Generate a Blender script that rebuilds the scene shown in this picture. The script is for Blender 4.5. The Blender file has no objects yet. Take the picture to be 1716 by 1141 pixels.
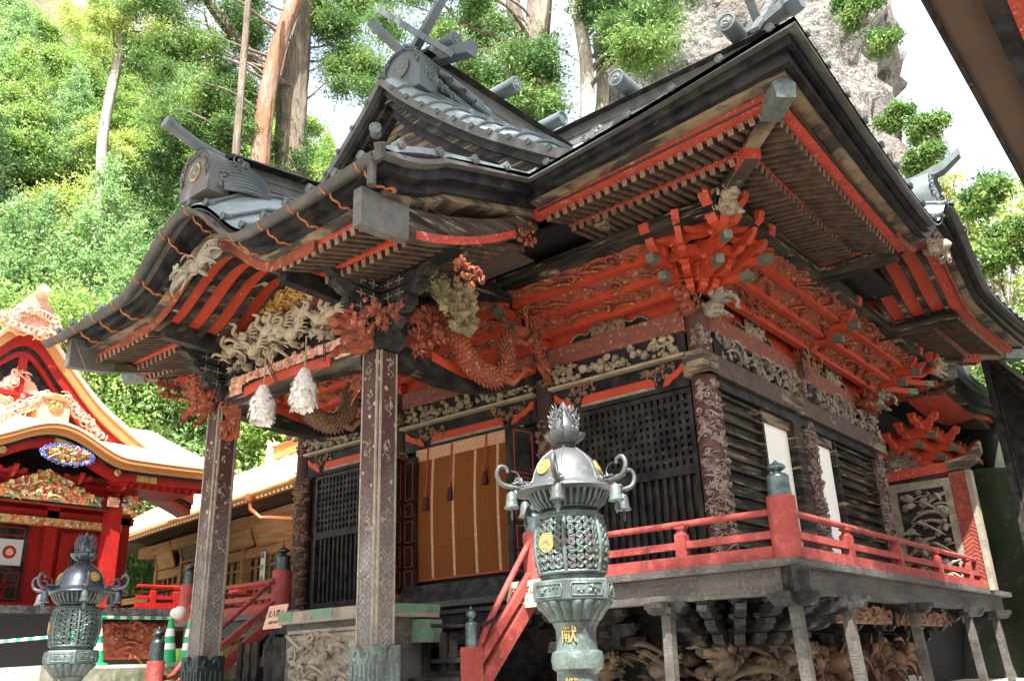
import bpy, math, random
import numpy as np
from mathutils import Vector, Matrix, noise
R = math.radians
PI = math.pi
scene = bpy.context.scene
COL = scene.collection

# ---------------------------------------------------------------- camera
cd = bpy.data.cameras.new('camera')
cam = bpy.data.objects.new('camera', cd); COL.objects.link(cam)
cd.sensor_width = 36.0; cd.lens = 36.0 * 1464.4 / 1716.0
cd.clip_start = 0.05; cd.clip_end = 2000
_y, _p, _r = R(128.819), R(20.347), R(-2.1255)
fw = Vector((math.cos(_y)*math.cos(_p), math.sin(_y)*math.cos(_p), math.sin(_p)))
rt = Vector((math.sin(_y), -math.cos(_y), 0)); up = rt.cross(fw)
r2 = rt*math.cos(_r) + up*math.sin(_r); u2 = -rt*math.sin(_r) + up*math.cos(_r)
cam.matrix_world = Matrix(((r2.x, u2.x, -fw.x, 0), (r2.y, u2.y, -fw.y, 0), (r2.z, u2.z, -fw.z, 1.6), (0, 0, 0, 1)))
scene.camera = cam

# ---------------------------------------------------------------- light
SUN = Vector((0.50, -0.74, 0.0)).normalized() * math.cos(R(56)); SUN.z = math.sin(R(56))
w = bpy.data.worlds.new("World"); scene.world = w; w.use_nodes = True
nt = w.node_tree; bg = nt.nodes['Background']
sky = nt.nodes.new('ShaderNodeTexSky'); sky.sky_type = 'NISHITA'; sky.sun_disc = False
sky.sun_elevation = R(56); sky.sun_rotation = math.atan2(SUN.x, SUN.y)
sky.air_density = 1.0; sky.dust_density = 7.0
# thin bright cloud over most of the sky
_tc = nt.nodes.new('ShaderNodeTexCoord'); _no = nt.nodes.new('ShaderNodeTexNoise'); _no.inputs['Scale'].default_value = 2.6; _no.inputs['Detail'].default_value = 7
_mr = nt.nodes.new('ShaderNodeMapRange'); _mr.inputs[1].default_value = .36; _mr.inputs[2].default_value = .56; _mr.inputs[3].default_value = .30; _mr.inputs[4].default_value = .95
_mx = nt.nodes.new('ShaderNodeMix'); _mx.data_type = 'RGBA'; _mx.inputs[7].default_value = (2.35, 2.4, 2.5, 1)
nt.links.new(_tc.outputs['Generated'], _no.inputs[0]); nt.links.new(_no.outputs[0], _mr.inputs[0]); nt.links.new(_mr.outputs[0], _mx.inputs[0]); nt.links.new(sky.outputs[0], _mx.inputs[6])
nt.links.new(_mx.outputs[2], bg.inputs[0]); bg.inputs[1].default_value = 0.15
sl = bpy.data.lights.new('sun', 'SUN'); sl.energy = 5.0; sl.angle = R(0.55); sl.color = (1.0, .95, .86)
so = bpy.data.objects.new('sun', sl); COL.objects.link(so); so.rotation_euler = SUN.to_track_quat('Z', 'Y').to_euler()
so.location = (0, 0, 60)
scene.view_settings.view_transform = 'Standard'; scene.view_settings.look = 'None'
scene.view_settings.exposure = 2.05; scene.view_settings.gamma = 1
scene.view_settings.use_curve_mapping = False

# ---------------------------------------------------------------- materials
MATS = {}
def mat(name, base, rough=.6, metal=0, var=None, wear=None, bump=None, grain=None, spec=.4, trans=0, emit=None, tri=None):
    """var=(scale, colour2, lo, hi)  wear=(scale, colour, lo, hi, stretch)  bump=(scale, strength)"""
    m = bpy.data.materials.new(name); m.use_nodes = True; t = m.node_tree; N = t.nodes; L = t.links
    b = N['Principled BSDF']; b.inputs['Roughness'].default_value = rough; b.inputs['Metallic'].default_value = metal
    b.inputs['Specular IOR Level'].default_value = spec
    tc = N.new('ShaderNodeTexCoord'); co = tc.outputs['Object']
    col = None
    def rgb(c):
        n = N.new('ShaderNodeRGB'); n.outputs[0].default_value = (*c, 1); return n.outputs[0]
    col = rgb(base)
    def mask(scale, lo, hi, stretch=(1, 1, 1), detail=8, rg=.62):
        mp = N.new('ShaderNodeMapping'); mp.inputs['Scale'].default_value = stretch; L.new(co, mp.inputs[0])
        n = N.new('ShaderNodeTexNoise'); n.inputs['Scale'].default_value = scale; n.inputs['Detail'].default_value = detail
        n.inputs['Roughness'].default_value = rg; L.new(mp.outputs[0], n.inputs[0])
        r = N.new('ShaderNodeMapRange'); r.inputs[1].default_value = lo; r.inputs[2].default_value = hi; L.new(n.outputs[0], r.inputs[0])
        return r.outputs[0]
    def mix(f, a, c):
        x = N.new('ShaderNodeMix'); x.data_type = 'RGBA'; L.new(f, x.inputs[0]); L.new(a, x.inputs[6]); L.new(c, x.inputs[7]); return x.outputs[2]
    if var:
        for v in (var if isinstance(var, list) else [var]):
            col = mix(mask(v[0], v[2], v[3], v[4] if len(v) > 4 else (1, 1, 1)), col, rgb(v[1]))
    if tri: col = tri(N, L, co, col, rgb, mask, mix, b)
    if wear:
        for v in (wear if isinstance(wear, list) else [wear]):
            col = mix(mask(v[0], v[2], v[3], v[4] if len(v) > 4 else (1, 1, 1)), col, rgb(v[1]))
    L.new(col, b.inputs['Base Color'])
    if bump:
        mp = N.new('ShaderNodeMapping'); mp.inputs['Scale'].default_value = bump[2] if len(bump) > 2 else (1, 1, 1); L.new(co, mp.inputs[0])
        n = N.new('ShaderNodeTexNoise'); n.inputs['Scale'].default_value = bump[0]; n.inputs['Detail'].default_value = 6; L.new(mp.outputs[0], n.inputs[0])
        bp = N.new('ShaderNodeBump'); bp.inputs['Strength'].default_value = bump[1]; bp.inputs['Distance'].default_value = .02
        L.new(n.outputs[0], bp.inputs['Height'])
        if b.inputs['Normal'].is_linked: L.new(b.inputs['Normal'].links[0].from_socket, bp.inputs['Normal'])
        L.new(bp.outputs[0], b.inputs['Normal'])
    if trans:
        out = N['Material Output']; tr = N.new('ShaderNodeBsdfTranslucent'); ms = N.new('ShaderNodeMixShader'); ms.inputs[0].default_value = trans
        L.new(col, tr.inputs[0]); L.new(b.outputs[0], ms.inputs[1]); L.new(tr.outputs[0], ms.inputs[2]); L.new(ms.outputs[0], out.inputs[0])
    MATS[name] = m; return m

BARE = (.40, .33, .24)
M = {}
M['red'] = mat('vermilion', (.38, .046, .018), .55, var=[(3, (.29, .032, .013), .4, .7), (30, (.42, .06, .028), .5, .75)], wear=(14, (.55, .30, .18), .66, .70), bump=(40, .15))
M['redworn'] = mat('worn_vermilion', (.40, .045, .024), .6, var=(5, (.28, .035, .024), .4, .65), wear=[(9, (.36, .25, .17), .60, .66), (35, (.5, .3, .2), .60, .66)], bump=(30, .4))
M['redcarve'] = mat('faded_red_carving', (.235, .056, .030), .7, spec=.2, var=(6, (.13, .038, .024), .4, .65), wear=[(16, (.36, .23, .14), .57, .68), (5, (.10, .05, .035), .60, .70)], bump=(28, .5))
M['rail'] = mat('rail_red', (.27, .050, .045), .6, spec=.25, var=[(3, (.20, .036, .034), .4, .65), (11, (.33, .085, .075), .52, .66)], wear=[(9, (.15, .045, .04), .60, .68, (1, 1, .5)), (30, (.42, .24, .20), .655, .70)], bump=(22, .35))
M['maroon'] = mat('maroon_brown', (.17, .055, .042), .6, var=(6, (.2, .06, .045), .4, .7), wear=(14, (.38, .27, .20), .57, .68), bump=(30, .5))
M['black'] = mat('black_lacquer', (.007, .007, .009), .5, spec=.18, var=(4, (.04, .036, .034), .4, .7), wear=(7, (.22, .17, .12), .64, .76, (.35, .35, 2)), bump=(20, .25))
M['blackworn'] = mat('worn_black_boards', (.009, .0088, .010), .55, spec=.18, var=(3, (.075, .06, .045), .42, .66, (.3, .3, 3)), wear=(5, (.34, .26, .17), .58, .68, (.3, .3, 4)), bump=(16, .35, (.3, .3, 4)))
M['char'] = mat('dark_wood', (.012, .0118, .014), .55, spec=.18, var=(6, (.06, .055, .052), .4, .7), wear=(30, (.2, .16, .12), .66, .75), bump=(40, .3))
M['bare'] = mat('weathered_board', (.24, .18, .115), .75, var=(5, (.15, .105, .065), .4, .62, (.4, .4, 3)), wear=(4, (.035, .03, .028), .46, .56, (.35, .35, 3)), bump=(20, .5, (.3, .3, 4)))
M['raft'] = mat('rafter_wood', (.085, .052, .034), .7, var=(7, (.035, .023, .018), .42, .62), wear=(9, (.26, .19, .13), .62, .74), bump=(30, .4))
M['raftend'] = mat('rafter_end_wood', (.19, .115, .08), .7, var=(9, (.11, .065, .045), .42, .62), bump=(30, .4))
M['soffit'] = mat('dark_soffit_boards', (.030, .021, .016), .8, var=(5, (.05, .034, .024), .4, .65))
M['grey'] = mat('grey_weathered_wood', (.085, .080, .077), .75, var=[(4, (.038, .036, .036), .4, .65, (.4, .4, 2)), (25, (.15, .135, .115), .52, .75)], bump=(25, .5, (.4, .4, 3)))
M['carve'] = mat('bare_wood_carving', (.31, .255, .18), .75, var=[(5, (.20, .155, .10), .4, .65), (40, (.40, .35, .27), .5, .75)], wear=(7, (.14, .13, .06), .64, .74), bump=(50, .5))
M['carvegrey'] = mat('grey_wood_carving', (.25, .22, .175), .75, var=[(6, (.15, .13, .105), .4, .65)], wear=(20, (.36, .33, .28), .60, .72), bump=(50, .5))
M['carvedark'] = mat('dark_brown_carving', (.17, .115, .075), .7, var=[(4, (.08, .065, .055), .4, .62)], wear=(9, (.36, .22, .12), .60, .70), bump=(50, .5))
M['carvebrown'] = mat('brown_carving', (.24, .13, .08), .7, var=[(7, (.14, .08, .055), .4, .62)], wear=(14, (.42, .28, .17), .60, .70), bump=(50, .5))
M['gold'] = mat('gilding', (.46, .33, .12), .45, .55, var=(10, (.25, .17, .06), .45, .65), bump=(40, .3))
M['goldcarve'] = mat('gilt_carving', (.55, .33, .09), .5, .3, var=(12, (.22, .12, .05), .45, .65), bump=(40, .4))
M['copper'] = mat('copper_roof', (.125, .150, .160), .45, .35, var=[(2.5, (.08, .095, .10), .4, .65), (20, (.18, .22, .225), .55, .78)], bump=(12, .2))
M['copperdark'] = mat('dark_copper', (.10, .095, .088), .5, .3, var=[(4, (.145, .145, .135), .4, .65), (9, (.11, .075, .05), .55, .7)], bump=(20, .2))
M['verd'] = mat('verdigris_cap', (.125, .155, .145), .5, .3, var=(14, (.075, .09, .085), .4, .65), bump=(30, .3))
M['greentip'] = mat('green_copper_tip', (.09, .105, .08), .5, .3, var=(14, (.15, .16, .12), .4, .65))
M['bronze'] = mat('grey_bronze', (.105, .115, .122), .46, .40, var=[(4, (.07, .08, .085), .4, .65), (16, (.15, .185, .18), .56, .75)], bump=(30, .12))
M['patina'] = mat('patina_bronze', (.115, .155, .147), .5, .3, var=[(6, (.065, .082, .082), .42, .62, (1, 1, .5)), (22, (.19, .27, .24), .55, .72)], wear=(4, (.07, .06, .045), .62, .70, (2, 2, .4)), bump=(40, .3))
M['bronzedark'] = mat('dark_bronze', (.045, .060, .062), .35, .7, var=(9, (.10, .14, .14), .5, .7), bump=(30, .1))
M['rust'] = mat('rusty_bracket', (.35, .12, .05), .6, .3, var=(12, (.22, .07, .03), .4, .65))
M['iron'] = mat('iron_chain', (.06, .04, .03), .6, .5)
M['white'] = mat('white_paper_screen', (.86, .86, .84), .7, var=(3, (.80, .80, .77), .4, .7))
M['paper'] = mat('white_paper', (.78, .77, .74), .85, trans=.25)
M['timber'] = mat('warm_timber', (.40, .22, .105), .65, var=(4, (.26, .13, .06), .4, .65, (.3, .3, 3)), bump=(20, .3, (.3, .3, 4)))
M['timberdark'] = mat('brown_timber', (.085, .052, .034), .65, var=(4, (.07, .042, .028), .4, .65, (.3, .3, 3)), bump=(20, .3, (.3, .3, 4)))
M['glass'] = mat('dark_glass', (.03, .035, .03), .08, 0, spec=.8)
M['brightred'] = mat('bright_red_lacquer', (.27, .013, .011), .4, spec=.3, var=[(3, (.20, .010, .010), .4, .65), (17, (.33, .03, .02), .58, .7)])
M['tiebeam'] = mat('dark_carved_beam', (.095, .062, .052), .65, var=[(12, (.05, .038, .034), .4, .6)], wear=(5, (.30, .23, .15), .62, .68), bump=(30, .8))
M['newcopper'] = mat('new_copper_roof', (.80, .66, .52), .35, .3, var=(2, (.72, .56, .42), .4, .7))
M['newfascia'] = mat('orange_copper_fascia', (.50, .25, .10), .4, .3, var=(5, (.48, .22, .08), .4, .65, (.3, .3, 4)))
M['pinkcarve'] = mat('pink_copper_ornament', (.70, .42, .31), .5, .2, var=(8, (.55, .30, .2), .4, .65))
M['stone'] = mat('pale_stone', (.52, .49, .43), .85, var=[(3, (.38, .36, .31), .4, .65), (20, (.6, .57, .5), .5, .7)], bump=(12, .5))
M['mossstone'] = mat('mossy_stone', (.22, .21, .17), .9, var=[(2, (.07, .10, .04), .42, .6), (12, (.3, .29, .25), .5, .7)], bump=(6, .8))
M['darkrock'] = mat('dark_mossy_rock', (.045, .05, .04), .9, var=[(1.2, (.028, .05, .02), .42, .58), (4, (.10, .10, .085), .56, .72)], bump=(5, 1.0))
M['bark'] = mat('cedar_bark', (.17, .135, .105), .9, var=[(6, (.07, .055, .045), .4, .6, (3, 3, .22)), (1.2, (.26, .225, .19), .5, .7, (1.5, 1.5, .5))], bump=(9, 1.0, (3, 3, .22)))
M['redbark'] = mat('red_cedar_bark', (.26, .12, .07), .9, var=[(1.1, (.25, .21, .17), .44, .6, (1.5, 1.5, .4)), (6, (.13, .06, .038), .45, .62, (3, 3, .22))], bump=(9, 1.0, (3, 3, .22)))
M['palebark'] = mat('pale_bark', (.40, .37, .32), .85, var=[(5, (.22, .195, .165), .4, .6, (3, 3, .3))], bump=(9, .8, (3, 3, .25)))
M['signboard'] = mat('pine_signboard', (.66, .42, .30), .6, var=(3, (.58, .35, .24), .4, .65, (1, 1, 4)))
M['ink'] = mat('black_ink', (.015, .013, .012), .7)
M['conegreen'] = mat('green_cone_plastic', (.02, .38, .16), .4)
M['conewhite'] = mat('white_reflective_band', (.75, .78, .75), .5)
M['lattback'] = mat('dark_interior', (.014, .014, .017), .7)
M['blue'] = mat('blue_paint', (.05, .10, .42), .5, var=(20, (.55, .6, .65), .55, .62))
M['multi'] = mat('painted_carving_gold', (.50, .34, .12), .5, var=[(9, (.55, .08, .04), .50, .53), (11, (.06, .20, .12), .54, .57), (13, (.7, .66, .55), .58, .62)])
M['greenpaint'] = mat('green_patina_fitting', (.09, .19, .135), .7, 0, var=(14, (.16, .24, .17), .5, .7), wear=(7, (.12, .11, .09), .52, .6), bump=(30, .3))

# carved column: pale raised swirls over a maroon ground
def swirl(N, L, co, col, rgb, mask, mix, b):
    n = N.new('ShaderNodeTexNoise'); n.inputs['Scale'].default_value = 4.3; n.inputs['Detail'].default_value = 1.5; L.new(co, n.inputs[0])
    m = N.new('ShaderNodeMath'); m.operation = 'MULTIPLY'; m.inputs[1].default_value = 58; L.new(n.outputs[0], m.inputs[0])
    s = N.new('ShaderNodeMath'); s.operation = 'SINE'; L.new(m.outputs[0], s.inputs[0])
    r = N.new('ShaderNodeMapRange'); r.inputs[1].default_value = -.25; r.inputs[2].default_value = .3; L.new(s.outputs[0], r.inputs[0])
    bp = N.new('ShaderNodeBump'); bp.inputs['Strength'].default_value = .9; bp.inputs['Distance'].default_value = .012
    L.new(r.outputs[0], bp.inputs['Height']); L.new(bp.outputs[0], b.inputs['Normal'])
    return mix(r.outputs[0], col, mix(mask(5, .42, .6), rgb((.33, .285, .255)), rgb((.20, .13, .11))))
M['relief'] = mat('carved_column_ground', (.060, .022, .020), .65, var=(9, (.10, .045, .038), .45, .65), bump=(40, .4))
M['palerelief'] = mat('pale_column_relief', (.27, .225, .20), .7, var=(6, (.15, .10, .088), .42, .6), wear=(14, (.38, .34, .31), .56, .66), bump=(50, .3))
def swirlbrown(N, L, co, col, rgb, mask, mix, b):
    n = N.new('ShaderNodeTexNoise'); n.inputs['Scale'].default_value = 4; n.inputs['Detail'].default_value = 1.5; L.new(co, n.inputs[0])
    m = N.new('ShaderNodeMath'); m.operation = 'MULTIPLY'; m.inputs[1].default_value = 80; L.new(n.outputs[0], m.inputs[0])
    s = N.new('ShaderNodeMath'); s.operation = 'SINE'; L.new(m.outputs[0], s.inputs[0])
    r = N.new('ShaderNodeMapRange'); r.inputs[1].default_value = -.25; r.inputs[2].default_value = .3; L.new(s.outputs[0], r.inputs[0])
    bp = N.new('ShaderNodeBump'); bp.inputs['Strength'].default_value = .9; bp.inputs['Distance'].default_value = .012
    L.new(r.outputs[0], bp.inputs['Height']); L.new(bp.outputs[0], b.inputs['Normal'])
    return mix(r.outputs[0], col, mix(mask(6, .45, .6), rgb((.17, .085, .06)), rgb((.34, .24, .16))))
M['reliefbrown'] = mat('brown_carved_column', (.040, .022, .018), .65, bump=(40, .4))
# porch pillar: chevron carving, lacquer worn to silver wood lower down
def chevron(N, L, co, col, rgb, mask, mix, b):
    sp = N.new('ShaderNodeSeparateXYZ'); L.new(co, sp.inputs[0])
    def math_(op, a, c=None):
        n = N.new('ShaderNodeMath'); n.operation = op
        for i, v in enumerate((a, c)):
            if v is None: continue
            if isinstance(v, (int, float)): n.inputs[i].default_value = v
            else: L.new(v, n.inputs[i])
        return n.outputs[0]
    h = math_('ADD', sp.outputs[0], sp.outputs[1])
    z = math_('PINGPONG', math_('MULTIPLY', h, 1.0), .045)
    ph = math_('MULTIPLY', math_('ADD', math_('ADD', sp.outputs[2], math_('MULTIPLY', mask(6, 0, 1, detail=3), .10)), math_('MULTIPLY', z, 1.25)), 105)
    r = N.new('ShaderNodeMapRange'); r.inputs[1].default_value = -.5; r.inputs[2].default_value = .4; L.new(math_('SINE', ph), r.inputs[0])
    bp = N.new('ShaderNodeBump'); bp.inputs['Strength'].default_value = .8; bp.inputs['Distance'].default_value = .008
    L.new(r.outputs[0], bp.inputs['Height']); L.new(bp.outputs[0], b.inputs['Normal'])
    # wear boundary goes up and down with noise
    wz = N.new('ShaderNodeMapRange'); wz.inputs[1].default_value = 3.95; wz.inputs[2].default_value = 2.5
    nn = N.new('ShaderNodeTexNoise'); nn.inputs['Scale'].default_value = 9; nn.inputs['Detail'].default_value = 8; nn.inputs['Roughness'].default_value = .7; L.new(co, nn.inputs[0])
    L.new(math_('ADD', sp.outputs[2], math_('MULTIPLY', math_('SUBTRACT', nn.outputs[0], .5), 2.6)), wz.inputs[0])
    _pm = mask(4.5, .36, .60, detail=5); _r2 = math_('MULTIPLY', r.outputs[0], _pm)
    silver = mix(_r2, mix(mask(30, .4, .65), rgb((.085, .078, .076)), rgb((.16, .15, .147))), mix(mask(22, .38, .62), rgb((.13, .125, .122)), rgb((.27, .262, .255))))
    lac = mix(_r2, rgb((.050, .019, .018)), rgb((.085, .034, .032)))
    nb = N.new('ShaderNodeTexNoise'); nb.inputs['Scale'].default_value = 11; nb.inputs['Detail'].default_value = 2; L.new(co, nb.inputs[0])
    rr = N.new('ShaderNodeMapRange'); rr.inputs[1].default_value = .66; rr.inputs[2].default_value = .68; L.new(nb.outputs[0], rr.inputs[0])
    lac = mix(rr.outputs[0], lac, rgb((.40, .30, .27)))
    return mix(wz.outputs[0], lac, silver)
M['pillar'] = mat('chevron_carved_pillar', (.1, .05, .05), .65, tri=chevron, bump=(50, .3))
def rock(N, L, co, col, rgb, mask, mix, b):
    v = N.new('ShaderNodeTexVoronoi'); v.inputs['Scale'].default_value = 1.1; L.new(co, v.inputs[0])
    r = N.new('ShaderNodeMapRange'); r.inputs[1].default_value = .0; r.inputs[2].default_value = .35; L.new(v.outputs['Distance'], r.inputs[0])
    bp = N.new('ShaderNodeBump'); bp.inputs['Strength'].default_value = 1; bp.inputs['Distance'].default_value = .5
    L.new(mask(2.2, .3, .7), bp.inputs['Height']); L.new(bp.outputs[0], b.inputs['Normal'])
    return mix(mask(.35, .45, .6), col, rgb((.26, .235, .215)))
M['cliff'] = mat('conglomerate_rock', (.33, .32, .305), .95, spec=.1, var=[(2.2, (.15, .148, .14), .46, .58), (11, (.44, .43, .41), .56, .62), (26, (.11, .108, .10), .60, .66)], tri=rock, wear=[(.8, (.07, .066, .058), .56, .64, (1.2, 1.2, .45)), (3, (.05, .075, .03), .66, .70)], bump=(3, 1.0))
def blind(N, L, co, col, rgb, mask, mix, b):
    wv = N.new('ShaderNodeTexWave'); wv.bands_direction = 'Z'; wv.inputs['Scale'].default_value = 16; wv.inputs['Distortion'].default_value = .3; L.new(co, wv.inputs[0])
    bp = N.new('ShaderNodeBump'); bp.inputs['Strength'].default_value = .5; bp.inputs['Distance'].default_value = .006
    L.new(wv.outputs[0], bp.inputs['Height']); L.new(bp.outputs[0], b.inputs['Normal'])
    return mix(wv.outputs[0], col, rgb((.20, .068, .019)))
M['blind'] = mat('bamboo_blind', (.15, .052, .014), .85, spec=.08, var=(1.2, (.24, .085, .025), .5, .75), tri=blind)
M['brocade'] = mat('pink_brocade', (.42, .22, .13), .7, var=[(30, (.50, .34, .22), .5, .6)])
def sheets(N, L, co, col, rgb, mask, mix, b):
    wv = N.new('ShaderNodeTexWave'); wv.wave_profile = 'SAW'; wv.bands_direction = 'Z'; wv.inputs['Scale'].default_value = 2.6; L.new(co, wv.inputs[0])
    bp = N.new('ShaderNodeBump'); bp.inputs['Strength'].default_value = .6; bp.inputs['Distance'].default_value = .02
    L.new(wv.outputs[0], bp.inputs['Height']); L.new(bp.outputs[0], b.inputs['Normal'])
    r = N.new('ShaderNodeMapRange'); r.inputs[1].default_value = .93; r.inputs[2].default_value = 1; L.new(wv.outputs[0], r.inputs[0])
    return mix(r.outputs[0], col, rgb((.10, .13, .14)))
M['coppersheet'] = mat('copper_sheet_roof', (.27, .32, .34), .36, .35, var=[(2.5, (.19, .23, .245), .4, .65), (20, (.33, .39, .40), .5, .75)], tri=sheets, bump=(12, .15))
M['ground'] = mat('gravel_ground', (.42, .39, .34), .9, var=[(2, (.30, .28, .24), .4, .65), (60, (.5, .47, .42), .5, .7)], bump=(60, .6))
M['forest'] = mat('forest_floor', (.06, .085, .03), .95, var=[(.3, (.10, .085, .05), .45, .6)], bump=(2, .6))
def leafmat(name, a, b2, c, trans=.35):
    def f(N, L, co, col, rgb, mask, mix, b):
        g = N.new('ShaderNodeNewGeometry')
        r1 = N.new('ShaderNodeMapRange'); r1.inputs[1].default_value = .0; r1.inputs[2].default_value = 1.; L.new(g.outputs['Random Per Island'], r1.inputs[0])
        k = mix(r1.outputs[0], col, rgb(b2))
        return mix(mask(.35, .45, .65, detail=2), k, rgb(c))
    return mat(name, a, .55, tri=f, trans=trans, spec=.3)
M['leafyellow'] = leafmat('bright_leaf', (.30, .42, .09), (.50, .58, .17), (.54, .58, .24))
M['leafgreen'] = leafmat('green_leaf', (.15, .30, .07), (.32, .47, .12), (.36, .48, .16))
M['leafblue'] = leafmat('blue_green_leaf', (.14, .30, .12), (.30, .46, .18), (.36, .50, .23))
M['darkcedar'] = leafmat('dark_cedar_needles', (.035, .085, .035), (.08, .16, .05), (.14, .24, .07), .3)
M['cedar'] = leafmat('cedar_needles', (.06, .14, .045), (.13, .25, .07), (.20, .32, .09), .35)

# ---------------------------------------------------------------- objects
def tag(o, label=None, cat=None, group=None, kind=None):
    if label: o['label'] = label
    if cat: o['category'] = cat
    if group: o['group'] = group
    if kind: o['kind'] = kind
    return o
def thing(name, label, cat, loc, group=None, rz=0):
    o = bpy.data.objects.new(name, None); COL.objects.link(o); o.location = loc; o.rotation_euler = (0, 0, rz)
    o.empty_display_size = .3
    tag(o, label, cat, group); o['_rot'] = 1 if rz else 0
    return o
class MB:
    def __init__(s): s.v = []; s.f = []
    def add(s, vs, fs):
        n = len(s.v); s.v.extend([tuple(p) for p in vs]); s.f.extend([tuple(i + n for i in f) for f in fs]); return s
    def box(s, c, size, rot=None, bev=0):
        hx, hy, hz = size[0]/2, size[1]/2, size[2]/2; c = Vector(c)
        pts = [Vector((x*hx, y*hy, z*hz)) for x in (-1, 1) for y in (-1, 1) for z in (-1, 1)]
        if rot is not None: pts = [rot @ p for p in pts]
        return s.add([c + p for p in pts], [(0, 1, 3, 2), (4, 6, 7, 5), (0, 4, 5, 1), (2, 3, 7, 6), (0, 2, 6, 4), (1, 5, 7, 3)])
    def b2(s, a, b): # box by corners
        return s.box(((a[0]+b[0])/2, (a[1]+b[1])/2, (a[2]+b[2])/2), (abs(b[0]-a[0]), abs(b[1]-a[1]), abs(b[2]-a[2])))
    def bar(s, a, b, w_, h_, upv=(0, 0, 1)):
        a = Vector(a); b = Vector(b); d = (b-a); L = d.length; d.normalize(); upv = Vector(upv)
        if abs(d.dot(upv)) > .99: upv = Vector((0, 1, 0))
        x = d.cross(upv).normalized(); z = x.cross(d)
        rot = Matrix((x, d, z)).transposed(); return s.box((a+b)/2, (w_, L, h_), rot)
    def prism(s, poly, o, ux, uy, ext):
        """2-D poly in the plane (ux, uy) at o, extruded by vector ext (centred)"""
        o = Vector(o); ux = Vector(ux); uy = Vector(uy); e = Vector(ext); n = len(poly)
        a = [o + ux*p[0] + uy*p[1] - e/2 for p in poly]; b = [p + e for p in a]
        fs = [tuple(range(n))[::-1], tuple(range(n, 2*n))] + [(i, (i+1) % n, n+(i+1) % n, n+i) for i in range(n)]
        return s.add(a + b, fs)
    def loft(s, rings, cap=True, closed=True):
        n = len(rings[0]); vs = [p for r in rings for p in r]; fs = []
        for k in range(len(rings)-1):
            for i in range(n if closed else n-1):
                j = (i+1) % n; fs.append((k*n+i, k*n+j, (k+1)*n+j, (k+1)*n+i))
        if cap and closed: fs += [tuple(range(n))[::-1], tuple(range((len(rings)-1)*n, len(rings)*n))]
        return s.add(vs, fs)
    def tube(s, pts, rad, sides=8, cap=True, flat=1.0):
        pts = [Vector(p) for p in pts]; n = len(pts); rings = []; up0 = None
        for i, p in enumerate(pts):
            d = (pts[min(i+1, n-1)] - pts[max(i-1, 0)])
            if d.length < 1e-9: d = Vector((0, 0, 1))
            d.normalize()
            if up0 is None:
                a = Vector((0, 0, 1)) if abs(d.z) < .9 else Vector((1, 0, 0)); up0 = (a - d*a.dot(d)).normalized()
            else:
                up0 = up0 - d*up0.dot(d); up0 = up0.normalized() if up0.length > 1e-6 else Vector((1, 0, 0))
            x = d.cross(up0); r = rad[i] if isinstance(rad, (list, tuple)) else rad
            rings.append([p + (x*math.cos(t)*flat + up0*math.sin(t))*r for t in [2*PI*k/sides for k in range(sides)]])
        return s.loft(rings, cap)
    def lathe(s, prof, c, sides=20, cap=True, axis=None, phase=0, mod=None):
        c = Vector(c); rings = []
        for (r, z) in prof:
            ring = []
            for k in range(sides):
                t = 2*PI*k/sides + phase; rr = r*(mod(t, z) if mod else 1); ring.append(Vector((rr*math.cos(t), rr*math.sin(t), z)))
            rings.append(ring)
        if axis is not None:
            q = Vector((0, 0, 1)).rotation_difference(Vector(axis).normalized()).to_matrix(); rings = [[q @ p for p in r] for r in rings]
        return s.loft([[c + p for p in r] for r in rings], cap)
    def ball(s, c, r, rot=None, seg=8, rings_=6, jit=0, rnd=None):
        c = Vector(c); r = (r, r, r) if isinstance(r, (int, float)) else r; rr = []
        for i in range(rings_+1):
            th = PI*i/rings_; ring = []
            for k in range(seg):
                t = 2*PI*k/seg; q = 1 + (rnd.uniform(-jit, jit) if jit and rnd else 0)
                p = Vector((r[0]*math.sin(th)*math.cos(t)*q, r[1]*math.sin(th)*math.sin(t)*q, r[2]*math.cos(th)*q))
                if rot is not None: p = rot @ p
                ring.append(c + p)
            rr.append(ring)
        return s.loft(rr, False)
    def build(s, name, m, parent=None, local=False, smooth=0, label=None, cat=None, group=None, kind=None):
        me = bpy.data.meshes.new(name); me.from_pydata(s.v, [], s.f); me.validate(); me.update()
        me.materials.append(m if not isinstance(m, str) else M[m])
        if smooth:
            me.polygons.foreach_set('use_smooth', [True]*len(me.polygons)); me.set_sharp_from_angle(angle=R(smooth))
        o = bpy.data.objects.new(name, me); COL.objects.link(o)
        if parent is not None:
            o.parent = parent
            if not local and parent.type == 'EMPTY': o.location = -parent.location
        return tag(o, label, cat, group, kind)
def crv(pts, n=8):
    """Catmull-Rom through the points"""
    P = [Vector(p) for p in pts]; P = [P[0]*2-P[1]] + P + [P[-1]*2-P[-2]]; out = []
    for i in range(1, len(P)-2):
        for k in range(n):
            t = k/n; a, b, c, d = P[i-1], P[i], P[i+1], P[i+2]
            out.append(.5*((2*b) + (-a+c)*t + (2*a-5*b+4*c-d)*t*t + (-a+3*b-3*c+d)*t*t*t))
    out.append(P[-2]); return out
def frame(o, ux, uy):
    o = Vector(o); ux = Vector(ux).normalized(); uy = Vector(uy).normalized(); uz = ux.cross(uy)
    return lambda u, v, w_=0: o + ux*u + uy*v + uz*w_
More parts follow.
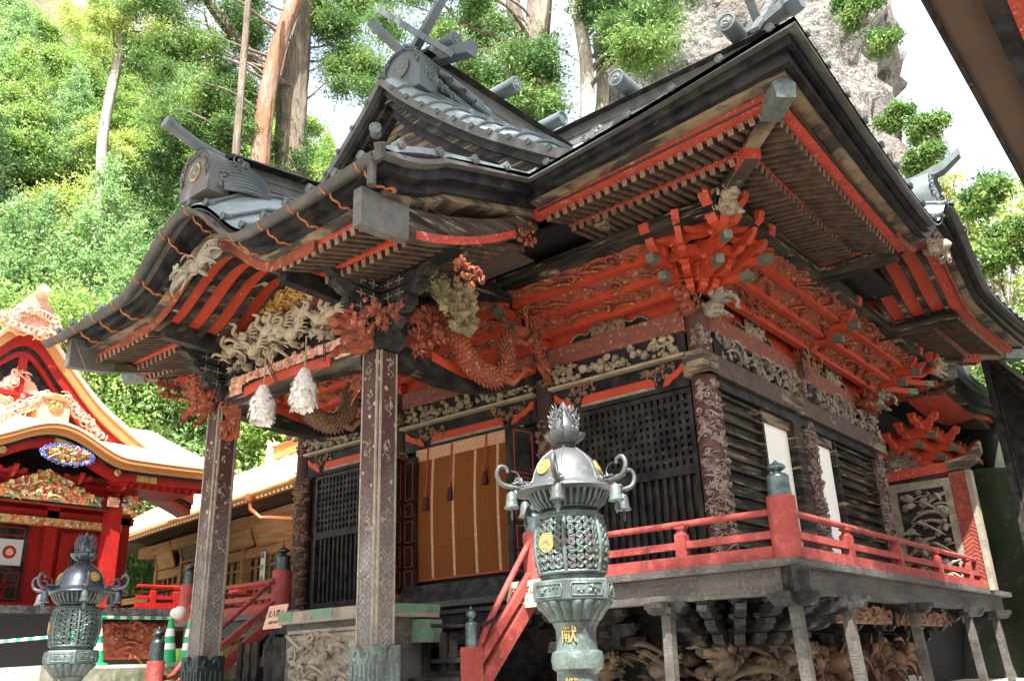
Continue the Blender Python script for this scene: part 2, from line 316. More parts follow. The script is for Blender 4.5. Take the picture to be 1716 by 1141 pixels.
def spiral(mb, F, u, v, w_, rad, th, rnd, turns=1.3, tail=1.6, sides=5, n=11):
    a0 = rnd.uniform(0, 2*PI); sg = rnd.choice((-1, 1)); pts = []; rr = []
    for k in range(n):
        t = k/(n-1); q = rad*(.22 + .78*t) if t < .7 else rad*(.77 + (t-.7)*tail)
        a = a0 + sg*turns*2*PI*t; pts.append(F(u+q*math.cos(a), v+q*math.sin(a), w_ + .5*rad*(1-t)))
        rr.append(th*(1.15 - .75*t))
    mb.tube(pts, rr, sides)
def leafblob(mb, F, u, v, w_, L, wd, ang, rnd):
    ca, sa = math.cos(ang), math.sin(ang); h = L*.28
    def q(a, b, c): return F(u+a*ca-b*sa, v+a*sa+b*ca, w_+c)
    pts = [q(0, 0, 0), q(L*.35, wd/2, h*.4), q(L*.35, 0, h), q(L*.35, -wd/2, h*.4), q(L, 0, h*.9), q(L*.4, 0, -h*.2)]
    mb.add(pts, [(0, 1, 2), (0, 2, 3), (1, 4, 2), (2, 4, 3), (0, 5, 1), (0, 3, 5), (5, 4, 1), (5, 3, 4)])
def carving(mb, F, W, H, D, rnd, el=.05, dens=1.0, kinds='cbl', edge=None, bias=None, bed=True):
    """a deep relief of curls, blobs and leaves filling W x H in frame F"""
    n = int(W*H/(el*el*4.2)*dens)
    if bed and W > .02 and H > .02:
        st_ = max(el*.30, .011); nu = max(2, int(W/st_)); nv = max(2, int(H/st_)); sd = rnd.uniform(0, 50); fr = .55/el; idx = {}; vs = []; fs = []
        for j in range(nv+1):
            for i in range(nu+1):
                u = W*i/nu; v = H*j/nv; b_ = i in (0, nu) or j in (0, nv); q = Vector((u*fr+sd, v*fr, sd))
                h_ = 0 if b_ else D*(.12+.95*abs(noise.noise(q))+.5*abs(noise.noise(q*2.3)))
                idx[i, j] = len(vs); vs.append(F(u+(0 if b_ else el*.25*noise.noise(q*1.7+Vector((9, 0, 0)))), v+(0 if b_ else el*.25*noise.noise(q*1.9)), h_))
        for j in range(nv):
            for i in range(nu):
                if edge and not edge((i+.5)/nu, (j+.5)/nv): continue
                fs.append((idx[i, j], idx[i+1, j], idx[i+1, j+1], idx[i, j+1]))
        mb.add(vs, fs)
    for k in range(n):
        u = rnd.uniform(.3*el, W-.3*el); v = rnd.uniform(.3*el, H-.3*el)
        if edge and not edge(u/W, v/H): continue
        w_ = rnd.uniform(.05, 1)*D; kd = rnd.choice(kinds); e = el*rnd.uniform(.6, 1.35)
        if kd == 'c': spiral(mb, F, u, v, w_, e*.75, e*.26, rnd)
        elif kd == 'b':
            q = F(0, 0, 1)-F(0, 0, 0); q = Vector((abs(q.x), abs(q.y), abs(q.z)))
            mb.ball(F(u, v, w_*.8), (e*rnd.uniform(.35, .8), e*rnd.uniform(.35, .8), e*rnd.uniform(.35, .7)), Matrix.Rotation(rnd.uniform(0, 3), 3, 'X') @ Matrix.Rotation(rnd.uniform(0, 3), 3, 'Z'), 7, 5, .12, rnd)
        elif kd == 'p':    # cloud puff with a curl on it
            q = [F(u+e*.62*math.cos(t)*(1+.12*math.sin(3*t+u*40)), v+e*.5*math.sin(t), w_*.55) for t in [2*PI*j/9 for j in range(9)]]; c_ = F(u, v, w_*.55+e*.38)
            q2 = [c_+(p-c_)*.72+(F(0, 0, e*.22)-F(0, 0, 0)) for p in q]; q0 = [F(u, v, 0)+(p-F(u, v, w_*.55))*.8 for p in q]
            mb.loft([q0, q, q2], False); n0 = len(mb.v); mb.add(q2+[c_+(F(0, 0, e*.06)-F(0, 0, 0))], [(j, (j+1) % 9, 9) for j in range(9)])
            spiral(mb, F, u, v, w_*.55+e*.34, e*.42, e*.11, rnd, 1.2, 1.0, 4, 9)
        elif kd == 'l':
            a0 = rnd.uniform(0, 2*PI)
            for j in range(rnd.choice((3, 4, 5))): leafblob(mb, F, u, v, w_*.8, e*rnd.uniform(.8, 1.3), e*.45, a0 + j*rnd.uniform(.8, 1.3), rnd)
        elif kd == 'w':   # long flowing strand
            a = rnd.uniform(-.6, .6) + (bias or 0); pts = []
            for j in range(9):
                t = j/8-.5; pts.append(F(u+t*e*4*math.cos(a)+math.sin(t*7+a*3)*e*.3, v+t*e*4*math.sin(a)+math.cos(t*6)*e*.35, w_+.3*e*math.cos(t*3)))
            mb.tube(pts, [e*.22*(1.1-abs(j/4-1)*.8) for j in range(9)], 5)
        elif kd == 'f':   # flower of petals
            for j in range(6):
                leafblob(mb, F, u, v, w_, e*.62, e*.5, j*PI/3+u*9, rnd)
            mb.ball(F(u, v, w_+e*.15), e*.2, None, 6, 4)
def cylframe(x, y, r, a0, z0): return lambda u, v, w_=0: Vector((x+(r+w_)*math.cos(a0+u/r), y+(r+w_)*math.sin(a0+u/r), z0+v))
def beast(mb, c, out, side, s, rnd, curl=14, trunk=False):
    """carved guardian-beast head and chest that projects from a pillar: out = facing direction"""
    o = Vector(out).normalized(); sd = Vector(side).normalized(); z = Vector((0, 0, 1)); c = Vector(c)
    P = lambda a, b, h: c + o*a*s + sd*b*s + z*h*s
    rot = Matrix((o, sd, z)).transposed()
    mb.ball(P(.35, 0, .05), (.42*s, .34*s, .34*s), rot, 10, 8, .06, rnd)      # chest
    mb.ball(P(.62, 0, .42), (.34*s, .30*s, .29*s), rot, 10, 8, .06, rnd)      # skull
    mb.ball(P(.92, 0, .40), (.22*s, .23*s, .12*s), rot, 8, 6, .05, rnd)       # muzzle
    mb.ball(P(.86, 0, .19), (.20*s, .17*s, .07*s), rot, 8, 6, .05, rnd)       # lower jaw
    mb.ball(P(1.08, 0, .48), (.08*s, .13*s, .07*s), rot, 7, 5)                # nose
    for q in (-1, 1):
        mb.ball(P(.84, .17*q, .55), .085*s, rot, 7, 5)                          # eyes
        mb.ball(P(.76, .18*q, .66), (.17*s, .09*s, .06*s), rot, 7, 5)           # brows
        mb.ball(P(.48, .33*q, .56), (.13*s, .06*s, .17*s), rot, 7, 5)           # ears
        mb.tube([P(.45, .18*q, -.1), P(.72, .22*q, -.16), P(.85, .2*q, -.3)], [.13*s, .1*s, .1*s], 7)   # paws
        for k in range(3): mb.ball(P(.93, (.2+.07*(k-1))*q, -.33), .05*s, rot, 6, 4)
        for k in range(4): mb.ball(P(1.0+.02*k, (.05+.035*k)*q, .29), .028*s, rot, 5, 4)
    if trunk:
        mb.tube([P(1., 0, .38), P(1.25, 0, .3), P(1.35, 0, .05), P(1.25, 0, -.12), P(1.36, 0, -.2)], [.1*s, .09*s, .075*s, .065*s, .05*s], 8)
    for k in range(curl):
        a = rnd.uniform(-1.4, 1.4); e = rnd.uniform(-.5, 1.2)
        q = P(.32 + .3*rnd.random() - .25*abs(a), math.sin(a)*.42, .25 + .5*math.sin(e))
        nrm = (q - P(.45, 0, .25)).normalized(); ux = nrm.cross(Vector((.1, .2, 1))).normalized(); F = frame(q, ux, nrm.cross(ux))
        spiral(mb, F, 0, 0, 0, .13*s, .045*s, rnd)
def giboshi(mb, c, r, s=1):
    """onion finial cap"""
    mb.lathe([(r*1.02, 0), (r*1.05, .02*s), (r*.98, .05*s), (r*1.0, .06*s), (r*.98, .09*s), (r*.96, .2*s), (r*1.0, .22*s), (r*.98, .235*s), (r*.9, .25*s), (r*.8, .265*s),
              (r*.42, .28*s), (r*.38, .30*s), (r*.62, .315*s), (r*.8, .335*s), (r*.82, .355*s), (r*.66, .38*s), (r*.36, .40*s), (r*.17, .41*s), (r*.15, .425*s), (.002, .44*s)], c, 20)
def text_mesh(s, size, M4, name, m, parent, depth=.002, local=False):
    cu = bpy.data.curves.new('t', 'FONT'); cu.body = s; cu.size = size; cu.align_x = 'CENTER'; cu.align_y = 'CENTER'; cu.extrude = depth
    o = bpy.data.objects.new('t', cu); COL.objects.link(o); bpy.context.view_layer.update()
    me = bpy.data.meshes.new_from_object(o.evaluated_get(bpy.context.evaluated_depsgraph_get())); bpy.data.objects.remove(o)
    me.transform(M4); me.materials.clear(); me.materials.append(M[m]); me.name = name
    p = bpy.data.objects.new(name, me); COL.objects.link(p); p.parent = parent
    if parent.type == 'EMPTY' and not local: p.location = -parent.location
    return p
def M4(o, ux, uy):
    ux = Vector(ux).normalized(); uy = Vector(uy).normalized(); uz = ux.cross(uy); o = Vector(o)
    return Matrix(((ux.x, uy.x, uz.x, o.x), (ux.y, uy.y, uz.y, o.y), (ux.z, uy.z, uz.z, o.z), (0, 0, 0, 1)))
def tomoe(parent, c, ux, uy, rad, m='gold', ground=None, local=False, name='crest'):
    """three-comma crest disc"""
    F = frame(c, ux, uy); mb = MB()
    for k in range(3):
        a0 = k*2*PI/3; mb.ball((rad*.42*math.cos(a0), rad*.42*math.sin(a0), 0), rad*.3, None, 10, 6)
        pts = [(rad*(.42+.36*t)*math.cos(a0+.25+t*1.75), rad*(.42+.36*t)*math.sin(a0+.25+t*1.75), 0) for t in [j/7 for j in range(8)]]
        mb.tube(pts, [rad*.27*(1-j/8.5) for j in range(8)], 6)
    mb.tube([(rad*.95*math.cos(t), rad*.95*math.sin(t), 0) for t in [2*PI*j/24 for j in range(25)]], rad*.05, 6, False)
    mb.v = [tuple(F(p[0], p[1], p[2]*.30+.004)) for p in mb.v]
    o = mb.build(name, m, parent, local, smooth=40)
    if ground:
        g = MB(); g.loft([[F(rad*.97*math.cos(t), rad*.97*math.sin(t), z) for t in [2*PI*j/24 for j in range(24)]] for z in (-.02, .004)]); g.build('crest_disc', ground, parent, local)
    return o
# ================================================================= main hall
Yf, Xs, Xc, Zd, XL, Yb, Yc = 9.89, -4.82, -8.88, 2.49, -12.94, 16.3, 13.1
rnd = random.Random(7)
hall = thing('shrine_hall', 'large weathered red and black shrine hall with sweeping copper roofs and a carved porch', 'shrine hall', (Xc, Yc, 1.0))
FR = lambda u, o, z: Vector((u, Yf-o, z))
RS = lambda u, o, z: Vector((Xs+o, u, z))
LS = lambda u, o, z: Vector((XL-o, u, z))
BK = lambda u, o, z: Vector((u, Yb+o, z))
def sbox(mb, S, u0, u1, o0, o1, z0, z1):
    a = S(u0, o0, z0); b = S(u1, o1, z1); return mb.b2(a, b)
def rr(s, L=4.0): return max(0., 1-max(s, 0)/L)**1.3
def hz(u):
    u = abs(u); return .5*(1+math.cos(PI*u)) if u < 1 else 0
HW = 1.65; Yk = 13.2
EO = 2.72
def eave_z(side, u, q, f):
    """u = position along the side; q = inset from the tile edge; f = 0 (foot of the red board) .. 1 (top of the tile edge)"""
    if side == 'F': s = min(Xs+EO-q-u, u-(XL-EO+q)); bt, bl, hmp = 6.97, 6.71, 0
    else:
        s = min(u-(Yf-EO+q), (Yb+EO-q)-u); bt, bl = 6.93, 6.67; hmp = hz((u-Yk)/HW) if side in 'RL' else 0
    rise = rr(s)
    if side != 'F':
        k = rr(s, 2.5); bt += .04*k; bl += .04*k
    top = bt + .44*rise; low = bl + .19*rise
    return low + (.66*hmp) + f*(top-low + .20*hmp)
SIDES = {'F': (FR, XL-EO, Xs+EO), 'R': (RS, Yf-EO, Yb+EO), 'L': (LS, Yf-EO, Yb+EO), 'B': (BK, XL-EO, Xs+EO)}
LAY = [('eave_tile_edge', 'copperdark', 0, .30, .84, 1.0), ('black_cornice', 'black', .10, .5, .60, .84), ('black_cornice', 'black', .17, .5, .34, .60),
       ('eave_board', 'bare', .26, .6, .23, .34), ('red_eave_board', 'redworn', .42, .62, 0.0, .25)]
def layers(side, n=90, u0=None, u1=None, tag_=''):
    S, a, b = SIDES[side]
    for nm, m, q0, q1, f0, f1 in LAY:
        mb = MB(); rings = []
        for k in range(n+1):
            t = k/n; ring = []
            for q, f in ((q0, f0), (q0, f1), (q1, f1), (q1, f0)):
                lo, hi = a+q, b-q
                if u0 is not None: lo = max(lo, u0)
                if u1 is not None: hi = min(hi, u1)
                u = lo+(hi-lo)*t; ring.append(S(u, EO-q, eave_z(side, u, q, f)))
            rings.append(ring)
        mb.loft(rings); mb.build(nm, m, hall, smooth=40)
layers('F', 60, u0=-5.75); layers('F', 60, u1=2*Xc+5.75); layers('R', 120); layers('L', 100); layers('B', 60)

# rafters: the nearest hundred are parts of their own, each with its end grain; the others one part a side
RBUD = [100]
def raft_row(segs, w_, h_, nm):
    """segs = [(inner, outer)]"""
    if RBUD[0] >= len(segs):
        for a, b in segs:
            d = (b-a).normalized(); o = MB().bar(a, b, w_, h_).build(nm, 'raft', hall); MB().bar(b, b+d*.006, w_+.001, h_+.001).build('rafter_end', 'raftend', o)
        RBUD[0] -= len(segs)
    else:
        m1 = MB(); m2 = MB()
        for a, b in segs: d = (b-a).normalized(); m1.bar(a, b, w_, h_); m2.bar(b, b+d*.006, w_+.001, h_+.001)
        o = m1.build(nm+'s', 'raft', hall, kind='stuff'); m2.build('rafter_ends', 'raftend', o, kind='stuff')
def rafters(S, side, ua, ub, n_, corner_hi=None, corner_lo=None):
    up_ = []; lo_ = []
    for k in range(n_):
        u = ua+(ub-ua)*(k+.5)/n_
        omin = 0
        if corner_hi is not None and u > corner_hi: omin = u-corner_hi
        if corner_lo is not None and u < corner_lo: omin = max(omin, corner_lo-u)
        zt = eave_z(side, u, .55, 0)
        if omin < 2.1: up_.append((S(u, max(1.45, omin), 6.905+.3*(zt-6.71)), S(u, 2.17, zt-.045)))
        if omin < 1.6: lo_.append((S(u, max(.1, omin), 6.93), S(u, 1.65, 6.755+.2*(zt-6.71))))
    raft_row(up_, .066, .085, 'flying_rafter'); raft_row(lo_, .066, .085, 'rafter')
    N = 24; r1 = []; r2 = []; r3 = []
    for k in range(N+1):
        u = ua+(ub-ua)*k/N; zt = eave_z(side, u, .55, 0); zk = 6.80+.2*(zt-6.71)
        om = 0
        if corner_hi is not None and u > corner_hi: om = u-corner_hi
        if corner_lo is not None and u < corner_lo: om = max(om, corner_lo-u)
        oo = max(1.60, min(om, 2.3)); w_ = .07 if om < 1.6 else .0001
        r1.append([S(u, oo, zk), S(u, oo, zk+.065), S(u, oo+w_, zk+.065), S(u, oo+w_, zk)])
        r2.append([S(u, max(0, min(om, 1.62)), 6.975), S(u, max(0, min(om, 1.62)), 6.99), S(u, 1.65, zk+.02), S(u, 1.65, zk)])
        r3.append([S(u, max(1.5, min(om, 2.28)), zk+.14), S(u, max(1.5, min(om, 2.28)), zk+.16), S(u, 2.32, zt+.03), S(u, 2.32, zt+.004)])
    MB().loft(r1).build('eave_support_board', 'redworn', hall)
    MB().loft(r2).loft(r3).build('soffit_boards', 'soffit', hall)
rafters(FR, 'F', -5.62, Xs+2.12, 24, corner_hi=Xs)
rafters(FR, 'F', XL-2.12, -12.1, 20, corner_lo=XL)
rafters(RS, 'R', Yf-2.12, Yk-HW+.02, 30, corner_lo=Yf)
rafters(RS, 'R', Yk+HW-.02, Yb+2.12, 27, corner_hi=Yb)
rafters(LS, 'L', Yf-2.12, Yk-HW, 24, corner_lo=Yf)
# ceiling slab closes the eaves from above
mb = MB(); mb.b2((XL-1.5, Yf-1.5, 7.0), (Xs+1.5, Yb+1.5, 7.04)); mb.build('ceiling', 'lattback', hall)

# hip rafters at the corners
def hip(sx, cx, cy, sy):
    d = Vector((sx, sy, 0)); mb = MB(); B0 = Vector((cx, cy, 0))
    mb.bar(B0+d*.1+Vector((0, 0, 6.93)), B0+d*2.26+Vector((0, 0, 6.90)), .17, .19)
    h = mb.build('hip_rafter', 'bare', hall)
    mb = MB(); c = B0+d*2.27+Vector((0, 0, 6.90)); dn = d.normalized(); sd = Vector((-dn.y, dn.x, 0))
    mb.prism([(-.10, -.12), (.10, -.12), (.12, .06), (0, .14), (-.12, .06)], c, sd, (0, 0, 1), dn*.42); mb.build('hip_rafter_cap', 'verd', h)
    mb = MB(); mb.bar(B0+d*.1+Vector((0, 0, 6.80)), B0+d*1.72+Vector((0, 0, 6.78)), .17, .17); h2 = mb.build('hip_rafter', 'blackworn', hall)
    mb = MB(); mb.bar(B0+d*1.5+Vector((0, 0, 6.79)), B0+d*1.74+Vector((0, 0, 6.785)), .178, .178); mb.build('red_rafter_end', 'redworn', h2)
hip(1, Xs, Yf, -1); hip(-1, XL, Yf, -1); hip(1, Xs, Yb, 1)

# --- roof surface
def prof(d): return 4.75*(d/5.92) - .62*math.sin(PI*d/5.92)
def main_z(x, y):
    d = min(y-(Yf-EO), (Yb+EO)-y)
    s = min(x-(XL-EO), Xs+EO-x); base = 6.97
    return base + prof(max(0, d)) + .44*rr(s)*max(0, 1-d/2.5)
GX = 2.35   # gable set in from the side eave
def roofgrid(fn, nu, nv, name, m, thick=.06):
    top = [[Vector(fn(i/nu, j/nv)) for i in range(nu+1)] for j in range(nv+1)]
    vs = [p for r in top for p in r] + [p-Vector((0, 0, thick)) for r in top for p in r]; W = nu+1; n = (nu+1)*(nv+1); fs = []
    for j in range(nv):
        for i in range(nu):
            a = j*W+i; fs.append((a, a+1, a+W+1, a+W)); fs.append((n+a, n+a+W, n+a+W+1, n+a+1))
    for i in range(nu): fs.append((i, n+i, n+i+1, i+1)); a = nv*W+i; fs.append((a, a+1, n+a+1, n+a))
    for j in range(nv): a = j*W; fs.append((a, a+W, n+a+W, n+a)); a = j*W+nu; fs.append((a, n+a, n+a+W, a+W))
    return MB().add(vs, fs).build(name, m, hall, smooth=50)
def slope_pt(front):
    def f(u, v):
        d = 5.92*v; ins = min(d, GX); x = (XL-EO+ins)+(Xs-XL+2*EO-2*ins)*u
        y = Yf-EO+d if front else Yb+EO-d; return (x, y, main_z(x, y)+.0)
    return f
roofgrid(slope_pt(True), 60, 24, 'front_roof_slope', 'coppersheet'); roofgrid(slope_pt(False), 60, 24, 'rear_roof_slope', 'coppersheet')
def side_pt(sx):
    def f(u, v):
        d = GX*v; y = (Yf-EO+d)+(Yb-Yf+2*EO-2*d)*u; x = Xs+EO-d if sx > 0 else XL-EO+d
        s = min(y-(Yf-EO), Yb+EO-y); k = max(0, 1-d/2.2)
        z = 6.93+.04*rr(s, 2.5) + .44*rr(s)*k + prof(d)+.04*(1-k) + .86*hz((y-Yk)/HW)*max(0, 1-d/5)
        return (x, y, z)
    return f
side_roof = roofgrid(side_pt(1), 90, 12, 'side_roof_slope', 'coppersheet'); roofgrid(side_pt(-1), 60, 12, 'side_roof_slope', 'coppersheet')
# gable walls of the upper roof
for sx, xx in ((1, Xs+EO-GX-.25), (-1, XL-EO+GX+.25)):
    N = 24; ys = [Yf-EO+GX+(Yb-Yf+2*EO-2*GX)*k/N for k in range(N+1)]
    poly = [(y, main_z(xx, y)-.06) for y in ys]; mb = MB(); mb.prism([(ys[0], 7.6)]+poly+[(ys[-1], 7.6)], (xx, 0, 0), (0, 1, 0), (0, 0, 1), (.1, 0, 0)); mb.build('gable_wall', 'blackworn', hall)
    rings = []
    for y in ys:
        z = main_z(xx, y); rings.append([Vector((xx+sx*a, y, z+b)) for a, b in ((0, -.4), (0, .05), (.28, .05), (.28, -.1), (.14, -.4))])
    MB().loft(rings).build('gable_barge_board', 'blackworn', hall, smooth=40)
# roll battens with round end caps on the eaves
def cap(parent, c, ax, r=.042):
    mb = MB(); mb.lathe([(r*.98, -.09), (r*.98, 0), (r*1.08, .005), (r*1.08, .03), (r*.8, .035), (r*.75, .028), (r*.3, .034), (.001, .038)], c, 14, axis=ax); mb.build('round_tile_cap', 'verd', parent, smooth=35)
def batten(pts, r=.028): 
    return MB().tube(pts, r, 6)
bats = MB(); x = Xs+EO-.25; k = 0
capsF = []
while x > XL-EO+.2:
    if abs(x-Xc) > 3.0:
        lim = GX if False else 5.8
        dmax = min(5.8, (Xs+EO-x), (x-(XL-EO))) if (Xs+EO-x < GX or x-(XL-EO) < GX) else 5.8
        if dmax > .3: bats.tube([(x, Yf-EO+d, main_z(x, Yf-EO+d)+.02) for d in [dmax*j/12 for j in range(13)]], .03, 6)
        capsF.append((x, Yf-EO, eave_z('F', x, 0, 1)+.025))
    x -= .56
froof = [o for o in hall.children if o.name.startswith('front_roof_slope')][0]
for c in capsF: cap(froof, c, (0, -1, 0))
bats.build('roof_battens', 'copper', froof, smooth=50)
bats = MB(); y = Yf-EO+.3
while y < Yb+EO-.2:
    dm = min(GX, y-(Yf-EO), Yb+EO-y); f = side_pt(1)
    pts = []
    for j in range(9):
        d = dm*j/8; v = d/GX; den = (Yb-Yf+2*EO-2*d); p = Vector(f((y-(Yf-EO+d))/den, v)); pts.append(p+Vector((0, 0, .02)))
    if dm > .3: bats.tube(pts, .03, 6)
    cap(side_roof, pts[0]+Vector((0, 0, .005)), (1, 0, 0)); y += .52
bats.build('roof_battens', 'copper', side_roof, smooth=50)

# --- ridges
def ridge(a, b, w_, h_, name='ridge'):
    a = Vector(a); b = Vector(b); d = (b-a).normalized(); sd = Vector((-d.y, d.x, 0)); mb = MB()
    mb.bar(a+Vector((0, 0, h_/2)), b+Vector((0, 0, h_/2)), w_, h_)
    for q in (-1, 1):
        for zz in (.33, .66): mb.bar(a+sd*q*(w_/2+.008)+Vector((0, 0, h_*zz)), b+sd*q*(w_/2+.008)+Vector((0, 0, h_*zz)), .016, .03)
    o = mb.build(name, 'copperdark', hall)
    mb = MB(); z = h_; mb.prism([(-w_/2-.16, 0), (w_/2+.16, 0), (w_/2+.12, .045), (0, .12), (-w_/2-.12, .045)], (a+b)/2+Vector((0, 0, z)), sd, (0, 0, 1), (b-a)); mb.build('ridge_cap', 'black', o)
    return o
RZ = 11.35
mr = ridge((-13.95, Yc, RZ), (-4.05, Yc, RZ), .34, .62)
def log(parent, c, ax, L, r):
    ax = Vector(ax).normalized(); c = Vector(c); mb = MB()
    prof_ = [(r*.88, -L/2), (r, -L/2+.04), (r*1.0, 0), (r*1.02, 0.01), (r, .02), (r, L/2-.06), (r*1.05, L/2-.055), (r*1.05, L/2), (r*.85, L/2+.004), (r*.82, L/2-.015), (r*.001+.001, L/2-.014)]
    prof_ = [(r*.001+.001, -L/2+.014)] + [(r*.82, -L/2+.015), (r*.85, -L/2)] + prof_[1:]
    mb.lathe(prof_, c, 24, axis=ax); o = mb.build('ridge_log', 'copper', parent, smooth=35)
    s = Vector((0, 0, 1)); x_ = s.cross(ax)
    return o
def tom2(parent, c, ux, uy, rad): return tomoe(parent, c, ux, uy, rad, 'copper')
for xx in (-9.6, -7.2, -4.85, -12.0): log(mr, (xx, Yc, RZ+.62+.30), (0, -1, .0), 1.25, .17)
for xx in (-7.2, -4.85, -9.6): tomoe(mr, (xx, Yc-.635, RZ+.92), (1, 0, 0), (0, 0, 1), .11, 'verd')
for xx in (-8.0, -6.45, -5.0): tomoe(mr, (xx, Yc-.18, RZ+.33), (1, 0, 0), (0, 0, 1), .15, 'verd', 'copperdark')
def chigi(parent, c, lat, out, h, w_=.1, low=.5, name='ridge_finial'):
    """crossed blades standing on a ridge end"""
    lat = Vector(lat); c = Vector(c)
    for q in (-1, 1):
        a = c - lat*q*low + Vector((0, 0, -.28)); b = c + lat*q*h*.62 + Vector((0, 0, h)); off = Vector(out)*.05*q
        mb = MB(); mb.bar(a+off, b+off, w_, .16, upv=lat.cross(Vector((0, 0, 1)))); o = mb.build(name, 'copper', parent)
        for t in (.28, .55, .8):
            m2 = MB(); m2.bar(a+off+(b-a)*t, a+off+(b-a)*(t+.012), w_+.012, .172, upv=lat.cross(Vector((0, 0, 1)))); m2.build('metal_band', 'copperdark', o)
chigi(mr, (-4.45, Yc, RZ+.85), (0, 1, 0), (1, 0, 0), 1.3, .07)
mb = MB(); mb.loft([[Vector((x, Yc+a*w_, z+b*w_)) for a, b in ((-1, -.5), (-1, .5), (0, 1), (1, .5), (1, -.5), (0, -1))] for x, z, w_ in ((-5.0, 12.30, .10), (-4.4, 12.33, .13), (-3.98, 12.46, .17), (-3.90, 12.5, .22), (-3.68, 12.56, .22))]); mb.build('ridge_pole_end', 'copper', mr)
# end board with ears of the main ridge
mb = MB(); mb.prism([(-.5, -.3), (.5, -.3), (.42, .05), (.3, .3), (.16, .62), (0, .75), (-.16, .62), (-.3, .3), (-.42, .05)], (-4.0, Yc, RZ+.1), (0, 1, 0), (0, 0, 1), (.12, 0, 0)); mb.build('ridge_end_tile', 'copper', mr)
# hexagonal beam ends beside the main ridge end

# --- dormer gable over the porch
GY = 7.94
gpts = [(0, 10.5), (.40, 10.05), (.82, 9.66), (1.56, 9.02), (2.1, 8.58), (2.64, 8.2), (3.31, 7.74), (3.76, 7.45)]
def gz(a):
    a = abs(a)
    for (x0, z0), (x1, z1) in zip(gpts, gpts[1:]):
        if a <= x1: return z0+(z1-z0)*(a-x0)/(x1-x0)
    return gpts[-1][1]
gx = [-3.76+7.52*k/48 for k in range(49)]
def curl(y): t = min(1, max(0, (y-GY)/.62)); return .34*(1-(1-t)**2)
def gslope(u, v):
    a = -3.76+7.52*u; y = GY+(v**1.6)*(4.6)*(1-.55*abs(a)/3.76); return (Xc+a, y, gz(a)+curl(y)*min(1, (3.9-abs(a))/1.2))
dorm = roofgrid(gslope, 48, 14, 'dormer_roof', 'coppersheet', .08)
for nm, m, y0, y1, t, b in (('gable_tile_edge', 'copperdark', -.06, .3, .05, -.10), ('gable_cornice', 'black', .04, .5, -.10, -.24), ('gable_cornice', 'blackworn', .13, .5, -.24, -.38), ('gable_cornice', 'black', .24, .6, -.38, -.55), ('gable_barge_board', 'bare', .36, .44, -.55, -.84)):
    MB().loft([[Vector((Xc+a, GY+y0, gz(a)+b*(1.0 if abs(a) < .05 else 1))), Vector((Xc+a, GY+y0, gz(a)+t)), Vector((Xc+a, GY+y1, gz(a)+t)), Vector((Xc+a, GY+y1, gz(a)+b))] for a in gx]).build(nm, m, hall, smooth=25)
tri_ = [(-2.9, 7.3)]+[(a, gz(a)-.5) for a in gx if abs(a) < 2.9]+[(2.9, 7.3)]
MB().prism(tri_, (Xc, GY+.55, 0), (1, 0, 0), (0, 0, 1), (0, .08, 0)).build('gable_panel', 'redworn', hall)
mb = MB()
for q in (-1, 1):   # red triangular framing
    for f_, wd in ((.86, .12), (1.05, .08)):
        mb.loft([[Vector((Xc+q*a, GY+.46, 10.5-f_-(a)*1.02-.0+z_)) for z_ in (0, wd)]+[Vector((Xc+q*a, GY+.52, 10.5-f_-(a)*1.02+z_)) for z_ in (wd, 0)] for a in (0, .6, 1.2, 1.7)])
mb.build('gable_frame', 'redcarve', hall)
bats = MB(); bb = 0
for q in (-1, 1):
    a = .3
    while a < 3.75:
        y1 = GY+4.6*(1-.55*a/3.76); bats.tube([(Xc+q*a, GY+t_, gz(a)+.02+curl(GY+t_)*min(1, (3.9-a)/1.2)) for t_ in (0, .1, .2, .3, .45, .6, .8, y1-GY)], .028, 6)
        cap(dorm, (Xc+q*a, GY-.055, gz(a)+.03), (0, -1, 0), .042); a += .33
bats.build('roof_battens', 'copper', dorm, smooth=50)
cap(dorm, (Xc, GY-.06, 10.56), (0, -1, 0), .055)
# shelf-like side strip beside the dormer ridge
for q in (-1, 1):
    rings = []
    for k in range(8):
        a = .35+3.2*k/7; y = GY+.72; zz = gz(a)+.34*min(1, (3.9-a)/1.2); rings.append([Vector((Xc+q*a, y, zz+.0)), Vector((Xc+q*a, y, zz+.13)), Vector((Xc+q*a, y+.10, zz+.15)), Vector((Xc+q*a, y+.10, zz))])
    MB().loft(rings).build('ridge_kerb', 'copper', dorm)
dr = ridge((Xc, GY+.75, 10.62), (Xc, Yc-.2, 10.75), .30, .78)
for yy in (9.1, 10.75, 12.2): log(dr, (Xc+.0, yy, 11.72), (1, 0, 0), 1.15, .145)
for yy in (9.1, 10.75): tomoe(dr, (Xc+.585, yy, 11.72), (0, 1, 0), (0, 0, 1), .11, 'verd')
for yy in (9.9, 11.3): tomoe(dr, (Xc+.155, yy, 10.98), (0, 1, 0), (0, 0, 1), .15, 'verd', 'copperdark')
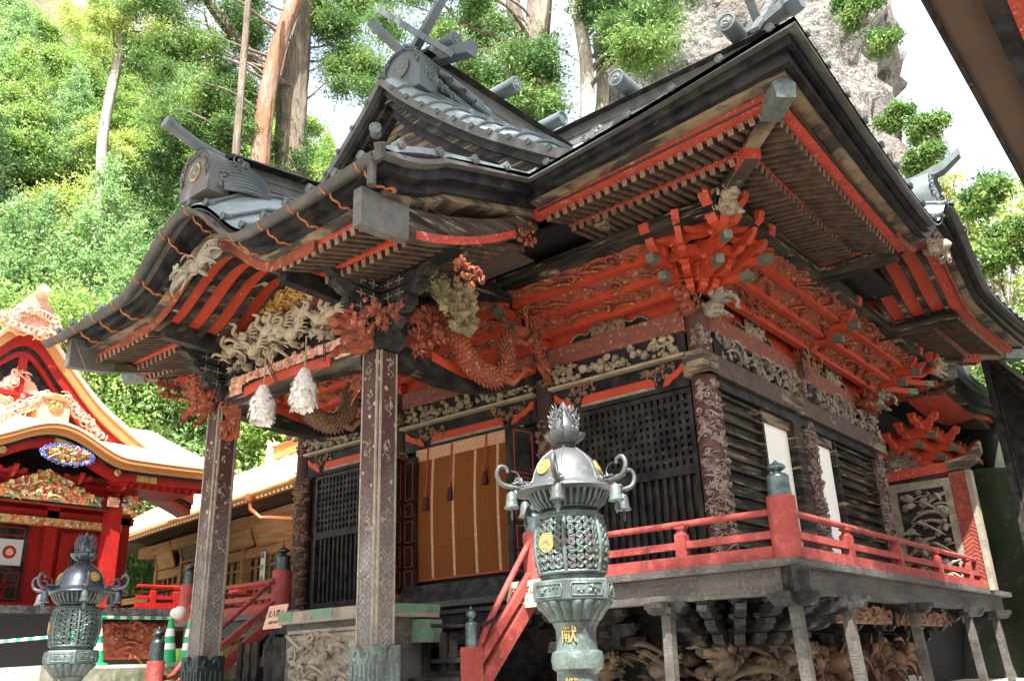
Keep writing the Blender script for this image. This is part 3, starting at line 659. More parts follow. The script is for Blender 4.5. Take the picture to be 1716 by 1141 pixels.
# ogre end-tile with round crest and scroll wings
mb = MB(); F = frame((Xc, GY+.50, 10.72), (1, 0, 0), (0, 0, 1))
mb.prism([(-.42, -.25), (.42, -.25), (.46, .1), (.40, .38), (.26, .58), (.1, .72), (-.1, .72), (-.26, .58), (-.40, .38), (-.46, .1)], F(0, 0, -.12), (1, 0, 0), (0, 0, 1), (0, .42, 0))
for k in range(20):
    a = PI*k/19; spiral(mb, F, .40*math.cos(a), .24+.38*math.sin(a), .1, .055, .018, rnd)
oni = mb.build('ridge_end_tile', 'copper', dr, smooth=40); tomoe(oni, F(0, .26, .11), (1, 0, 0), (0, 0, 1), .2, 'verd', 'copperdark')
for q in (-1, 1):
    mb = MB()
    for j in range(4):
        for k in range(3-(j > 2)):
            z0 = 11.12-.15*j; y0 = GY+.62+.24*k+.22*j; x0 = Xc+q*(.32+.10*j)
            mb.tube([(x0, y0, z0-.06*k), (x0-q*.02, y0+.42, z0-.06*k-.02)], .075, 10)
            F2 = frame((x0, y0-.0, z0-.06*k), (1, 0, 0), (0, 0, 1)); mb.tube([F2(.07*(1-t)*math.cos(t*9), .07*(1-t)*math.sin(t*9), .01+.02*t) for t in [i/14 for i in range(15)]], .014, 5)
    for k in range(10): spiral(mb, frame((Xc+q*(.40+.05*k*.6), GY+.55+.13*k, 10.80-.07*k), (0, q, 0), (0, 0, 1)), 0, 0, .03, .09, .02, rnd)
    mb.build('cloud_scrolls', 'copper', dr, smooth=45)
chigi(dr, (Xc, GY+.85, 11.42), (1, 0, 0), (0, 1, 0), 1.55, .10, .75)
mb = MB(); mb.tube([(Xc-.02, GY+.75, 11.3), (Xc-.14, GY+.35, 11.52), (Xc-.26, GY-.05, 11.80)], [.085, .08, .09], 10); mb.build('ridge_pole_end', 'copper', dr, smooth=45)
for q in (-1, 1):
    mb = MB(); mb.bar((Xc, GY+1.05, 11.50), (Xc+q*1.0, GY+1.05, 11.22), .2, .2); mb.bar((Xc+q*1.0, GY+1.05, 11.22), (Xc+q*1.04, GY+1.05, 11.21), .24, .24); mb.build('ridge_cross_beam', 'copper', dr)

# ================================================================= porch roof
PY, PW = 6.55, 3.46; PWL = 3.22
PO = 1.67
KW = 1.36
def pz(side, u, q, f):
    if side == 'F':
        a = abs(u-Xc); rise = .09*max(0, (a-1.6)/1.8)**2 - (.06*max(0, a-1.2) if u < Xc else 0); h = hz((u-Xc)/KW); low = 5.87+rise*1.0+.64*h; top = 6.20+rise+.76*h
        return low+f*(top-low)
    top = 6.31+.30*(u-4.8); low = top-.46-.02*(u-4.8); return low+f*(top-low)
def pfront(u, q): return Vector((u, PY-PO+q, 0))
PL = [('porch_tile_edge', 'copperdark', 0, .30, .86, 1.0), ('porch_cornice', 'black', .10, .55, .58, .86), ('porch_cornice', 'black', .20, .55, .34, .58),
      ('porch_eave_board', 'bare', .27, .6, .20, .34), ('porch_red_board', 'redworn', .40, .52, 0, .20)]
for nm, m, q0, q1, f0, f1 in PL:
    rings = []
    for k in range(141):
        t = k/140; ring = []
        for q, f in ((q0, f0), (q0, f1), (q1, f1), (q1, f0)):
            x = (Xc-PWL+q)+(PW+PWL-2*q)*t; ring.append(Vector((x, PY-PO+q, pz('F', x, q, f))))
        rings.append(ring)
    MB().loft(rings).build(nm, m, hall, smooth=40)
    for sx in (1, -1):
        rings = []
        for k in range(31):
            t = k/30; ring = []
            for q, f in ((q0, f0), (q0, f1), (q1, f1), (q1, f0)):
                y = (PY-PO+q)+(7.62-(PY-PO+q))*t; zz = pz('S', y, q, f); zf = pz('F', Xc+PW-q, q, f); k_ = max(0, 1-t*3); ring.append(Vector((Xc+(PW-q if sx > 0 else -PWL+q), y, zz*(1-k_)+(zf if sx > 0 else pz('F', Xc-PWL+q, q, f))*k_)))
            rings.append(ring)
        if 'red' not in nm: MB().loft(rings).build(nm, m, hall, smooth=40)
# barge boards on the porch ends
for sx in (1, -1):
    def bz(y): t = (y-4.95)/(7.75-4.95); return 5.62+.05*t+.95*t*t, 5.98+.12*t+.78*t*t
    ys = [4.95+2.8*k/24 for k in range(25)]
    X0 = Xc+(PW-.38 if sx > 0 else -PWL+.38)
    MB().loft([[Vector((X0+a, y, z)) for a, z in ((-.04, bz(y)[0]), (-.04, bz(y)[1]), (.04, bz(y)[1]), (.04, bz(y)[0]))] for y in ys]).build('porch_barge_board', 'blackworn', hall)
    MB().loft([[Vector((X0+sx*a, y, bz(y)[0]+z)) for a, z in ((.036, .02), (.036, .12), (.052, .12), (.052, .02))] for y in ys[6:21]]).build('red_stripe', 'redworn', hall)
    MB().loft([[Vector((X0+sx*a, y, z)) for a, z in ((-.06, bz(y)[0]-.02), (-.06, bz(y)[1]+.03), (.06, bz(y)[1]+.03), (.06, bz(y)[0]-.02))] for y in [4.90]+ys[1:6]]).build('metal_sheath', 'copperdark', hall)
    mb = MB(); carving(mb, frame((X0+sx*.04, 7.3, 5.98+.3), (0, sx, 0), (0, 0, 1)), .35, .35, .06, rnd, .05, 1.6, 'cb', bed=False); mb.build('carved_scroll', 'redcarve', hall, smooth=40)
    mb = MB(); F = frame((X0+sx*.02, 6.1, 5.42), (0, 1, 0), (0, 0, 1)); carving(mb, F, .5, .34, .12, rnd, .07, 3.2, 'cb', bed=False, edge=lambda u, v: (2*u-1)**2+(2*v-1)**2 < 1); mb.build('cloud_pendant', 'redcarve', hall, smooth=40)
# porch roof skin
def psurf(u, v):
    x = Xc-PWL+(PW+PWL)*u; y = (PY-PO)+v*3.9; a = abs(x-Xc); h = hz((x-Xc)/KW)
    base = 6.20+(pz('F', x, 0, 1)-6.20-.76*h)*(1-v)+.30*(y-(PY-PO)) + .76*h*(1-.35*v) + (.09+.20*h)*min(1, v*7)
    m_ = main_z(x, y)-.03 if y > 7.25 else -9
    return (x, y, max(base, m_)+.02)
proof = roofgrid(psurf, 90, 24, 'porch_roof', 'coppersheet', .07)
bats = MB()
for k in range(-8, 9):
    x = Xc+k*.395
    pts = [Vector(psurf((x-(Xc-PWL))/(PW+PWL), j/14))+Vector((0, 0, .02)) for j in range(15)]
    bats.tube(pts, .03, 6); cap(proof, pts[0]+Vector((0, -.01, .01)), (0, -1, 0), .045)
bats.build('roof_battens', 'copper', proof, smooth=50)
for y in (5.1, 5.65, 6.2, 6.75, 7.3): cap(proof, (Xc+PW, y, pz('S', y, 0, 1)+.03), (1, 0, 0), .05)
cap(proof, (Xc+PW-.03, 4.80, 6.47), (.7, -.7, 0), .055)
# little ridge over the undulating gable
kr = ridge((Xc, 5.25, 7.36), (Xc, 7.9, 7.70), .26, .38)
mb = MB(); F = frame((Xc, 5.0, 7.42), (1, 0, 0), (0, 0, 1))
mb.prism([(-.30, -.30), (.30, -.30), (.33, -.08), (.30, .12), (.21, .28), (.08, .34), (-.08, .34), (-.21, .28), (-.30, .12), (-.33, -.08)], F(0, 0, -.05), (1, 0, 0), (0, 0, 1), (0, .3, 0))
for k in range(22):
    a = -.3+(PI+.6)*k/21; spiral(mb, F, .28*math.cos(a), .02+.26*math.sin(a), .1, .05, .015, rnd)
oni = mb.build('ridge_end_tile', 'copperdark', kr, smooth=40); tomoe(oni, F(0, .03, .11), (1, 0, 0), (0, 0, 1), .13, 'verd', 'goldcarve')
for q in (-1, 1):
    mb = MB()
    for j in range(9):
        mb.tube(crv([(Xc+q*(.2+.02*j), 5.1+.0*j, 7.62-.055*j), (Xc+q*(.25+.03*j), 5.4, 7.66-.06*j), (Xc+q*(.22+.03*j), 5.75, 7.58-.05*j)], 5), [.03]*11, 6)
    for k in range(12): spiral(mb, frame((Xc+q*.3, 5.05+rnd.random()*.35, 7.25+rnd.random()*.4), (0, q, 0), (0, 0, 1)), 0, 0, 0, .08, .022, rnd)
    mb.build('cloud_scrolls', 'copper', kr, smooth=40)
mb = MB(); mb.tube(crv([(Xc, 5.8, 7.80), (Xc, 5.3, 7.80), (Xc, 4.9, 7.84), (Xc, 4.5, 7.95)], 4), [.075]*12+[.08], 12); mb.lathe([(.09, -.03), (.09, .03), (.05, .035), (.001, .03)], (Xc, 4.47, 7.96), 12, axis=(0, -1, .25)); mb.build('ridge_pole_end', 'copper', kr, smooth=45)
# gutter with its straps
gp = [Vector((x, PY-PO-.07, pz('F', x, 0, 1)-.10)) for x in [Xc-PWL-.12+(PW+PWL+.1)*k/100 for k in range(101)]]
rings = []
for p in gp:
    rings.append([p+Vector((0, .075*math.cos(t), .075*math.sin(t))) for t in [PI+PI*k/8 for k in range(9)]]+[p+Vector((0, .062*math.cos(t), .062*math.sin(t))) for t in [2*PI-PI*k/8 for k in range(9)]])
M['gutter'] = mat('dull_gutter_metal', (.050, .050, .049), .5, .3, var=(6, (.085, .08, .072), .45, .65), bump=(20, .2))
gut = MB().loft(rings).build('gutter', 'gutter', hall, smooth=50)
mb = MB(); c = gp[-1]; mb.tube([c+Vector((-.1, 0, -.02)), c+Vector((.06, 0, -.02)), c+Vector((.1, -.05, .06))], .06, 8); mb.tube([c+Vector((-.06, 0, -.05)), c+Vector((-.06, 0, -.32))], .045, 10); mb.build('rainwater_spout', 'gutter', gut, smooth=40)
for k in range(13):
    x = Xc-PWL+.25+k*(PW+PWL-.5)/12; p = Vector((x, PY-PO-.07, pz('F', x, 0, 1)-.10)); e = Vector((x+.05, PY-PO+.33, pz('F', x, .4, .22)+.02))
    pts = [p+(e-p)*t+Vector((.018*math.sin(t*22), 0, -.10*math.sin(PI*min(1, t*1.1))*(1-t*.3))) for t in [j/16 for j in range(17)]]
    mb = MB(); mb.tube([p+Vector((0, .075*math.cos(t), .078*math.sin(t))) for t in (PI*1.05, PI*1.3, PI*1.5)] , .012, 5); mb.tube(pts, .014, 5); mb.ball(e, .03, None, 6, 4); mb.build('gutter_strap', 'rust', gut, smooth=60)

# undulating gable soffit: red boards and curved ribs
def kara_under(C, L, O, o0, o1, base, amp, W_, ribs, beam_m='black'):
    """C on the wall plane, L lateral, O outward"""
    C = Vector(C); L = Vector(L); O = Vector(O); N = 28
    P = lambda a, o, z: C + L*a + O*o + Vector((0, 0, z))
    us = [-1+2*k/N for k in range(N+1)]
    MB().loft([[P(u*W_, o0, base+amp*hz(u)), P(u*W_, o0, base+amp*hz(u)+.03), P(u*W_, o1, base+amp*hz(u)+.03), P(u*W_, o1, base+amp*hz(u))] for u in us]).build('curved_soffit', 'red', hall, smooth=60)
    for o in ribs:
        MB().loft([[P(u*W_, o-.035, base+amp*hz(u)-.10), P(u*W_, o-.035, base+amp*hz(u)-.002), P(u*W_, o+.035, base+amp*hz(u)-.002), P(u*W_, o+.035, base+amp*hz(u)-.10)] for u in us]).build('curved_rib', 'blackworn', hall, smooth=60)
    for q in (-1, 1):
        MB().bar(P(q*W_*.93, o0-.2, base-.10), P(q*W_*.93, o1-.05, base-.06), .13, .28).build('soffit_beam', beam_m, hall)
kara_under((Xc, PY, 0), (1, 0, 0), (0, -1, 0), -.35, PO-.45, 5.93, .60, KW, (-.15, .13, .41, .69, .97, 1.22))
kara_under((Xs, Yk, 0), (0, 1, 0), (1, 0, 0), .75, EO-.5, 6.74, .60, HW, (.9, 1.2, 1.5, 1.8, 2.1), 'blackworn')
# pendant carvings under the gables
def pendant(F, W_, H_, m):
    mb = MB(); carving(mb, F, W_, H_, .16, rnd, .075, 2.6, 'cwwb', bed=False, edge=lambda u, v: (2*u-1)**2+(2*v-1)**2 < .9); mb.ball(F(W_*.5, H_*.55, .06), (W_*.2, H_*.2, H_*.28), None, 10, 8, .1, rnd)
    for k in range(7):
        a = k/6; mb.tube(crv([F(W_*.55, H_*.6, .08), F(W_*(.75+.1*a), H_*(.35+.6*a), .12), F(W_*(1.0), H_*(.3+.65*a), .07), F(W_*(1.08-.2*a), H_*(.45+.7*a), .05)], 4), [.035-.0022*j for j in range(13)], 6)
        mb.tube(crv([F(W_*.45, H_*.5, .08), F(W_*(.25-.1*a), H_*(.5-.4*a), .12), F(W_*(.02), H_*(.5-.45*a), .07), F(W_*(-.08+.1*a), H_*(.3-.35*a), .05)], 4), [.035-.0022*j for j in range(13)], 6)
    return mb.build('gable_pendant', m, hall, smooth=50)
pendant(frame((Xc-.50, 5.10, 5.98), (1, 0, .12), (0, 0, 1)), .95, .34, 'carvegrey')
pendant(frame((Xs+2.42, Yk-1.0, 6.74), (0, 1, .05), (0, 0, 1)), 1.0, .42, 'carve')
# painted trim line that follows the undulating gables
for (fn, a0, a1) in ((lambda a: Vector((Xc+a, PY-PO+.38, pz('F', Xc+a, 0, 0)-.012)), -2.1, 2.0), (lambda a: Vector((Xs+EO-.40, Yk+a, eave_z('R', Yk+a, .4, 0)-.012)), -2.0, 2.0)):
    rings = []
    for k in range(61):
        p = fn(a0+(a1-a0)*k/60); rings.append([p+Vector((0, 0, z)) + (Vector((0, -d, 0)) if a1 == 2.0 and a0 == -2.1 else Vector((d, 0, 0))) for d, z in ((.0, -.045), (.0, .075), (.028, .075), (.028, -.045))])
    MB().loft(rings).build('gable_trim', 'redcarve', hall, smooth=50)
# porch rafters (two tiers)
def porch_rafters(xa, xb, n_):
    a_ = []; b_ = []
    for k in range(n_):
        x = xa+(xb-xa)*(k+.5)/n_; zt = pz('F', x, 0, 0)
        a_.append((Vector((x, 5.95, zt+.14)), Vector((x, 5.26, zt-.055)))); b_.append((Vector((x, 7.6, zt+.42)), Vector((x, 5.86, zt-.02))))
    raft_row(a_, .064, .085, 'flying_rafter'); raft_row(b_, .064, .085, 'rafter')
    mid = pz('F', (xa+xb)/2, 0, 0)
    MB().bar((xa, 5.82, mid+.055), (xb, 5.82, mid+.055), .06, .06).build('eave_support_board', 'red', hall)
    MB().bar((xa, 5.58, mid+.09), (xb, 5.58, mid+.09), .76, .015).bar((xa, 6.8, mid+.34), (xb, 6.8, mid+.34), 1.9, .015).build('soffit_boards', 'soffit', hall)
porch_rafters(Xc+KW+.03, Xc+PW-.42, 13); porch_rafters(Xc-PWL+.42, Xc-KW-.03, 12)

# small ridge over the side gable
kr2 = ridge((-5.2, Yk, 7.78), (-2.45, Yk, 7.78), .24, .40)
mb = MB(); F = frame((-2.36, Yk, 7.98), (0, 1, 0), (0, 0, 1))
mb.prism([(-.32, -.35), (.32, -.35), (.40, -.1), (.36, .15), (.24, .33), (.1, .40), (-.1, .40), (-.24, .33), (-.36, .15), (-.40, -.1)], F(0, 0, -.05), (0, 1, 0), (0, 0, 1), (.26, 0, 0))
for k in range(22): a = -.3+(PI+.6)*k/21; spiral(mb, F, .35*math.cos(a), .02+.33*math.sin(a), .09, .06, .018, rnd)
oni = mb.build('ridge_end_tile', 'copper', kr2, smooth=40); tomoe(oni, F(0, .05, .09), (0, 1, 0), (0, 0, 1), .15, 'verd', 'copperdark')
mb = MB()
for j in range(8): mb.tube(crv([(-2.5, Yk-.2-.02*j, 8.2-.05*j), (-2.8, Yk-.26-.02*j, 8.22-.06*j), (-3.1, Yk-.22-.02*j, 8.14-.05*j)], 4), [.03]*9, 6)
for k in range(10): spiral(mb, frame((-2.4-rnd.random()*.3, Yk-.26, 7.85+rnd.random()*.35), (1, 0, 0), (0, 0, 1)), 0, 0, 0, .08, .022, rnd)
mb.build('cloud_scrolls', 'copper', kr2, smooth=40)
mb = MB(); mb.loft([[Vector((x, Yk+a*w_, z+b*w_)) for a, b in ((-1, -1), (-1, .6), (0, 1.1), (1, .6), (1, -1))] for x, z, w_ in ((-3.2, 8.32, .09), (-2.5, 8.36, .09), (-2.1, 8.45, .085), (-1.85, 8.60, .07))]); mb.build('ridge_pole_end', 'copper', kr2)
# ================================================================= hall body
# stone footing and floor block
MB().b2((XL-.15, Yf-.0, .98), (Xs+.1, Yb+.2, 1.22)).build('stone_footing', 'stone', hall)
MB().b2((XL+.06, Yf+.10, 1.2), (Xs-.06, Yb-.1, 2.4)).build('floor_block', 'char', hall)
mb = MB()
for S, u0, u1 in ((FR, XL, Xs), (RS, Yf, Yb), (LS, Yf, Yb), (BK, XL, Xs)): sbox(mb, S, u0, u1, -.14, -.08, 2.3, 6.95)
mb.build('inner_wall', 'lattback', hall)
Ymid = 13.1
cols = [(x, Yf) for x in (Xs, -7.34, -10.42, XL)] + [(Xs, 13.1), (Xs, Yb), (XL, 13.1), (XL, Yb)]
for i, (x, y) in enumerate(cols):
    side_mid = (x == Xs and y == 13.1)
    r = .165 if not side_mid else .15
    mb = MB(); mb.lathe([(r, 2.3), (r, 4.94), (r*.93, 4.96), (r*.93, 5.95)], (x, y, 0), 24)
    c = mb.build('column', 'relief' if x == Xs else 'reliefbrown', hall, smooth=40)
    MB().lathe([(r*.98, 1.2), (r*.98, 2.3)], (x, y, 0), 16).build('lower_post', 'char', c, smooth=40)
    if (x == Xs and y < 17) or (y == Yf):
        a0, a1 = (-PI*.62, PI*.12) if y == Yf and x == Xs else ((-PI*.45, PI*.20) if x == Xs else (-PI*.80, -PI*.05)); mb = MB(); ee = .048 if x == Xs else .05
        carving(mb, cylframe(x, y, r-.004, a0, 2.6), (a1-a0)*r, 2.30, .026, rnd, ee, 2.6, 'cpcwl', bed=False); carving(mb, cylframe(x, y, r*.93-.004, a0, 5.30), (a1-a0)*r*.9, .34, .022, rnd, .045, 2, 'cpl', bed=False)
        mb.build('column_relief', 'palerelief' if x == Xs else 'carvebrown', c, smooth=50)

def wallset(S, u0, u1, bays, side):
    for (a, b) in bays:
        sbox(MB(), S, a+.14, b-.14, -.09, .10, 5.64, 5.92).build('head_beam', 'maroon', hall)
        sbox(MB(), S, a+.1, b-.1, -.09, .03, 5.9, 6.56).build('bracket_wall', 'red', hall)
        for j, (z0, z1) in enumerate(((6.05, 6.15), (6.20, 6.30), (6.39, 6.49))):
            o = .27*(j+1); sbox(MB(), S, a-.1, b+.1, o-.05, o+.05, z0, z1).build('tier_beam', 'red', hall)
        # cloud carvings on the sloping boards between the tiers
        zs = [(0.03, 6.0), (.27, 6.14), (.54, 6.29), (.81, 6.47), (1.06, 6.60)]
        for j in range(1, 4):
            (oa, za), (ob, zb) = zs[j], zs[j+1]
            p = S(a, oa, za+.0); q = S(b, oa, za); t = S(a, ob, zb); L = (q-p).length
            n = MB(); n.loft([[p, p+Vector((0, 0, .03)), t+Vector((0, 0, .05)), t], [q, q+Vector((0, 0, .03)), S(b, ob, zb)+Vector((0, 0, .05)), S(b, ob, zb)]]); n.build('sloping_board', 'redcarve', hall)
            ux = (q-p).normalized(); uy = (t-p).normalized(); nrm = ux.cross(uy)
            if nrm.z > 0: p, ux = q, -ux
            F = frame(p, ux, uy); mb = MB(); carving(mb, F, L, (t-S(a, oa, za)).length if ux == (q-p).normalized() else .3, .04, rnd, .10, 1.0, 'cpww'); mb.build('cloud_carving', 'redcarve', hall, smooth=50)
    sbox(MB(), S, u0-1.0, u1+1.0, 1.0, 1.16, 6.56, 6.77).build('eave_purlin', 'blackworn', hall)
wallset(FR, XL, Xs, [(XL, -10.42), (-10.42, -7.34), (-7.34, Xs)], 'F')
wallset(RS, Yf, Yb, [(Yf, 13.1), (13.1, Yb)], 'R')
wallset(LS, Yf, Yb, [(Yf, 13.1), (13.1, Yb)], 'L')

# --- bracket clusters
ARM = [(-1, 1), (-1, .55), (-.9, .5), (-.82, .2), (-.6, .02), (.6, .02), (.82, .2), (.9, .5), (1, .55), (1, 1)]
def arm(mb, c, d, L, h, w_, one=False):
    d = Vector(d).normalized(); side = Vector((-d.y, d.x, 0))
    poly = [(p[0]*L/2, p[1]*h) for p in ARM]
    mb.prism(poly, c, d, (0, 0, 1), side*w_)
def block(mb, c, s, h):
    mb.loft([[Vector(c)+Vector((x*a, y*a, z)) for x, y in ((-1, -1), (1, -1), (1, 1), (-1, 1))] for a, z in ((s*.34, 0), (s*.42, h*.28), (s*.5, h*.42), (s*.5, h))])
def cluster(c, out, lat, corner=False, m='red', tip='greentip', z0=5.92, sc=1.0, parent=None, noses=True, tiers=3):
    out = Vector(out); lat = Vector(lat); c = Vector(c); parent = parent or hall; st = .27*sc
    P = lambda o, l, z: Vector((c.x, c.y, 0)) + out*o + lat*l + Vector((0, 0, z))
    mb = MB(); block(mb, P(0, 0, z0), .32*sc, .15*sc)
    for j in range(tiers):
        z = z0+.15*sc*(j+1)
        arm(mb, P(st*(j+1)*.5, 0, z-.02*sc), out, st*(j+1)+.34*sc, .13*sc, .10*sc)
        o = st*j
        arm(mb, P(o, 0, z-.01*sc), lat, (.72+.10*j)*sc, .13*sc, .10*sc)
        for l in (-.3-.05*j, 0, .3+.05*j): block(mb, P(o, l*sc, z+.10*sc), .15*sc, .085*sc)
        block(mb, P(st*(j+1), 0, z+.10*sc), .16*sc, .085*sc)
    o = st*tiers; z = z0+.15*sc*(tiers+1)
    arm(mb, P(o, 0, z-.01), lat, .95*sc, .13*sc, .10*sc)
    for l in (-.38, 0, .38): block(mb, P(o, l*sc, z+.10*sc), .15*sc, .085*sc)
    # curled top nose
    poly = [(0, .02), (.18, 0), (.30, .10), (.36, .22), (.46, .26), (.50, .40), (.40, .45), (.30, .36), (.18, .26), (0, .24)]
    mb.prism([(p[0]*sc*.8, p[1]*sc*.8) for p in poly], P(o+.0, 0, z-.12*sc), out, (0, 0, 1), lat*.11*sc)
    r = mb.build('bracket_cluster', m, parent)
    mb = MB(); mb.prism([(p[0]*sc*.8, p[1]*sc*.8) for p in [(.36, .22), (.46, .26), (.50, .40), (.40, .45), (.30, .36)]], P(o+.004, 0, z-.12*sc), out, (0, 0, 1), lat*.13*sc); mb.build('scroll_tip', 'redworn' if m == 'red' else m, r)
    if noses:
        for j in (0, 1):
            mb = MB(); a = P(st*(j+.5), 0, z0+(.31+.15*j)*sc); b = P(st*(j+1)+.55*sc, 0, z0+(.22+.15*j)*sc); mb.bar(a, b, .09*sc, .095*sc); mb.build('tail_rafter', m, r)
            d = (b-a).normalized(); MB().bar(b-d*.14*sc, b+d*.02*sc, .102*sc, .108*sc).build('metal_tip', tip, r)
    return r
for x in (-7.34, -10.42): cluster((x, Yf, 0), (0, -1, 0), (1, 0, 0))
for y in (13.1,): cluster((Xs, y, 0), (1, 0, 0), (0, 1, 0)); cluster((XL, y, 0), (-1, 0, 0), (0, 1, 0))
for (x, y, ox, oy) in ((Xs, Yf, 1, -1), (Xs, Yb, 1, 1), (XL, Yf, -1, -1)):
    r1 = cluster((x, y, 0), (ox, 0, 0), (0, 1, 0)); cluster((x, y, 0), (0, oy, 0), (1, 0, 0))
    d = Vector((ox, oy, 0)).normalized(); cluster((x, y, 0), d*1.32, Vector((-d.y, d.x, 0)), noses=True)
    for tt in (-.42, .42):
        e = Vector((ox*math.cos(PI/4+tt)*1.0, oy*math.sin(PI/4+tt), 0)).normalized(); cluster((x, y, 0), e*1.12, Vector((-e.y, e.x, 0))*.7, noses=False)
    # two forked red noses and a carved beast head below the hip rafter
    for v in (Vector((ox, 0, 0)), Vector((0, oy, 0))):
        mb = MB(); o3 = Vector((x, y, 6.46)) + Vector((ox, oy, 0))*.88; side = Vector((-v.y, v.x, 0))
        mb.prism([(0, 0), (.14, .02), (.22, .10), (.22, .20), (.30, .26), (.36, .40), (.28, .47), (.18, .36), (.08, .33), (0, .30)], o3+v*.05, v, (0, 0, 1), side*.13); f = mb.build('forked_nose', 'red', hall)
        mb = MB(); mb.prism([(.30, .26), (.36, .40), (.28, .47), (.22, .40)], o3+v*.052, v, (0, 0, 1), side*.138); mb.build('nose_tip', 'redworn', f)
    mb = MB(); beast(mb, Vector((x, y, 6.60))+Vector((ox, oy, 0))*1.02, (ox, oy, -.3), (-oy, ox, 0), .36, rnd, 14)
    mb.build('beast_head', 'carve', hall, smooth=60)
    # beasts looking out from the column head
    mb = MB(); beast(mb, (x-.0, y+oy*.12, 5.86), (0, oy, 0), (1, 0, 0), .36, rnd, 10); mb.build('beast_nosing', 'redcarve', hall, smooth=60)
    mb = MB(); beast(mb, (x+ox*.12, y, 5.84), (ox, 0, 0), (0, 1, 0), .36, rnd, 10, True); mb.build('beast_nosing', 'carvegrey', hall, smooth=60)
mb = MB(); F = frame((Xs+.16, 12.72, 5.62), (0, 1, 0), (0, 0, 1)); carving(mb, F, .75, .55, .22, rnd, .10, 5, 'flf', bed=False, edge=lambda u, v: (u-.5)**2+(v-.5)**2 < .25); mb.build('peony_nosing', 'carvebrown', hall, smooth=50)
mb = MB(); beast(mb, (Xs+.1, 15.72, 5.68), (1, -.3, 0), (0, 1, 0), .40, rnd, 14); mb.build('beast_nosing', 'redcarve', hall, smooth=60)

# --- carved friezes under the head beam
def frieze(S, a, b, z0, z1, m, kinds, o=.06, D=.12, el=.055, dens=1.5, backing=None, bed=True):
    p = S(a, o, z0); q = S(b, o, z0); t = q-p; L = t.length
    out = (S(a, o+1, z0)-p)
    if t.cross(Vector((0, 0, 1))).dot(out) < 0: p = q; t = -t
    mb = MB(); carving(mb, frame(p, t, (0, 0, 1)), L, z1-z0, D, rnd, el, dens, kinds, bed=bed)
    f = mb.build('carved_frieze', m, hall, smooth=50)
    if backing: sbox(MB(), S, a, b, -.05, o, z0, z1).build('frieze_board', backing, f)
    return f
for (a, b) in ((-7.17, -5.0), (-10.25, -7.5), (-12.78, -10.6)):
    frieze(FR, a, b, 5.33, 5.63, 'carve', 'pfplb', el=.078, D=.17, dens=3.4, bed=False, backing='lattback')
    sbox(MB(), FR, a-.02, b+.02, -.05, .17, 5.285, 5.325).build('frieze_sill', 'carve', hall)
    sbox(MB(), FR, a, b, -.05, .06, 4.90, 5.284).build('transom_panel', 'black', hall)
    mb = MB(); w_ = b-a; c = (a+b)/2; z = 4.95   # red cartouche and end flames
    pl = [(-.27*w_, 0), (.27*w_, 0), (.275*w_, .04), (.262*w_, .10), (.24*w_, .135), (-.24*w_, .135), (-.262*w_, .10), (-.275*w_, .04)]
    mb.prism(pl, FR(c, .075, z+.02), (1, 0, 0), (0, 0, 1), (0, -.03, 0))
    for q in (-1, 1):
        fl = [(.33, .0), (.37, .015), (.40, .07), (.43, .09), (.46, .14), (.485, .16), (.49, .27), (.475, .27), (.44, .20), (.40, .16), (.36, .12), (.34, .07)]
        mb.prism([(q*p[0]*w_, p[1]) for p in (fl if q > 0 else fl[::-1])], FR(c, .075, z+.0), (1, 0, 0), (0, 0, 1), (0, -.03, 0))
    mb.build('red_cartouche', 'red', hall)
    mb = MB(); mb.prism([(p[0]*1.01, p[1]*.25-.0) for p in pl], FR(c, .08, z+.0), (1, 0, 0), (0, 0, 1), (0, -.035, 0)); mb.build('worn_edge', 'carvegrey', hall)
    for q in (-1, 1):
        mb = MB(); F = frame(FR(c+q*.30*w_-.17*w_/2-.05, .06, z+.08), (1, 0, 0), (0, 0, 1)); carving(mb, F, .24*w_, .24, .05, rnd, .055, 2.2, 'pcl', bed=False, edge=lambda u, v, q=q: v > (.62-.6*u if q < 0 else .1+.6*u)-.35 and v > .2 if False else True); mb.build('pine_ornament', 'carvebrown', hall, smooth=50)
frieze(RS, Yf+.25, 12.75, 5.26, 5.64, 'carvegrey', 'lpwlfp', o=.08, D=.16, el=.095, dens=3.6, bed=False, backing='lattback')
frieze(RS, 13.3, Yb+.15, 5.26, 5.64, 'carvegrey', 'lpwlfp', o=.08, D=.16, el=.095, dens=3.6, bed=False, backing='lattback')
# frog-leg struts
def frog(S, c, m2):
    mb = MB(); poly = []
    half = [(0, .17), (.16, .17), (.2, .1), (.26, .07), (.32, .11), (.38, .09), (.44, .02), (.5, 0)]
    poly = [(-x*1.5, z) for x, z in half[::-1]] + [(x*1.5, z) for x, z in half[1:]]
    p = S(c, .05, 5.92); t = (S(c+1, .05, 5.92)-p); o = S(c, 1, 0)-S(c, 0, 0)
    mb.prism(poly, p, t, (0, 0, 1), o*.06); f = mb.build('frog_leg_strut', 'black', hall)
    mb = MB(); rings = [p+t*x+Vector((0, 0, z))+o*.035 for x, z in poly[1:-1]]; mb.tube(rings, .009, 5); mb.build('pale_edge', 'carvegrey', f)
    if t.cross(Vector((0, 0, 1))).dot(o) < 0: t = -t
    mb = MB(); carving(mb, frame(p-t*.28+o*.03, t, (0, 0, 1)), .56, .24, .09, rnd, .05, 2.0, 'cbw'); mb.build('strut_carving', m2, f, smooth=50)
frog(FR, -6.15, 'carvebrown'); frog(FR, -11.7, 'carvebrown'); frog(RS, 11.5, 'carve'); frog(RS, 14.6, 'carve')
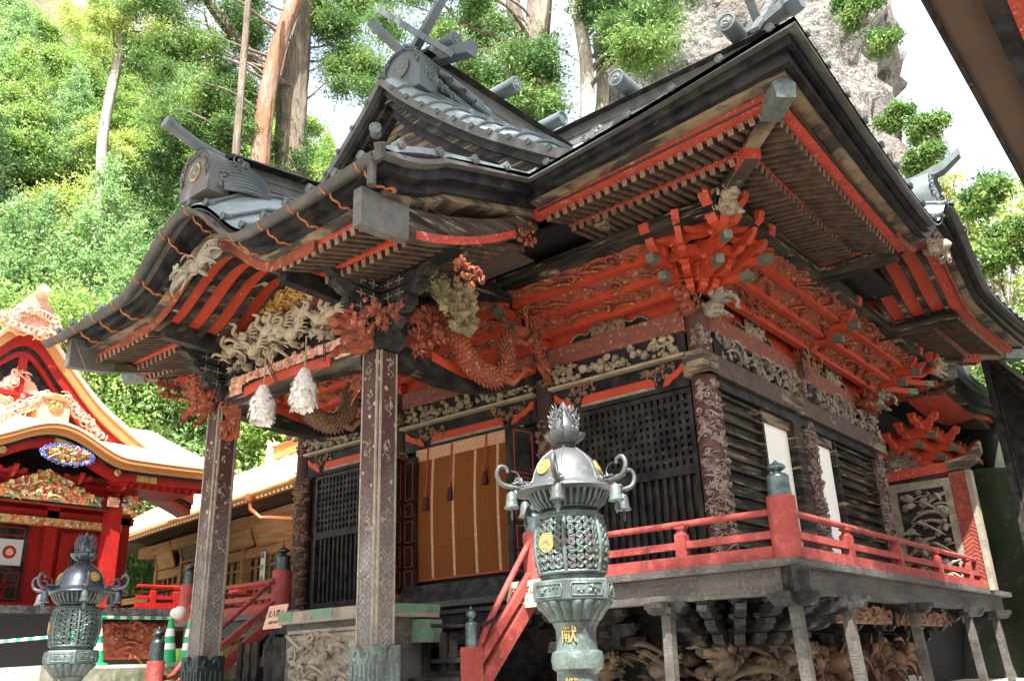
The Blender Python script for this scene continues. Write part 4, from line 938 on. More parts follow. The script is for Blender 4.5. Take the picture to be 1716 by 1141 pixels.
# side tie beam with bare patches
for a, b, m in ((9.55, 9.95, 'bare'), (9.951, 11.95, 'tiebeam'), (11.951, 12.75, 'bare'), (12.751, 15.9, 'tiebeam'), (15.901, 16.6, 'bare')):
    sbox(MB(), RS, a, b, -.05, .19, 4.98, 5.25).build('tie_beam', m, hall)
sbox(MB(), FR, -5.0, -4.62, -.05, .19, 4.98, 5.25).build('tie_beam', 'bare', hall)
sbox(MB(), RS, 10.05, 16.15, -.06, .12, 4.84, 4.978).build('door_lintel', 'black', hall)

# --- lattice shutters on the front
def lattice(a, b, zm, n1, m_back='char', m='black', o=.02, bw=.028):
    fr = MB(); sbox(fr, FR, a, a+.06, -.06, o+.03, 2.6, 4.88); sbox(fr, FR, b-.06, b, -.06, o+.03, 2.6, 4.88); sbox(fr, FR, a+.06, b-.06, -.06, o+.03, 4.82, 4.88)
    sbox(fr, FR, a+.06, b-.06, -.06, o+.035, zm-.06, zm+.06); sbox(fr, FR, a+.06, b-.06, -.06, o+.03, 2.6, 2.70)
    f = fr.build('lattice_frame', m, hall)
    g = MB(); n2 = max(3, int((4.82-zm-.06)/.098))
    for k in range(1, n1): u = a+.06+(b-a-.12)*k/n1; sbox(g, FR, u-bw, u+bw, -.03, o+.012, zm+.06, 4.82)
    for k in range(1, n2): z = zm+.06+(4.76-zm)*k/n2; sbox(g, FR, a+.06, b-.06, -.03, o+.004, z-bw, z+bw)
    g.build('grid', m, f)
    g = MB(); n3 = int((b-a)/.115)
    for k in range(1, n3): u = a+.06+(b-a-.12)*k/n3; sbox(g, FR, u-.02, u+.02, -.03, o+.01, 2.70, zm-.06)
    g.build('bars', m, f)
    MB().b2(FR(a, -.06, 2.6), FR(b, -.05, 4.88)).build('backing', m_back, f)
lattice(-7.17, -5.0, 3.83, 21); lattice(-12.55, -10.72, 3.83, 18, m='char', bw=.019, m_back='lattback')
sbox(MB(), FR, XL-.1, Xs+.2, -.1, .22, 2.44, 2.60).build('threshold', 'char', hall)
sbox(MB(), FR, -10.26, -7.5, -.1, .16, 2.60, 2.78).build('door_sill', 'char', hall)
# folding doors with red line frames
def door(P0, P1, name='folding_door'):
    P0 = Vector(P0); P1 = Vector(P1); t = (P1-P0); L = t.length; t.normalize(); n = t.cross(Vector((0, 0, 1)))
    mb = MB(); mb.bar(P0+Vector((0, 0, 3.74)), P1+Vector((0, 0, 3.74)), .05, 2.1); d = mb.build(name, 'black', hall)
    mb = MB()
    for s in (-1, 1):
        F = lambda u, z: P0+t*u+n*s*.028+Vector((0, 0, z))
        for z0, z1 in ((2.78, 3.02), (3.08, 3.38), (3.46, 3.78), (3.86, 4.05), (4.12, 4.72)):
            for a, b in (((.07, z0), (L-.07, z0)), ((.07, z1), (L-.07, z1)), ((.07, z0), (.07, z1)), ((L-.07, z0), (L-.07, z1))): mb.bar(F(*a), F(*b), .010, .010)
    mb.build('red_line_frame', 'red', d); return d
door((-10.24, Yf-.09, 0), (-9.92-.0, Yf-.12, 0)); door((-10.25, Yf-.14, 0), (-10.1, Yf-.62, 0))
door((-7.72, Yf-.1, 0), (-7.64, Yf-.6, 0)); door((-7.60, Yf-.6, 0), (-7.52, Yf-.12, 0))
# side: louvred shutters, white screens, dark posts
def louvre(a, b):
    f = MB()
    for u0, u1 in ((a, a+.07), (b-.07, b)): sbox(f, RS, u0, u1, -.06, .08, 2.6, 4.84)
    sbox(f, RS, a+.07, b-.07, -.06, .06, 2.6, 2.7)
    fr = f.build('shutter_frame', 'blackworn', hall); g = MB(); n = 13
    for k in range(n+1):
        z = 2.72+(4.80-2.72)*k/n; sbox(g, RS, a+.07, b-.07, -.02, .055, z-.018, z+.018)
    g.build('shutter_slats', 'blackworn', fr); sbox(MB(), RS, a+.07, b-.07, -.06, -.015, 2.7, 4.84).build('shutter_boards', 'blackworn', fr)
louvre(10.1, 11.42); louvre(14.15, 16.05)
def screen(a, b, z0=2.95):
    f = sbox(MB(), RS, a, b, -.05, -.005, z0, 4.70).build('paper_screen', 'white', hall)
    g = sbox(MB(), RS, a, b, -.05, .05, 4.70, 4.84); g.build('screen_lintel', 'bare', f)
    g = MB(); n = int((b-a)/.07)
    for k in range(n): u = a+.035+k*(b-a)/n; sbox(g, RS, u-.02, u+.02, -.05, .01, 2.62, z0-.02)
    g.build('slatted_foot', 'grey', f)
screen(11.40, 12.42); screen(13.17, 14.12)
sbox(MB(), RS, 12.42, 12.72, -.05, .12, 2.6, 4.84).build('dark_post', 'blackworn', hall)
sbox(MB(), RS, 12.721, 12.95, -.05, .04, 2.6, 4.84).build('dark_post', 'black', hall)
sbox(MB(), RS, Yf, Yb, -.1, .22, 2.44, 2.60).build('threshold', 'char', hall)
# ================================================================= porch frame
for px in (-7.26, -10.44):
    w_ = .148; ch = .032
    sec = [(w_, -w_+ch), (w_, w_-ch), (w_-ch, w_), (-w_+ch, w_), (-w_, w_-ch), (-w_, -w_+ch), (-w_+ch, -w_), (w_-ch, -w_)]
    mb = MB(); mb.loft([[Vector((px+a, PY+b, z)) for a, b in sec] for z in (1.4, 5.06)]); p = mb.build('porch_pillar', 'pillar', hall)
    mb = MB()
    for a, b in sec: mb.bar((px+a, PY+b, 1.85), (px+a, PY+b, 5.06), .022, .022)
    mb.build('pale_arrises', 'carvegrey', p)
    mb = MB()    # pale plum sprays carved on the faces
    for z in (2.35, 3.05, 3.75, 4.35, 4.78):
        for ux, c in (((1, 0, 0), (px-.07+rnd.uniform(-.03, .03), PY-w_-.001)), ((0, 1, 0), (px+w_+.001, PY-.07+rnd.uniform(-.03, .03)))):
            F = frame((c[0], c[1], z+rnd.uniform(-.1, .1)), ux, (0, 0, 1)); pts = [F(.07+.05*math.sin(k*1.3), .03*k, .004) for k in range(8)]; mb.tube(pts, .006, 5); carving(mb, F, .14, .24, .006, rnd, .032, 1.1, 'flf', bed=False)
    mb.build('plum_spray', 'carvegrey', p)
    mb = MB(); W2 = w_+.04; n = 10   # lotus-petal bronze shoe
    rings = []
    path = [(W2, -W2), (W2, W2), (-W2, W2), (-W2, -W2)]
    prm = []
    for i in range(4):
        a = path[i]; b = path[(i+1) % 4]
        for k in range(n):
            t = k/n; x_ = a[0]+(b[0]-a[0])*t; y_ = a[1]+(b[1]-a[1])*t; prm.append((x_, y_, t))
    def rg(sc, zf): return [Vector((px+x_*sc, PY+y_*sc, zf(t))) for x_, y_, t in prm]
    mb.loft([rg(1.02, lambda t: 1.0), rg(1.02, lambda t: 1.25), rg(1.0, lambda t: 1.3), rg(1.0, lambda t: 1.84-.13*(1-abs(2*t-1)*2)**2 if abs(2*t-1) < .5 else 1.84), rg(.93, lambda t: 1.84-.13*(1-abs(2*t-1)*2)**2 if abs(2*t-1) < .5 else 1.84)])
    for i in range(4):
        a = Vector((*path[i], 0)); b = Vector((*path[(i+1) % 4], 0))
        for k in range(5):
            q = a+(b-a)*(.14+.18*k); mb.tube([Vector((px, PY, 0))+q*1.01+Vector((0, 0, z)) for z in (1.3, 1.5, 1.66-.03*abs(k-2)*0)], .016, 6)
        for s_ in (.32, .68):
            q = a+(b-a)*s_; d = (b-a).normalized(); mb.tube([Vector((px, PY, 0))+q*1.015+d*(.045*math.cos(t_)*(1 if s_ < .5 else -1))+Vector((0, 0, 1.74+.05*math.sin(t_))) for t_ in [j*.5 for j in range(10)]], .014, 6)
    mb.build('bronze_shoe', 'bronzedark' if px < -9 else 'patina', p, smooth=30)
    MB().b2((px-.42, PY-.42, .98), (px+.42, PY+.42, 1.08)).build('pillar_footing', 'stone', p)
    # layered black bracket on the pillar head
    mb = MB(); ed = MB()
    for j in range(4):
        z = 5.30+.17*j; L = .75+.38*j
        for d in ((1, 0, 0), (0, 1, 0)):
            arm(mb, Vector((px, PY, z)), d, L, .15, .13)
            side = Vector((-d[1], d[0], 0))
            for s in (-1, 1):
                for k in range(-1-(j > 0), 2+(j > 0)):
                    q = Vector((px, PY, z+.075))+Vector(d)*(k*.19)+side*s*.068
                    ed.bar(q-Vector(d)*.07, q+Vector(d)*.07, .012, .014); ed.bar(q-Vector((0, 0, .05)), q+Vector((0, 0, .05)), .014, .012)
        for d in ((1, 0, 0), (0, 1, 0)):
            for l in (-1, 1): block(mb, Vector((px, PY, z+.12))+Vector(d)*l*(L/2-.12), .17, .07)
    block(mb, Vector((px, PY, 5.08)), .44, .22)
    b = mb.build('pillar_bracket', 'char', hall); ed.build('pale_edge', 'carvegrey', b)
    sx = 1 if px > -9 else -1
    # longitudinal black beams over the bracket
    MB().bar((px-1.2*(1 if sx < 0 else .3), PY, 6.06), (px+1.45*(1 if sx > 0 else .3), PY, 6.10), .2, .26).build('porch_plate', 'blackworn', hall)
    MB().bar((px, PY-.75, 5.98), (px, Yf-.2, 6.72), .17, .24).build('porch_side_beam', 'blackworn', hall)
    mb = MB(); F = frame((px+sx*.50, PY+.10, 5.42), (0, sx, 0), (0, 0, 1)) if sx > 0 else frame((px-.5, PY+.8, 5.42), (0, -1, 0), (0, 0, 1))
    carving(mb, F, .95, .62, .25, rnd, .085, 2.4, 'llb', edge=lambda u, v: v > .55-.9*u if True else 1); mb.build('leaf_bracket_carving', mat('ochre_leaf_carving', (.22, .185, .10), .75, var=[(5, (.12, .10, .05), .4, .6)], bump=(40, .4)) if 'ochre_leaf_carving' not in MATS else MATS['ochre_leaf_carving'], hall, smooth=30)
    # nosings on the pillar head: peonies outward, beast to the front
    mb = MB(); F = frame((px+sx*.22-(0 if sx > 0 else .0), PY-.32, 4.98), (sx, 0, 0), (0, 0, 1)) if sx > 0 else frame((px-.82, PY-.3, 4.98), (1, 0, 0), (0, 0, 1))
    if sx > 0: carving(mb, F, .60, .50, .5, rnd, .075, 4.2, 'flfb', bed=False, edge=lambda u, v: (u-.45)**2+(v-.5)**2 < .27); mb.build('peony_nosing', 'redcarve', hall, smooth=40)
    else: beast(mb, (px-.12, PY, 5.22), (-1, -.25, -.1), (0, 1, 0), .58, rnd, 18); mb.build('beast_nosing', 'redcarve', hall, smooth=60)
    mb = MB(); beast(mb, (px, PY-.14, 5.16 if sx > 0 else 5.05), (-.15, -1, -.1), (1, 0, 0), .50 if sx > 0 else .3, rnd, 18); mb.build('beast_nosing', 'redcarve', hall, smooth=60)
# rainbow tie beam between the porch pillars
def arcbeam(P0, P1, z0, rise, h, w_, m, name, n=28, sag=0):
    P0 = Vector(P0); P1 = Vector(P1); t = P1-P0; d = t.normalized(); s = Vector((-d.y, d.x, 0)); rings = []
    for k in range(n+1):
        u = k/n; z = z0+(P1.z-P0.z)*u+rise*math.sin(PI*u)**.7; c = Vector((P0.x+t.x*u, P0.y+t.y*u, 0))
        rings.append([c+s*a*w_/2+Vector((0, 0, z+b)) for a, b in ((-1, -h*.35), (-1, h*.4), (-.7, h*.5), (.7, h*.5), (1, h*.4), (1, -h*.35), (.7, -h*.5), (-.7, -h*.5))])
    return MB().loft(rings).build(name, m, hall, smooth=40)
arcbeam((-10.25, PY, 0), (-7.45, PY, 0), 5.06, .13, .32, .26, 'blackworn', 'rainbow_beam')
arcbeam((-9.75, PY-.145, 0), (-7.98, PY-.145, 0), 5.12, .05, .13, .03, 'red', 'rainbow_beam_panel')
mb = MB(); carving(mb, frame((-10.1, PY-.14, 5.13), (1, 0, 0), (0, 0, 1)), 2.5, .26, .05, rnd, .05, 1.6, 'cl', edge=lambda u, v: v > .45 or u < .12 or u > .88); mb.build('scroll_carving', mat('pink_faded_carving', (.46, .20, .14), .7, var=(8, (.55, .36, .25), .45, .6), bump=(40, .4)), hall, smooth=50)
mb = MB(); F = frame((-10.15, PY-.10, 5.42), (1, 0, 0), (0, 0, 1))
carving(mb, F, 2.65, .62, .30, rnd, .115, 5, 'pblwpf', bed=False, edge=lambda u, v: v < .35+.65*math.sin(PI*min(1, max(0, u*.9+.08))))
for k in range(9):   # long-necked birds among the foliage
    u = .3+k*.26; v = .28+.12*math.sin(k*2.3); c = F(u, v, .22)
    mb.ball(c, (.13, .08, .085), Matrix.Rotation(rnd.uniform(-.6, .6), 3, 'Y'), 10, 7, .08, rnd)
    s_ = rnd.choice((-1, 1)); mb.tube(crv([F(u+.08*s_, v+.03, .24), F(u+.17*s_, v+.12, .28), F(u+.1*s_, v+.2, .30), F(u+.18*s_, v+.24, .34)], 4), [.04-.0018*j for j in range(13)], 7)
    for j in range(5): mb.tube(crv([F(u-.06*s_, v, .24), F(u-.2*s_, v-.02+.04*j, .26), F(u-.3*s_, v-.06+.06*j, .22)], 3), [.022, .02, .018, .016, .014, .012, .006], 5)
mb.build('crane_carving', 'carve', hall, smooth=45)
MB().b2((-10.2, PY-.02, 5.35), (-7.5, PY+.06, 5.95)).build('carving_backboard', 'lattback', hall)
# inner beam and gilded carving under the undulating gable
arcbeam((-10.2, PY+.05, 0), (-7.5, PY+.05, 0), 5.98, .06, .18, .2, 'red', 'upper_rainbow_beam')
for q in (-1, 1):
    mb = MB(); carving(mb, frame((Xc+q*.75-.22, PY-.10, 6.02), (1, 0, 0), (0, 0, 1)), .44, .2, .08, rnd, .05, 2.2, 'cw'); mb.build('red_scroll', 'red', hall, smooth=50)
mb = MB(); carving(mb, frame((Xc-.62, PY-.08, 6.10), (1, 0, 0), (0, 0, 1)), 1.24, .34, .14, rnd, .05, 3.0, 'lbw', edge=lambda u, v: v < 1.0-1.4*abs(u-.5)); mb.build('gilded_carving', 'goldcarve', hall, smooth=50)
MB().prism([(-1.3, 5.9), (1.3, 5.9)]+[(1.3-.1*k, 5.82+.56*hz((1.3-.1*k)/KW)) for k in range(27)], (Xc, PY+.18, 0), (1, 0, 0), (0, 0, 1), (0, .04, 0)).build('tympanum', 'black', hall)

# curved beams and dragons from the pillars to the hall
def dragon(x, sx, m, m2='black'):
    MB().loft([[Vector((x+a, PY+.2+(Yf-.25-PY-.2)*t, 5.12+.45*t-.28*math.sin(PI*t)+b)) for a, b in ((-.1, -.12), (-.1, .12), (.1, .12), (.1, -.12))] for t in [k/20 for k in range(21)]]).build('shrimp_beam', m2, hall, smooth=40)
    MB().loft([[Vector((x+sx*a, PY+.75+(2.1)*t, 5.20+.32*t-.22*math.sin(PI*t)+b)) for a, b in ((.098, -.05), (.098, .06), (.115, .06), (.115, -.05))] for t in [k/20 for k in range(21)]]).build('shrimp_beam_panel', 'red', hall, smooth=40)
    X = x+sx*.2
    path = crv([(X-.05*sx, 6.85, 5.55), (X+.04*sx, 7.2, 5.72), (X+.08*sx, 7.55, 5.50), (X+.10*sx, 7.80, 5.18), (X+.12*sx, 8.2, 5.10), (X+.12*sx, 8.48, 5.32), (X+.06*sx, 8.55, 5.62), (X+.1*sx, 8.75, 5.86), (X+.12*sx, 9.1, 5.84), (X+.12*sx, 9.22, 5.60)], 7)
    n = len(path); rad = [.04+.088*math.sin(PI*min(1, (.08+k/n)*1.0))**.8 for k in range(n)]
    mb = MB(); mb.tube(path, rad, 12); b = mb.build('carved_dragon', m, hall, smooth=60)
    mb = MB()
    for k in range(2, n-2):      # scales
        d = (path[k+1]-path[k-1]).normalized(); a = Vector((sx, 0, 0)); a = (a-d*a.dot(d)).normalized(); c = d.cross(a)
        for j in range(9):
            t = -1.9+3.8*j/8+(.2 if k % 2 else 0); r_ = (a*math.cos(t)+c*math.sin(t)); mb.ball(path[k]+r_*rad[k]*.96, (.03, .03, .03), None, 5, 4)
        for j, r_ in enumerate((c, -c)):
            if j == (0 if sx > 0 else 0): mb.add([path[k]+r_*rad[k]*.9-d*.03, path[k]+r_*rad[k]*.9+d*.03, path[k]+r_*(rad[k]+.07)+d*.03, path[k]+r_*rad[k]*.9+a*.02], [(0, 1, 2), (0, 2, 3), (1, 3, 2), (0, 3, 1)])
    mb.build('scales', m, b, smooth=50)
    mb = MB(); beast(mb, path[-1]+Vector((0, -.05, -.1)), (sx*.5, .2, -.7), (0, 1, 0), .27, rnd, 14)
    for k in range(12):
        s = path[-6]+Vector((0, rnd.uniform(-.1, .1), rnd.uniform(-.1, .15))); mb.tube(crv([s, s+Vector((sx*.1, rnd.uniform(-.3, .1), rnd.uniform(0, .3))), s+Vector((sx*.2, rnd.uniform(-.4, .3), rnd.uniform(.0, .45)))], 4), [.03, .027, .024, .021, .018, .014, .01, .007, .004], 5)
    for c0 in (12, 30, 46):      # legs with claws
        s = path[min(c0, n-1)]; e = s+Vector((sx*.12, .18, -.1)); f_ = e+Vector((sx*.08, .12, .16)); mb.tube([s, e, f_], [.07, .05, .04], 7)
        for j in range(4): mb.tube([f_, f_+Vector((sx*.04, .06*(j-1.5), .06)), f_+Vector((sx*.07, .08*(j-1.5), .0))], [.022, .018, .006], 5)
    mb.build('dragon_head', m, b, smooth=55)
dragon(-7.26, 1, 'redcarve'); dragon(-10.44, 1, 'carvebrown')
mb = MB(); carving(mb, frame((-7.05, 6.78, 5.05), (0, 1, 0), (0, 0, 1)), .75, .65, .25, rnd, .085, 5, 'flb', bed=False, edge=lambda u, v: v > .9*u-.1); mb.build('maple_carving', 'redcarve', hall, smooth=40)
mb = MB(); carving(mb, frame((-8.1, PY+.2, 4.55), (1, 0, 0), (0, 0, 1)), .6, .5, .2, rnd, .08, 1.8, 'cwl', edge=lambda u, v: v+u > .9); mb.build('corner_bracket_carving', 'redcarve', hall, smooth=50)
mb = MB(); carving(mb, frame((-10.22, PY-.05, 4.55), (1, 0, 0), (0, 0, 1)), .28, .55, .2, rnd, .07, 2.2, 'cwl'); mb.build('corner_bracket_carving', 'redcarve', hall, smooth=50)

# ================================================================= veranda
VW = 1.33
def veranda():
    A = MB(); A.b2((-6.9, Yf-VW-.13, Zd-.075), (Xs+VW+.13, Yf-.1, Zd)); A.b2((XL-VW-.1, Yf-VW-.13, Zd-.075), (-11.0, Yf-.1, Zd)); A.b2((Xs+.1, Yf-.1, Zd-.0751), (Xs+VW+.13, 17.9, Zd-.0001)); A.b2((-11.0, Yf-.55, Zd-.08), (-6.9, Yf-.1, Zd-.002))
    A.build('veranda_deck', 'grey', hall)
    B = MB(); B.b2((-6.7, Yf-VW-.03, 2.16), (Xs+VW+.02, Yf-VW+.14, Zd-.08)); B.build('veranda_beam', 'grey', hall)
    B = MB(); B.b2((Xs+VW-.14, Yf-VW+.145, 2.16), (Xs+VW+.02, 17.6, Zd-.08)); B.build('veranda_beam', 'grey', hall)
    B = MB(); B.b2((XL-VW, Yf-VW-.03, 2.16), (-11.2, Yf-VW+.14, Zd-.08)); B.build('veranda_beam', 'grey', hall)
    B = MB(); B.bar((Xs+VW-.3, Yf-VW+.3, 2.28), (Xs+VW+.16, Yf-VW-.16, 2.28), .17, .25); B.build('veranda_corner_beam', 'char', hall)
veranda()
def rail(P0, P1, posts, newel0=False, newel1=False, m='rail', z=Zd, parent=hall):
    P0 = Vector(P0); P1 = Vector(P1); up = Vector((0, 0, 1)); t = (P1-P0).normalized()
    g = MB(); g.bar(P0+up*(z+.065), P1+up*(z+.065), .12, .13); o = g.build('rail_sill', m, parent)
    MB().bar(P0+up*(z+.245), P1+up*(z+.245), .085, .075).build('middle_rail', m, parent)
    MB().tube([P0+up*(z+.47), P1+up*(z+.47)], .036, 12).build('top_rail', m, parent, smooth=40)
    for q in posts:
        c = P0+(P1-P0)*q; mb = MB(); mb.bar(c+up*(z+.13), c+up*(z+.36), .12, .12, upv=t); mb.loft([[c+Vector((a*s, b*s, h)) for a, b in ((-1, -1), (1, -1), (1, 1), (-1, 1))] for s, h in ((.06, z+.36), (.035, z+.385), (.035, z+.41), (.055, z+.425), (.055, z+.445))]); mb.build('rail_post', m, parent)
def newel(x, y, z=Zd, h=.61, r=.145, m='rail', cm='bronzedark', parent=hall, sc=.85, square=False):
    mb = MB()
    if square: mb.b2((x-r, y-r, z), (x+r, y+r, z+h))
    else: mb.lathe([(r, z), (r, z+h-.01), (r*.95, z+h)], (x, y, 0), 24)
    n = mb.build('newel_post', m, parent, smooth=35); g = MB(); giboshi(g, (x, y, z+h), r*.80, sc); g.build('onion_finial', cm, n, smooth=35); return n
cx, cy = Xs+VW, Yf-VW
M['finial'] = mat('blue_bronze_finial', (.075, .11, .125), .35, .7, var=(9, (.13, .17, .18), .45, .65), bump=(30, .12))
newel(cx, cy, cm='finial'); newel(cx, 16.85, cm='finial')
rail((-6.65, cy, 0), (cx, cy, 0), [.635, .3]); rail((cx, cy, 0), (cx, 16.85, 0), [.21, .43, .65, .86])
newel(-6.65, cy, cm='finial'); newel(-11.65, cy+.0, cm='bronzedark', r=.15, h=.62)
rail((XL-VW, cy, 0), (-11.65, cy, 0), [.3]); rail((XL-VW, cy, 0), (XL-VW, 15, 0), [.3, .6]); newel(XL-VW, cy)
rail((-14.3, 16.9, 0), (-11, 16.9, 0), [])
# stairs with sloping rails
for k in range(6):
    z = 2.30-.20*k; y = 8.95-.30*k; MB().b2((-11.2, y-.36, z-.05), (-6.85, y, z)).build('stair_tread', 'char', hall); MB().b2((-11.2, y-.30, z-.2), (-6.85, y-.27, z-.05)).build('stair_riser', 'black', hall)
def stair_rail(x, ytop, ybot, ztop, zbot, m):
    sl = (ztop-zbot)/(ytop-ybot)
    for off, w_, h_, nm in ((-.10, .10, .16, 'stair_string'), (.18, .09, .09, 'stair_middle_rail')):
        MB().bar((x, ybot, zbot+off), (x, ytop, ztop+off), w_, h_).build(nm, m, hall)
    mb = MB(); mb.tube(crv([(x, ybot-.02, zbot+.40), (x, ybot+.12, zbot+.44), (x, ybot+.3, zbot+.44+.26*sl), (x, ytop-.3, ztop+.47-.3*sl+.05), (x, ytop-.08, ztop+.47), (x, ytop+.05, ztop+.47)], 5), .036, 10); mb.build('stair_hand_rail', m, hall, smooth=40)
stair_rail(-6.65, 8.55, 7.40, 2.52, 1.40, 'rail'); newel(-6.65, 7.38, 1.0, .80, .085, 'rail', 'finial', square=True, sc=.95)
stair_rail(-11.65, 8.55, 6.75, 2.52, 1.20, 'rail'); newel(-11.65, 6.6, 1.0, .82, .115, 'rail', 'bronzedark', sc=1.0)
# under-veranda posts and brackets
def vpost(x, y, lx, ly):
    mb = MB(); mb.bar((x+lx, y+ly, 1.0), (x, y, 2.06), .105, .105, upv=(0, 1, 0)); p = mb.build('veranda_post', 'grey', hall)
    mb = MB(); arm(mb, Vector((x, y, 2.04)), (1, 0, 0), .5, .13, .13); arm(mb, Vector((x, y, 2.04)), (0, 1, 0), .5, .13, .13); mb.build('post_cap', 'char', p)
for y in (8.56, 9.95, 12.35, 15.1, 16.9): vpost(cx, y, .05, -.03 if y < 9 else 0)
for x in (-4.9, -6.3, -11.9, -13.3): vpost(x, cy, 0, -.04)
for y in (9.6, 11.0, 12.4, 13.8, 15.2, 16.4):
    mb = MB()
    for j in range(3): arm(mb, Vector((Xs+.2+.28*j, y, 1.72+.15*j)), (0, 1, 0), .55+.06*j, .13, .12); arm(mb, Vector((Xs+.15+.14*j, y, 1.72+.15*j)), (1, 0, 0), .5+.28*j, .13, .12); block(mb, Vector((Xs+.34+.28*j, y, 1.85+.15*j)), .16, .06)
    mb.build('veranda_bracket', 'char', hall)
for x in (-4.95, -6.2, -7.4, -10.6, -11.8, -13):
    mb = MB()
    for j in range(3): arm(mb, Vector((x, Yf-.2-.28*j, 1.72+.15*j)), (1, 0, 0), .7+.06*j, .15, .12); arm(mb, Vector((x, Yf-.15-.14*j, 1.72+.15*j)), (0, 1, 0), .5+.28*j, .13, .12); block(mb, Vector((x, Yf-.34-.28*j, 1.85+.15*j)), .16, .06)
    mb.build('veranda_bracket', 'char', hall)
for k in range(7):   # corner bracket fan
    mb = MB(); a = -PI/2+PI/2*k/6; d = Vector((math.cos(a), math.sin(a), 0))
    for j in range(3): arm(mb, Vector((Xs, Yf, 1.70+.14*j))+d*(.45+.15*j), d, .9+.3*j, .13, .11); block(mb, Vector((Xs, Yf, 1.83+.14*j))+d*(.7+.3*j), .15, .06)
    mb.build('veranda_bracket', 'char', hall)
# carved waves and lions of the base wall
def basecarve(S, a, b, z0, z1, m, el=.15, D=.42):
    p = S(a, .02, z0); q = S(b, .02, z0); t = q-p; out = S(a, 1, z0)-S(a, 0, z0)
    if t.cross(Vector((0, 0, 1))).dot(out) < 0: p = q; t = -t
    F = frame(p, t, (0, 0, 1)); mb = MB(); L = t.length; H = z1-z0
    carving(mb, F, L, H, D, rnd, el, 5.5, 'ppblwp', bed=False, edge=lambda u, v: (2*u-1)**2*.9+(2*v-1)**2*.8 < 1.05)
    mb.ball(F(L*.5, H*.55, D*.6), (.2, .16, .14), None, 10, 8, .1, rnd); beast(mb, F(L*.62, H*.6, D*.6), t.normalized()*.8+out*.5, out, .28, rnd, 10)
    mb.build('base_carving', m, hall, smooth=50)
for S, a, b, m in ((RS, 10.25, 11.3, 'carvedark'), (RS, 11.35, 13.0, 'carvebrown'), (RS, 13.3, 15.9, 'carvebrown'), (FR, -6.9, -6.1, 'carvedark'), (FR, -6.0, -5.25, 'carvedark')): basecarve(S, a, b, 1.12, 1.78, m)
mb = MB(); F = frame((Xs-.35, Yf-.35, 1.08), (.75, .65, 0), (0, 0, 1)); carving(mb, F, 1.15, .72, .5, rnd, .16, 6, 'ppbwlp', bed=False); beast(mb, F(.35, .42, .35), (-.3, -1, 0), (1, 0, 0), .36, rnd, 12); mb.build('base_carving', 'carvedark', hall, smooth=50)
sbox(MB(), RS, 10.0, 16.2, -.02, .10, 1.04, 1.10).build('red_sill', 'rail', hall); sbox(MB(), FR, -7.1, -5.0, -.02, .10, 1.04, 1.10).build('red_sill', 'rail', hall)
sbox(MB(), RS, 10.0, 16.2, -.02, .06, .8, 1.04).build('base_board', 'grey', hall)
for a, b in ((10.3, 11.6), (13.2, 14.4)):
    f = MB(); sbox(f, RS, a, a+.06, 0, .05, 1.12, 1.72); sbox(f, RS, b-.06, b, 0, .05, 1.12, 1.72); sbox(f, RS, a, b, .0, .045, 1.12, 1.17); sbox(f, RS, a, b, .0, .045, 1.66, 1.72); f = f.build('red_panel_frame', 'red', hall)
    mb = MB(); p = RS(a+.05, .01, 1.17); carving(mb, frame(p, (0, 1, 0), (0, 0, 1)), b-a-.1, .5, .05, rnd, .07, 1.5, 'wwc'); mb.build('panel_relief', 'goldcarve', f, smooth=50)
for a, b in ((10.4, 12.2), (12.6, 15.0)):
    mb = MB(); carving(mb, frame((Xs+VW-.3, a, 1.92), (0, 1, 0), (0, 0, 1)), b-a, .2, .08, rnd, .06, 1.8, 'ww'); mb.build('wave_carving', 'carvebrown', hall, smooth=50)
# side screen at the end of the veranda
Ysc = 16.4
ws = MB(); ws.b2((Xs+.05, Ysc-.04, Zd), (-3.62, Ysc+.04, 4.42)); wsn = ws.build('screen_panel', 'char', hall)
mb = MB(); carving(mb, frame((Xs+.32, Ysc-.04, 2.66), (1, 0, 0), (0, 0, 1)), .78, 1.55, .15, rnd, .12, 3.6, 'pwbl', bed=False); mb.build('screen_carving', 'carvegrey', wsn, smooth=50)
mb = MB()
for a, b in ((Xs+.16, Xs+.3), (-3.74, -3.62)): mb.b2((a, Ysc-.09, Zd), (b, Ysc-.03, 4.36))
mb.b2((Xs+.3, Ysc-.09, 4.22), (-3.74, Ysc-.03, 4.36)); mb.build('screen_frame', 'carvegrey', wsn)
MB().b2((-3.62, Ysc-.09, Zd-.02), (-3.34, Ysc+.09, 4.44)).build('screen_post', 'redcarve', wsn)
mb = MB()
for k in range(26):
    z = 2.62+.068*k; mb.bar((-3.61, Ysc-.093, z), (-3.45, Ysc-.093, z+.10), .012, .016); mb.bar((-3.45, Ysc-.093, z+.10), (-3.36, Ysc-.093, z+.03), .012, .016)
mb.build('chevron_relief', 'rail', wsn)
MB().b2((-3.355, Ysc-.11, Zd-.02), (-3.27, Ysc+.11, 4.44)).build('screen_edge', 'carvegrey', wsn)
mb = MB(); mb.loft([[Vector((x, Ysc+a, z+b)) for a, b in ((-.1, -h), (-.1, h), (.1, h), (.1, -h))] for x, z, h in ((Xs-.05, 4.50, .085), (-3.6, 4.54, .085))]); mb.build('screen_cap_rail', 'redworn', wsn)
mb = MB(); mb.loft([[Vector((x, Ysc+a*1.05, z+b)) for a, b in ((-.1, -h), (-.1, h), (.1, h), (.1, -h))] for x, z, h in ((-3.62, 4.545, .09), (-3.35, 4.57, .10), (-3.18, 4.66, .105), (-3.05, 4.80, .09))]); mb.build('upturned_rail_end', 'bare', wsn)
